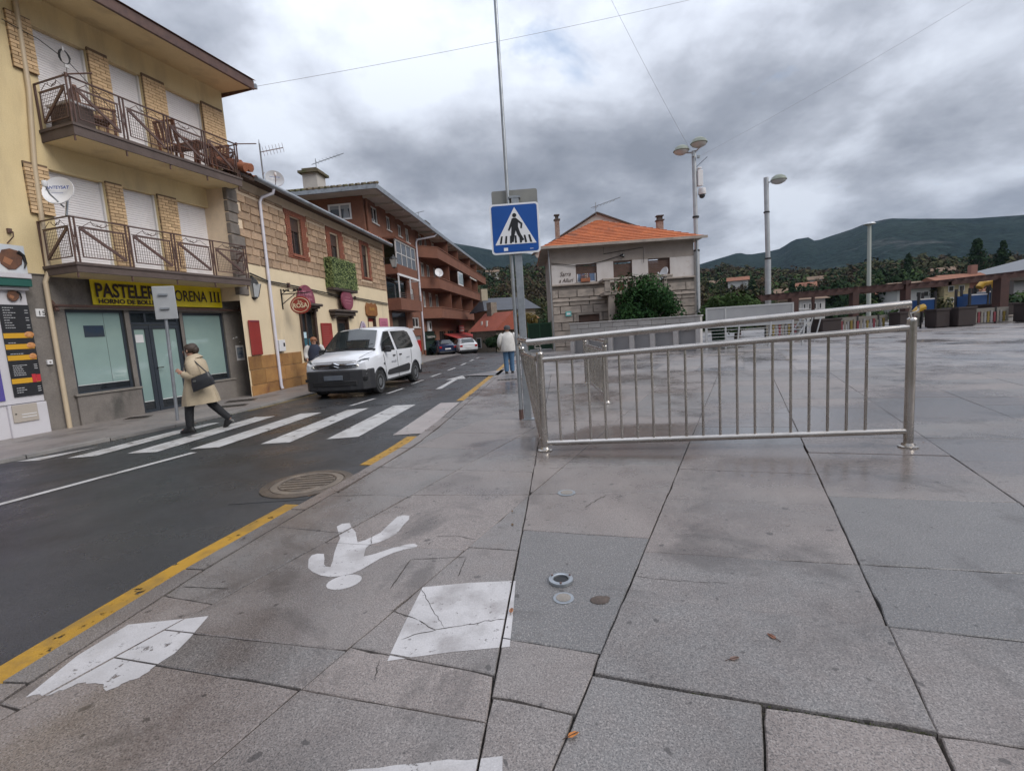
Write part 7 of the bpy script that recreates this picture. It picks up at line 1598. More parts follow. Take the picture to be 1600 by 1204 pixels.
sleeve(WO, 'sleeve', [(.08, .13, 1.235), (.075, .185, 1.20), (.02, .235, 1.09), (-.035, .262, .985), (-.01, .26, .965), (.08, .245, .985), (.165, .225, 1.02)], [.06, .085, .088, .082, .08, .07, .058], m_coat); sleeve(WO, 'sleeve', [(.09, -.13, 1.235), (.09, -.185, 1.20), (.09, -.23, 1.09), (.10, -.245, .985), (.17, -.20, .98), (.26, -.15, .995)], [.06, .085, .086, .08, .068, .056], m_coat)
sleeve(WO, 'trouser_leg', [(.02, .085, .72), (.10, .085, .56), (.145, .085, .43), (.165, .085, .25), (.17, .085, .10)], [.10, .085, .072, .066, .060], m_trs); sleeve(WO, 'trouser_leg', [(-.02, -.085, .72), (-.09, -.095, .57), (-.15, -.10, .44), (-.28, -.115, .28), (-.39, -.13, .15)], [.10, .085, .072, .064, .056], m_trs)
MB().loft([((.21, .09, .0), .125, .045), ((.21, .09, .03), .125, .047), ((.19, .088, .075), .085, .043), ((.175, .086, .11), .05, .045)], 14).build('shoe', m_shoe, WO, smooth=60)
q = MB().loft([((.05, 0, .0), .125, .045), ((.05, 0, .03), .125, .047), ((.03, 0, .075), .085, .043), ((.01, 0, .115), .05, .045)], 14).build('shoe', m_shoe, WO, smooth=60); q.matrix_local = Matrix.Translation((-.415, -.13, .065)) @ Matrix.Rotation(rad(36), 4, 'Y')
hm = MB().ball((.165, 0, 1.432), .108, .10, .092, 14, 10)
for i, v in enumerate(hm.v):
    a = mnoise.noise(Vector(v) * 22) * .012; c = Vector((.165, 0, 1.432)); d = (Vector(v) - c).normalized(); hm.v[i] = tuple(Vector(v) + d * a)
    if v[0] > .235 and v[2] < 1.45: hm.v[i] = (.235 - (1.45 - v[2]) * .9, v[1], v[2])
hm.ball((.085, 0, 1.40), .05, .07, .07, 10, 8).build('hair', m_hair, WO, smooth=80)
HB = thing('handbag', 'black leather handbag hanging under the arm of the person in the coat', 'handbag', (-5.44, 8.42, -.024), math.pi + .20)
m_bag = mat('black_leather', (.014, .014, .016), (.022, .022, .025), sc=9, rough=.4)
bg = MB(); nb = 12
for z, hx, hy in ((-.13, .17, .05), (-.125, .19, .06), (0, .18, .065), (.11, .155, .04), (.13, .15, .025)):
    bg.v += [(hx * math.copysign(abs(math.cos(t)) ** .5, math.cos(t)), hy * math.copysign(abs(math.sin(t)) ** .6, math.sin(t)), z) for t in [2 * math.pi * i / nb for i in range(nb)]]
bg.f += [(i * nb + j, i * nb + (j + 1) % nb, (i + 1) * nb + (j + 1) % nb, (i + 1) * nb + j) for i in range(4) for j in range(nb)] + [tuple(range(nb))[::-1], tuple(4 * nb + j for j in range(nb))]
q = bg.build('bag_body', m_bag, HB, smooth=50); q.matrix_local = Matrix.Translation((-.17, .325, .875)) @ Matrix.Rotation(rad(20), 4, 'Y') @ Matrix.Scale(.92, 4)
MB().tube([(-.02, .32, .94), (.10, .275, 1.02), (.16, .22, 1.15), (.10, .20, 1.245), (.03, .215, 1.24), (-.10, .27, 1.13), (-.25, .32, 1.00)], .010, 6).build('strap', m_bag, HB); MB().box(-.10, -.05, .376, .388, .88, .905).build('clasp', m_chrome, HB)
# stand her upright: lean of the upper body eased, in the figure's own frame
bpy.context.view_layer.update()
for ob in list(WO.children) + list(coat.children) + list(HB.children):
    Mi = ob.matrix_local.inverted()
    for v in ob.data.vertices:
        p_ = ob.matrix_local @ v.co; p_.x -= .16 * max(0, p_.z - .72) + .02 * max(0, p_.z - .4); v.co = Mi @ p_
# person seen from behind, white jacket and jeans
MA = thing('person', 'person seen from behind in a white jacket, blue jeans and dark hat', 'person', (-.04, 15.3, .0), rad(90) + .05)
J = dict(pelvis=(0, 0, .80), waist=(.0, 0, .93), chest=(.01, 0, 1.12), neck=(.01, 0, 1.275), jaw=(.02, 0, 1.33), head=(.025, 0, 1.40), crown=(.02, 0, 1.45), lsho=(.0, .175, 1.215), lelb=(-.02, .26, .98), lwri=(.12, .25, .84), rsho=(0, -.175, 1.215), relb=(-.02, -.26, .98), rwri=(.12, -.25, .84), lhip=(0, .085, .77), lkne=(.03, .09, .43), lank=(-.02, .095, .08), ltoe=(.11, .11, .035), rhip=(0, -.085, .77), rkne=(.06, -.085, .43), rank=(.08, -.09, .08), rtoe=(.21, -.10, .035))
human(MA, J, 1.55, ((.5, 0, -.8), (.8, 0, .5)), ((.5, 0, -.8), (.8, 0, .5))); face(MA, (.025, 0, 1.40), (1, 0, 0), k, None)
m_jack = mat('off_white_jacket', (.60, .585, .56), (.52, .505, .48), sc=6, rough=.9, fine=.06, bsc=60, bump=.25, stain=((.44, .42, .40), 4, .58, .75, (1, 1, .3))); m_jean = mat('blue_jeans', (.055, .115, .205), (.075, .15, .25), sc=9, rough=.9, fine=.15, bsc=60)
mb = MB().loft([((0, 0, .69), .165, .235), ((0, 0, .72), .175, .245), ((0, 0, .90), .165, .225), ((.0, 0, 1.08), .155, .222), ((0, 0, 1.19), .13, .205), ((.005, 0, 1.255), .09, .14), ((.01, 0, 1.29), .06, .07)], 22)
for i, v in enumerate(mb.v): x, y, z = v; a = math.atan2(y, x); f = max(0, 1.15 - z) * .03; mb.v[i] = (x + math.cos(a) * f * math.sin(a * 9), y + math.sin(a) * f * math.sin(a * 9), z)
jk = mb.build('jacket', m_jack, MA, smooth=80); MB().loft([((.005, 0, 1.25), .10, .12), ((.01, 0, 1.30), .075, .085), ((.01, 0, 1.305), .082, .092)], 16, cap=False).build('collar', m_jack, jk, smooth=60)
for s in (1, -1):
    sleeve(MA, 'sleeve', [(0, s * .15, 1.235), (0, s * .20, 1.19), (-.015, s * .245, 1.08), (-.02, s * .27, .98), (.05, s * .268, .91), (.105, s * .255, .855)], [.06, .082, .08, .076, .068, .058], m_jack)
sleeve(MA, 'trouser_leg', [(0, .085, .76), (.02, .088, .56), (.03, .09, .43), (.0, .093, .25), (-.02, .095, .07)], [.105, .092, .08, .075, .07], m_jean); sleeve(MA, 'trouser_leg', [(0, -.085, .76), (.04, -.085, .56), (.06, -.085, .43), (.075, -.088, .25), (.08, -.09, .07)], [.105, .092, .08, .075, .07], m_jean)
for x, y in ((.02, .10), (.12, -.095)): MB().loft([((x, y, 0), .125, .045), ((x, y, .03), .125, .047), ((x - .02, y, .07), .085, .045), ((x - .035, y, .10), .05, .045)], 14).build('shoe', m_shoe, MA, smooth=60)
MB().loft([((.02, 0, 1.385), .108, .10), ((.018, 0, 1.42), .115, .108), ((.015, 0, 1.47), .10, .095), ((.015, 0, 1.505), .05, .05)], 16).loft([((.035, 0, 1.375), .13, .115), ((.035, 0, 1.39), .125, .11)], 16).build('hat', mat('grey_felt_hat', (.05, .05, .055), (.07, .07, .075), sc=12, rough=.9), MA, smooth=70)
# person half hidden behind the van
PE = thing('person', 'person with reddish hair half hidden behind the front of the white van', 'person', (-6.02, 15.1, .02), rad(-60))
J3 = dict(J); human(PE, J3, 1.55, ((.5, 0, -.8), (.8, 0, .5)), ((.5, 0, -.8), (.8, 0, .5))); face(PE, (.025, 0, 1.40), (1, 0, 0), k, None)
m_navy = mat('navy_vest', (.02, .026, .05), (.03, .036, .06), sc=6, rough=.85)
MB().loft([((0, 0, .74), .165, .205), ((0, 0, .95), .16, .20), ((.0, 0, 1.10), .155, .20), ((0, 0, 1.20), .125, .18), ((.005, 0, 1.255), .085, .12), ((.01, 0, 1.29), .055, .065)], 20).build('vest', m_navy, PE, smooth=80)
for s in (1, -1): sleeve(PE, 'sleeve', [(0, s * .15, 1.235), (0, s * .20, 1.19), (-.015, s * .245, 1.08), (-.02, s * .265, .98), (.05, s * .262, .91), (.10, s * .255, .855)], [.06, .078, .072, .068, .06, .05], m_jack)
sleeve(PE, 'trouser_leg', [(0, .085, .76), (.03, .09, .43), (-.02, .095, .07)], [.105, .08, .07], m_trs); sleeve(PE, 'trouser_leg', [(0, -.085, .76), (.06, -.085, .43), (.08, -.09, .07)], [.105, .08, .07], m_trs)
for x, y in ((.02, .10), (.12, -.095)): MB().loft([((x, y, 0), .125, .045), ((x, y, .03), .125, .047), ((x - .02, y, .07), .085, .045), ((x - .035, y, .10), .05, .045)], 14).build('shoe', m_shoe, PE, smooth=60)
MB().ball((.005, 0, 1.43), .105, .10, .085, 14, 10).ball((-.05, 0, 1.37), .06, .08, .07, 10, 8).build('hair', mat('reddish_hair', (.30, .13, .06), (.24, .10, .05), sc=20, rough=.6), PE, smooth=80)
# ================================================================ trees and shrubs
def ico(sub, seed, amp, fr):
    b = bmesh.new(); bmesh.ops.create_icosphere(b, subdivisions=sub, radius=1); r = random.Random(seed); o = Vector((r.uniform(0, 50), r.uniform(0, 50), 0))
    for v in b.verts: v.co *= 1 + amp * mnoise.fractal(v.co * fr + o, 1.0, 2.0, 3)
    vs = [v.co.copy() for v in b.verts]; fs = [tuple(v.index for v in f.verts) for f in b.faces]; b.free(); return vs, fs
def leafmat(n, a, b_, sc=.6): return mat(n, a, b_, sc=sc, rough=.85, fine=.22, bsc=.6, spec=.1)
LF = dict(dark=leafmat('dark_evergreen_leaf', (.012, .028, .012), (.024, .045, .018)), mid=leafmat('green_leaf', (.035, .062, .018), (.05, .08, .026)), olive=leafmat('olive_leaf', (.050, .052, .022), (.062, .060, .028)), brown=leafmat('russet_leaf', (.062, .044, .024), (.05, .038, .024)), yellow=leafmat('yellowing_leaf', (.14, .095, .025), (.085, .07, .025)), shrub=leafmat('shrub_leaf', (.012, .038, .012), (.03, .068, .02), 1.5))
m_bark = mat('bark', (.065, .05, .038), (.04, .032, .026), sc=6, rough=.95, bump=.4, bsc=30)
def crown(mb, c, rx, ry, rz, n, s, rr, shape='round', clumps=14):
    c = Vector(c); cl = []
    for i in range(clumps):
        if shape == 'cone': h = rr.random() ** 1.3; q = (1 - h) * .8; a = rr.uniform(0, 6.283); cl.append((Vector((q * math.cos(a) * rr.uniform(.3, 1), q * math.sin(a) * rr.uniform(.3, 1), 2 * h - 1)), .10 + .22 * (1 - h)))
        else:
            v = Vector((rr.gauss(0, 1), rr.gauss(0, 1), rr.gauss(0, 1))).normalized() * rr.uniform(.35, .78); cl.append((v, rr.uniform(.28, .46)))
    for i in range(n):
        v, q = rr.choice(cl); d = Vector((rr.gauss(0, 1), rr.gauss(0, 1), rr.gauss(0, 1))).normalized(); p = v + d * q * rr.uniform(.75, 1.08)
        leafpatch(mb, c + Vector((p.x * rx, p.y * ry, p.z * rz)), (d + Vector((rr.uniform(-.7, .7), rr.uniform(-.7, .7), rr.uniform(-.4, .9)))).normalized(), s * rr.uniform(.7, 1.4), rr)
    return mb
def tree(name, lab, cat, x, y, z, h, r, leaf, n, s, shape='round', trunk=.35, seed=1, group=None, clumps=16):
    t = thing(name, lab, cat, (x, y, z), 0, group); rr = random.Random(seed)
    cb = h * trunk * .6; cz = (h + cb) / 2
    crown(MB(), (0, 0, cz), r, r, (h - cb) / 2, n, s, rr, shape, clumps).build('crown', LF[leaf], t)
    tk = MB().tube([(0, 0, -.3), (.02 * h, .0, h * .3), (-.01 * h, .02 * h, h * .75)], [h * .035, h * .026, h * .008], 8)
    for i in range(5): a = rr.uniform(0, 6.28); b_ = h * rr.uniform(.25, .5); tk.tube([(0, 0, b_), (r * .5 * math.cos(a), r * .5 * math.sin(a), b_ + h * .16)], [h * .014, h * .005], 6)
    tk.build('trunk', m_bark, t); return t
tree('garden_shrub', 'large dark green conical shrub in front of the stone villa', 'shrub', 6.75, 23.9, .0, 3.75, 1.75, 'shrub', 9000, .085, seed=4, trunk=.1, clumps=34)
tree('garden_tree', 'broad green tree behind the grey windbreak screen', 'tree', 11.6, 25.0, 0, 2.65, 1.7, 'mid', 5000, .10, seed=6, trunk=.15, clumps=24)
tree('round_bush', 'dark round bush by the roadside near the lime car', 'bush', -1.15, 42.0, -.6, 1.7, 1.3, 'dark', 1800, .12, seed=8, trunk=.1)
tree('autumn_tree', 'orange brown autumn tree right of the slate roofed house', 'tree', 1.55, 40, -1, 4.2, 1.0, 'yellow', 1600, .14, seed=9)
tree('autumn_tree', 'yellowish tree at the far end of the red brick block', 'tree', -4.4, 74, -2, 8.5, 2.4, 'yellow', 2200, .26, seed=10)
def AZ(a, r): return r * math.sin(rad(a)), r * math.cos(rad(a))
for i, (a, r, h, w_, leaf, sh, lab) in enumerate(((33.6, 92, 8.2, 3.6, 'dark', 'round', 'dark rounded pine left of the plain mast'), (38.0, 98, 8.0, 4.2, 'dark', 'round', 'dark broad pine right of the plain mast'), (43.7, 130, 12.5, 4.6, 'dark', 'cone', 'tallest dark conifer above the yellow far house'), (45.2, 135, 11.5, 3.6, 'dark', 'cone', 'narrow dark conifer near the right edge'), (30.2, 110, 7.2, 3.0, 'dark', 'cone', 'small dark conifer right of the single headed lamp post'), (26.6, 120, 8.0, 3.2, 'dark', 'cone', 'dark conifer low on the hill left of the single headed lamp post'),
      (35.6, 85, 6.4, 4.0, 'dark', 'round', 'spreading dark tree just behind the pergola mast'), (40.8, 84, 5.6, 3.6, 'olive', 'round', 'olive green tree left of the yellow far house'), (39.2, 150, 9.5, 3.4, 'dark', 'cone', 'dark conifer in front of the pale clearing'), (24.0, 80, 5.2, 2.8, 'mid', 'round', 'mid green tree just right of the villa, beyond the plaza'), (29.0, 82, 5.0, 3.4, 'olive', 'round', 'olive tree above the left end of the pergola'))):
    x, y = AZ(a, r); z = hill_z(a, r)
    tree('hillside_tree', lab, 'tree', x, y, z - .3, h * .88, w_, leaf, 2400, .26, sh, .12, 20 + i, 'single trees on the hillside', 60 if sh == 'cone' else 26)
# woodland on the hillside: far too many to count, leaf clumps gathered into one mesh per leaf colour
import numpy as np
rr = random.Random(5); ng = np.random.default_rng(5)
def clump(nq, s, seed):
    mb = MB(); q = random.Random(seed)
    cl = [(Vector((q.gauss(0, 1), q.gauss(0, 1), q.gauss(0, .8))).normalized() * q.uniform(.2, .7), q.uniform(.3, .55)) for _ in range(7)]
    for i in range(nq):
        v, w_ = q.choice(cl); d = Vector((q.gauss(0, 1), q.gauss(0, 1), q.gauss(.25, 1))).normalized()
        leafpatch(mb, v + d * w_ * q.uniform(.6, 1.05), (d + Vector((q.uniform(-.35, .35), q.uniform(-.35, .35), q.uniform(-.1, .6)))).normalized(), s * q.uniform(.6, 1.4), q)
    return np.array(mb.v, dtype=np.float32)
NEAR = [clump(300, .095, i) for i in range(5)]; MID = [clump(130, .15, 10 + i) for i in range(6)]; FAR = [clump(62, .23, 30 + i) for i in range(6)]
WOOD = {k: [] for k in ('dark', 'mid', 'olive', 'brown')}
for i in range(5600):
    a = rr.uniform(-14, 53); r = 64 + 330 * rr.random() ** .85
    x, y = AZ(a, r)
    if -14 < x < 6 and y < 95: continue
    n = fbm(x, y, .016); q = rr.random() + n * .6
    k = 'brown' if q < .36 else 'olive' if q < .68 else 'mid' if q < .82 else 'dark'
    if fbm(x + 300, y, .02) > .42 and r > 150: continue
    s = rr.uniform(1.4, 3.2) * (.8 + r / 550); h = s * rr.uniform(.75, 1.2); z = hill_z(a, r)
    T_ = rr.choice(NEAR if r < 105 else MID if r < 190 else FAR); t_ = rr.random() * 6.28; ca, sa = math.cos(t_), math.sin(t_)
    WOOD[k].append(np.stack([x + (T_[:, 0] * ca - T_[:, 1] * sa) * s, y + (T_[:, 0] * sa + T_[:, 1] * ca) * s, z + h * .62 + T_[:, 2] * h], 1))
for k, L_ in WOOD.items():
    V = np.concatenate(L_); n = len(V); me = bpy.data.meshes.new('woodland'); me.vertices.add(n); me.vertices.foreach_set('co', V.ravel())
    me.loops.add(n); me.loops.foreach_set('vertex_index', np.arange(n, dtype=np.int32)); me.polygons.add(n // 4); me.polygons.foreach_set('loop_start', np.arange(0, n, 4, dtype=np.int32)); me.materials.append(LF[k]); me.update(calc_edges=True)
    o = bpy.data.objects.new('woodland', me); COL.objects.link(o); o['kind'] = 'stuff'

# ================================================================ far houses
m_far1 = mat('far_cream_wall', (.42, .36, .26), (.36, .31, .23), sc=1, rough=.9); m_far2 = mat('far_white_wall', (.50, .49, .47), rough=.9); m_far3 = mat('far_brick_wall', (.26, .13, .10), rough=.9); m_slate = mat('slate_roof', (.075, .08, .095), (.06, .065, .075), sc=1, rough=.7); m_ftile = mat('far_orange_tile', (.25, .105, .06), (.19, .08, .05), sc=1.2, rough=.9, fine=.2, bsc=5); m_fbr = mat('far_brown_tile', (.20, .13, .085), (.15, .10, .07), sc=1, rough=.9)
def farhouse(lab, x, y, z, w_, d_, h, rise, rz, wm_, rm, wins=(), ov=.4, hip=0, chim=None, name='far_house', group='houses on the hillside'):
    t = thing(name, lab, 'house', (x, y, z), rz, group)
    MB().box(-w_ / 2, w_ / 2, 0, d_, 0, h).build('wall', wm_, t)
    a, b = w_ / 2 + ov, d_ + ov; hp = hip * w_ / 2
    mb = MB().add([(-a, -ov, h), (a, -ov, h), (a, b, h), (-a, b, h), (-a + hp, d_ / 2, h + rise), (a - hp, d_ / 2, h + rise)], [(0, 1, 5, 4), (2, 3, 4, 5), (1, 2, 5), (3, 0, 4), (3, 2, 1, 0)])
    rf = mb.build('roof', rm, t)
    for u0, u1, z0, z1 in wins:
        o = MB().box(u0, u1, -.05, .0, z0, z1).build('window', m_frame, t); MB().box(u0 + .08, u1 - .08, -.07, -.05, z0 + .08, z1 - .08).build('pane', m_dglass, o)
    if chim: MB().box(chim[0], chim[0] + .7, d_ * .4, d_ * .4 + .7, h, h + rise + 1).build('chimney', wm_, rf)
    return t
farhouse('stone house with a red roof beyond the person in the white jacket', -2.3, 45.9, -1.2, 3.6, 3.8, 2.5, 1.7, rad(-50), mat('rough_far_stone', (.25, .21, .165), (.17, .145, .12), sc=1.2, rough=.95, fine=.25, bsc=5), mat('fresh_red_tile', (.30, .078, .045), (.25, .065, .04), sc=1, rough=.85, fine=.15, bsc=6), [(-1.2, -.5, .9, 1.9)], .35, chim=(-1.3,), name='roadside_house', group=None)
q = COL.objects['roadside_house']; MB().add([(.2, .55, 2.5 + .62), (1.6, .55, 2.5 + .62), (1.6, 1.6, 2.5 + 1.45), (.2, 1.6, 2.5 + 1.45)], [(0, 1, 2, 3)]).build('solar_panel', mat('pale_panel', (.40, .40, .42), rough=.25), q)
for u, v in ((-.9, .5), (-.4, .8), (.2, .25)): MB().tube([(u, v, 2.6), (u, v, 3.45)], .10, 8).build('vent_pipe', m_offw, q)
for v in (.6, 2.4): o = MB().box(1.8, 1.86, v, v + .75, .95, 1.9).build('window', m_frame, q); MB().box(1.86, 1.88, v + .08, v + .67, 1.03, 1.82).build('pane', m_dglass, o)
for k in range(9): MB().box(1.80, 1.84, .1 + (k % 3) * 1.2, 1.2 + (k % 3) * 1.2, .1 + (k // 3) * .28, .36 + (k // 3) * .28).build('stone_block', MATS['rough_far_stone'], q)
farhouse('slate roofed house behind the red roofed one', .5, 53, -1.5, 5.4, 6, 4.9, 1.5, rad(18), m_far1, m_slate, [(-1.6, -.8, 3.2, 4.2)], .5, .3, (-2.6,), 'slate_house', None)
tg = farhouse('white gabled house corner just right of the sign post', 3.0, 56, -1.5, 2.2, 5, 3.9, 1.9, rad(65), m_far2, mat('rust_roof', (.26, .12, .06), rough=.9), (), .2, 0, None, 'gabled_house', None)
farhouse('yellow two storey house with a long orange roof beyond the playground', 55.0, 60, -1.9, 2.6, 5, 5.4, .9, rad(-12), mat('ochre_wall', (.42, .34, .19), (.38, .31, .18), sc=1, rough=.9), m_ftile, [(-.9, -.3, 4.3, 5.0), (.2, .8, 4.3, 5.0), (-.9, -.3, 3.0, 3.6), (.2, .8, 3.0, 3.6)], .6, 0, None)
farhouse('red brick house with a white balustrade right of the yellow one', 58.6, 62, -1.9, 4.0, 5, 5.5, 1.1, rad(-12), m_far3, m_ftile, [(-1.4, -.8, 3.9, 4.8), (.4, 1.0, 3.9, 4.8)], .5, 0, (1.2,))
q = farhouse('low brick porch house with a pointed roof under the red house', 58.2, 58.5, -1.9, 2.0, 3, 3.6, .9, rad(-12), m_far3, m_ftile, [(-.5, .1, 2.2, 3.0)], .3, .5)
farhouse('brown roofed house left of the yellow one with white windows', 51.4, 62, -1.9, 3.6, 5, 5.1, .9, rad(-14), m_far2, m_fbr, [(.2, .8, 3.9, 4.6), (1.0, 1.6, 3.9, 4.6)], .6, .3)
farhouse('white house seen under the left pergola beam', 24.9, 40, -1.4, 1.9, 4, 3.6, .5, rad(-8), m_far2, m_fbr, [(-.75 + i * .4, -.5 + i * .4, 2.75, 3.3) for i in range(4)], .3)
for i, (a, r, w_, h, wm_, rm, lab) in enumerate(((25.2, 150, 7, 4, m_far2, m_ftile, 'pale house high on the slope right of the villa'), (29.5, 120, 5, 3, m_far1, m_fbr, 'tan roofed house just right of the single headed lamp post'), (31.2, 135, 6, 3.4, m_far1, m_ftile, 'small tan house left of the plain mast'), (32.1, 175, 5, 3.2, m_far2, m_fbr, 'tiny white house up the slope left of the plain mast'), (36.2, 88, 4.4, 3.2, m_far3, m_ftile, 'orange roofed house peeping over the pergola beside the mast'), (22.8, 170, 6, 3, m_far2, m_fbr, 'distant white walled house near the right corner of the villa'), (41.6, 170, 6, 3, m_far2, m_fbr, 'lone white house in the clearing on the right'), (-1.4, 230, 8, 4, m_far2, m_fbr, 'white house alone on the wooded slope left of the sign'), (27.5, 215, 9, 3, m_far1, m_ftile, 'long low house near the hill crest'))):
    x, y = AZ(a, r); w_ *= .72; h *= .85; farhouse(lab, x, y, hill_z(a, r) + .6, w_, 4, h, 1.1, -rad(a), wm_, rm, [(-w_ * .3, -w_ * .12, 1, 2.2), (w_ * .1, w_ * .28, 1, 2.2)])
SH_ = thing('sports_hall', 'grey hall with a pale sloping roof at the right edge', 'building', (62.0, 60, -2), rad(-10))
MB().box(0, 14, 0, 12, 0, 5.4).build('wall', mat('hall_grey', (.30, .29, .285), rough=.9), SH_); MB().add([(-.8, -.8, 6.2), (15, -.8, 9.6), (15, 12, 9.6), (-.8, 12, 6.2), (-.8, -.8, 5.8), (15, -.8, 9.2)], [(0, 1, 2, 3), (4, 5, 1, 0)]).build('roof', mat('hall_roof', (.15, .155, .165), rough=.5), SH_)
MB().box(-3, 15, -.6, .0, 5.2, 5.9).build('fascia', m_dkstone, SH_)
# ================================================================ overhead cables
def cable(lab, a, b, sag, r=.02):
    t = thing('overhead_cable', lab, 'cable', a); a, b = Vector(a), Vector(b); pts = [(b - a) * (i / 20) - Vector((0, 0, sag * 4 * (i / 20) * (1 - i / 20))) for i in range(21)]
    MB().tube(pts, r, 5).build('wire', m_cab, t); MB().box(-.06, .06, -.06, .06, -.08, .08).build('anchor', m_galv, t)
m_cab = mat('cable_grey', (.34, .34, .36), rough=.6)
cable('thin cable rising from the cream house roof across the street', (-8.9, 19.5, 11.0), (21.5, 26, 18.9), .35, .007)
cable('thin cable running up from the double headed lamp post to the top left', (11.4, 29.6, 10.7), (2.0, 18.5, 17.5), .25, .006)
cable('thin cable running up from the double headed lamp post to the top right', (11.7, 29.6, 10.6), (32.5, 24, 20.5), .4, .006)
# ================================================================ air: faint blue haze over the valley
hz = MB().box(-1750, 1750, -1750, 1750, -60, 330).build('haze', None); hz['kind'] = 'stuff'
m = bpy.data.materials.new('haze'); m.use_nodes = True; t = m.node_tree; t.nodes.clear(); o = t.nodes.new('ShaderNodeOutputMaterial'); v = t.nodes.new('ShaderNodeVolumePrincipled')
v.inputs['Color'].default_value = (.62, .78, 1.0, 1); v.inputs['Density'].default_value = .00009; v.inputs['Anisotropy'].default_value = .1
t.links.new(v.outputs[0], o.inputs['Volume']); hz.data.materials.append(m)
# ================================================================ cracks and small chips in the paving (thin open fissures, dirt filled)
m_crack = mat('crack_dirt', (0.035, 0.030, 0.027), (0.06, 0.052, 0.045), sc=20, rough=.95, world=True)
def crack(pts, w_=.004, jit=.006):
    P_ = []
    for (ax, ay), (bx, by) in zip(pts, pts[1:]):
        n = max(2, int(math.hypot(bx - ax, by - ay) / .025))
        for i in range(n): f = i / n; P_.append((ax + (bx - ax) * f + RN.uniform(-jit, jit), ay + (by - ay) * f + RN.uniform(-jit, jit)))
    P_.append(pts[-1]); vs = []; m_ = len(P_)
    for i, (x, y) in enumerate(P_):
        a, b = P_[max(0, i - 1)], P_[min(m_ - 1, i + 1)]; l = math.hypot(b[0] - a[0], b[1] - a[1]) or 1; nx, ny = -(b[1] - a[1]) / l, (b[0] - a[0]) / l
        h = w_ * .5 * RN.uniform(.45, 1.35) * (1 if 0 < i < m_ - 1 else .2); z = .0042
        for q, zz in PAVED:
            if in_poly((x, y), q): z = zz + .0026; break
        vs += [(x + nx * h, y + ny * h, z), (x - nx * h, y - ny * h, z)]
    MB().add(vs, [(2 * i, 2 * i + 1, 2 * i + 3, 2 * i + 2) for i in range(m_ - 1)]).build('paving_crack', m_crack, plaza)
for pts, w_, j in (([(-.706, 2.365), (-.59, 2.293), (-.535, 2.255)], .005, .004), ([(-.535, 2.255), (-.473, 2.194), (-.437, 2.168)], .006, .004), ([(-.589, 2.111), (-.532, 2.141), (-.428, 2.17), (-.311, 2.184), (-.201, 2.211), (-.099, 2.215)], .0045, .006), ([(-.574, 2.553), (-.483, 2.348), (-.397, 2.178)], .003, .004),
        ([(-.755, 2.575), (-.705, 2.921)], .006, .002), ([(-.705, 2.921), (-.354, 2.903)], .005, .003), ([(-.354, 2.903), (-.383, 2.665)], .004, .003), ([(-1.065, 3.323), (-1.034, 3.188)], .004, .004), ([(-.597, 3.245), (-.463, 3.241), (-.31, 3.156)], .004, .004), ([(-1.686, 4.269), (-1.29, 4.22)], .007, .002), ([(-.623, 3.16), (-.628, 3.12)], .008, .003),
        ([(.497, 3.597), (.605, 3.735), (.713, 3.841)], .006, .008), ([(.592, 2.545), (.753, 2.486), (.928, 2.434), (1.07, 2.409)], .003, .006), ([(-2.037, 2.754), (-1.724, 2.691)], .006, .003), ([(-.658, 1.982), (-.644, 1.853)], .004, .006), ([(-1.2, 8.1), (-.9, 7.7), (-.75, 7.85)], .01, .02), ([(.3, 4.7), (.9, 4.6)], .004, .01)):
    crack(pts, w_, j)
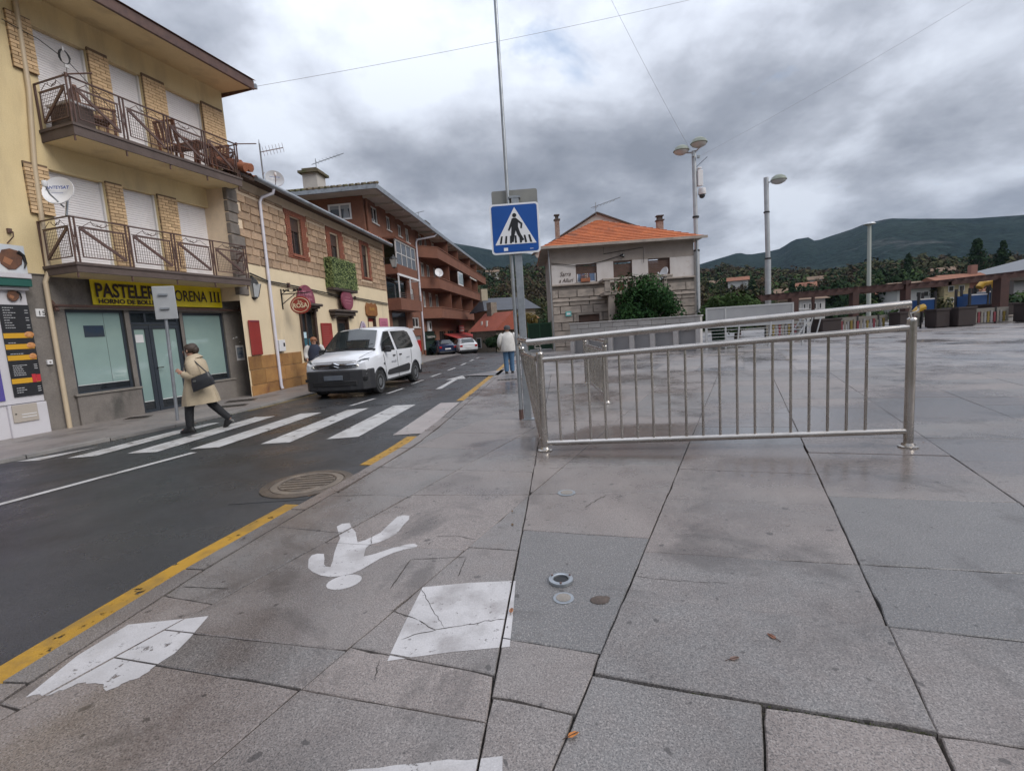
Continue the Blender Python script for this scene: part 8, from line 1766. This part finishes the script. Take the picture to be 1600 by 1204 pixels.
# drain grating and valve lids on the right pavement and far kerb
for x, y, a, b, rz, lab in ((-.05, 13.4, .36, .13, .0, 'dark drain grating in the pavement ahead of the person in the white jacket'), (-8.05, 10.35, .22, .16, .3, 'dark oval cover in the left pavement before the pastry shop window'), (-6.55, 11.3, .30, .2, .3, 'dark cover in the left pavement right of the shop door'), (-6.9, 12.3, .34, .22, .3, 'larger dark cover in the left pavement near the corner')):
    q = thing('drain_cover', lab, 'drain cover', (x, y, .004 if x > -3 else .021), rz)
    MB().box(-a, a, -b, b, -.01, .004).build('frame', m_cast, q)
    for i in range(7): MB().box(-a + .03 + i * (2 * a - .06) / 7, -a + .03 + (i + .55) * (2 * a - .06) / 7, -b + .02, b - .02, .004, .009).build('bar', m_black, q)
# tufts of moss and weeds along the kerbs and in the wider joints
m_mosst = mat('joint_moss', (.035, .05, .012), (.06, .065, .022), sc=30, rough=.95, fine=.3, bsc=60)
mb = MB(); rr = random.Random(3)
def moss(x, y, z, s):
    for k in range(3):
        d = Vector((rr.uniform(-1, 1), rr.uniform(-1, 1), rr.uniform(.3, 1))).normalized(); leafpatch(mb, (x + rr.uniform(-s, s), y + rr.uniform(-s, s), z), d, s * rr.uniform(.5, 1), rr)
for i in range(150): u = rr.uniform(0, 1.12); x, y = VU(u, -2.06 + .115 * u - .003); moss(x, y, -.004, .0045) if u > .35 and rr.random() < .8 else None
for i in range(160): y = rr.uniform(7, 16); moss(xat(LEFT, y) + .015 + rr.uniform(-.01, .03), y, roadz(y) + .003, .02 if 10 < y < 12.2 else .007)
for i in range(60): y = rr.uniform(2, 9); p = offs(EDGE, y, .14); moss(p[0], p[1], -.006, .004)
mb.build('joint_moss', m_mosst, None, kind='stuff')
# grit and small wet leaves in the gutter and on the slabs
m_lit = mat('leaf_litter', (.16, .085, .03), (.07, .045, .025), sc=25, rough=.7); mb = MB()
for i in range(60):
    y = rr.uniform(4, 24); p = offs(EDGE, y, -.03 - abs(rr.gauss(0, .08))); leafpatch(mb, (p[0], p[1], roadz(y) + .006), Vector((rr.uniform(-.3, .3), rr.uniform(-.3, .3), 1)).normalized(), rr.uniform(.012, .03), rr)
for i in range(70):
    y = rr.uniform(7, 24); leafpatch(mb, (xat(LEFT, y) + .03 + abs(rr.gauss(0, .1)), y, roadz(y) + .006), Vector((rr.uniform(-.3, .3), rr.uniform(-.3, .3), 1)).normalized(), rr.uniform(.012, .03), rr)
for i in range(90):
    x, y = rr.uniform(-1, 14), rr.uniform(3, 20); leafpatch(mb, (x, y, .008), Vector((rr.uniform(-.2, .2), rr.uniform(-.2, .2), 1)).normalized(), rr.uniform(.008, .022), rr)
mb.build('leaf_litter', m_lit, None, kind='stuff')
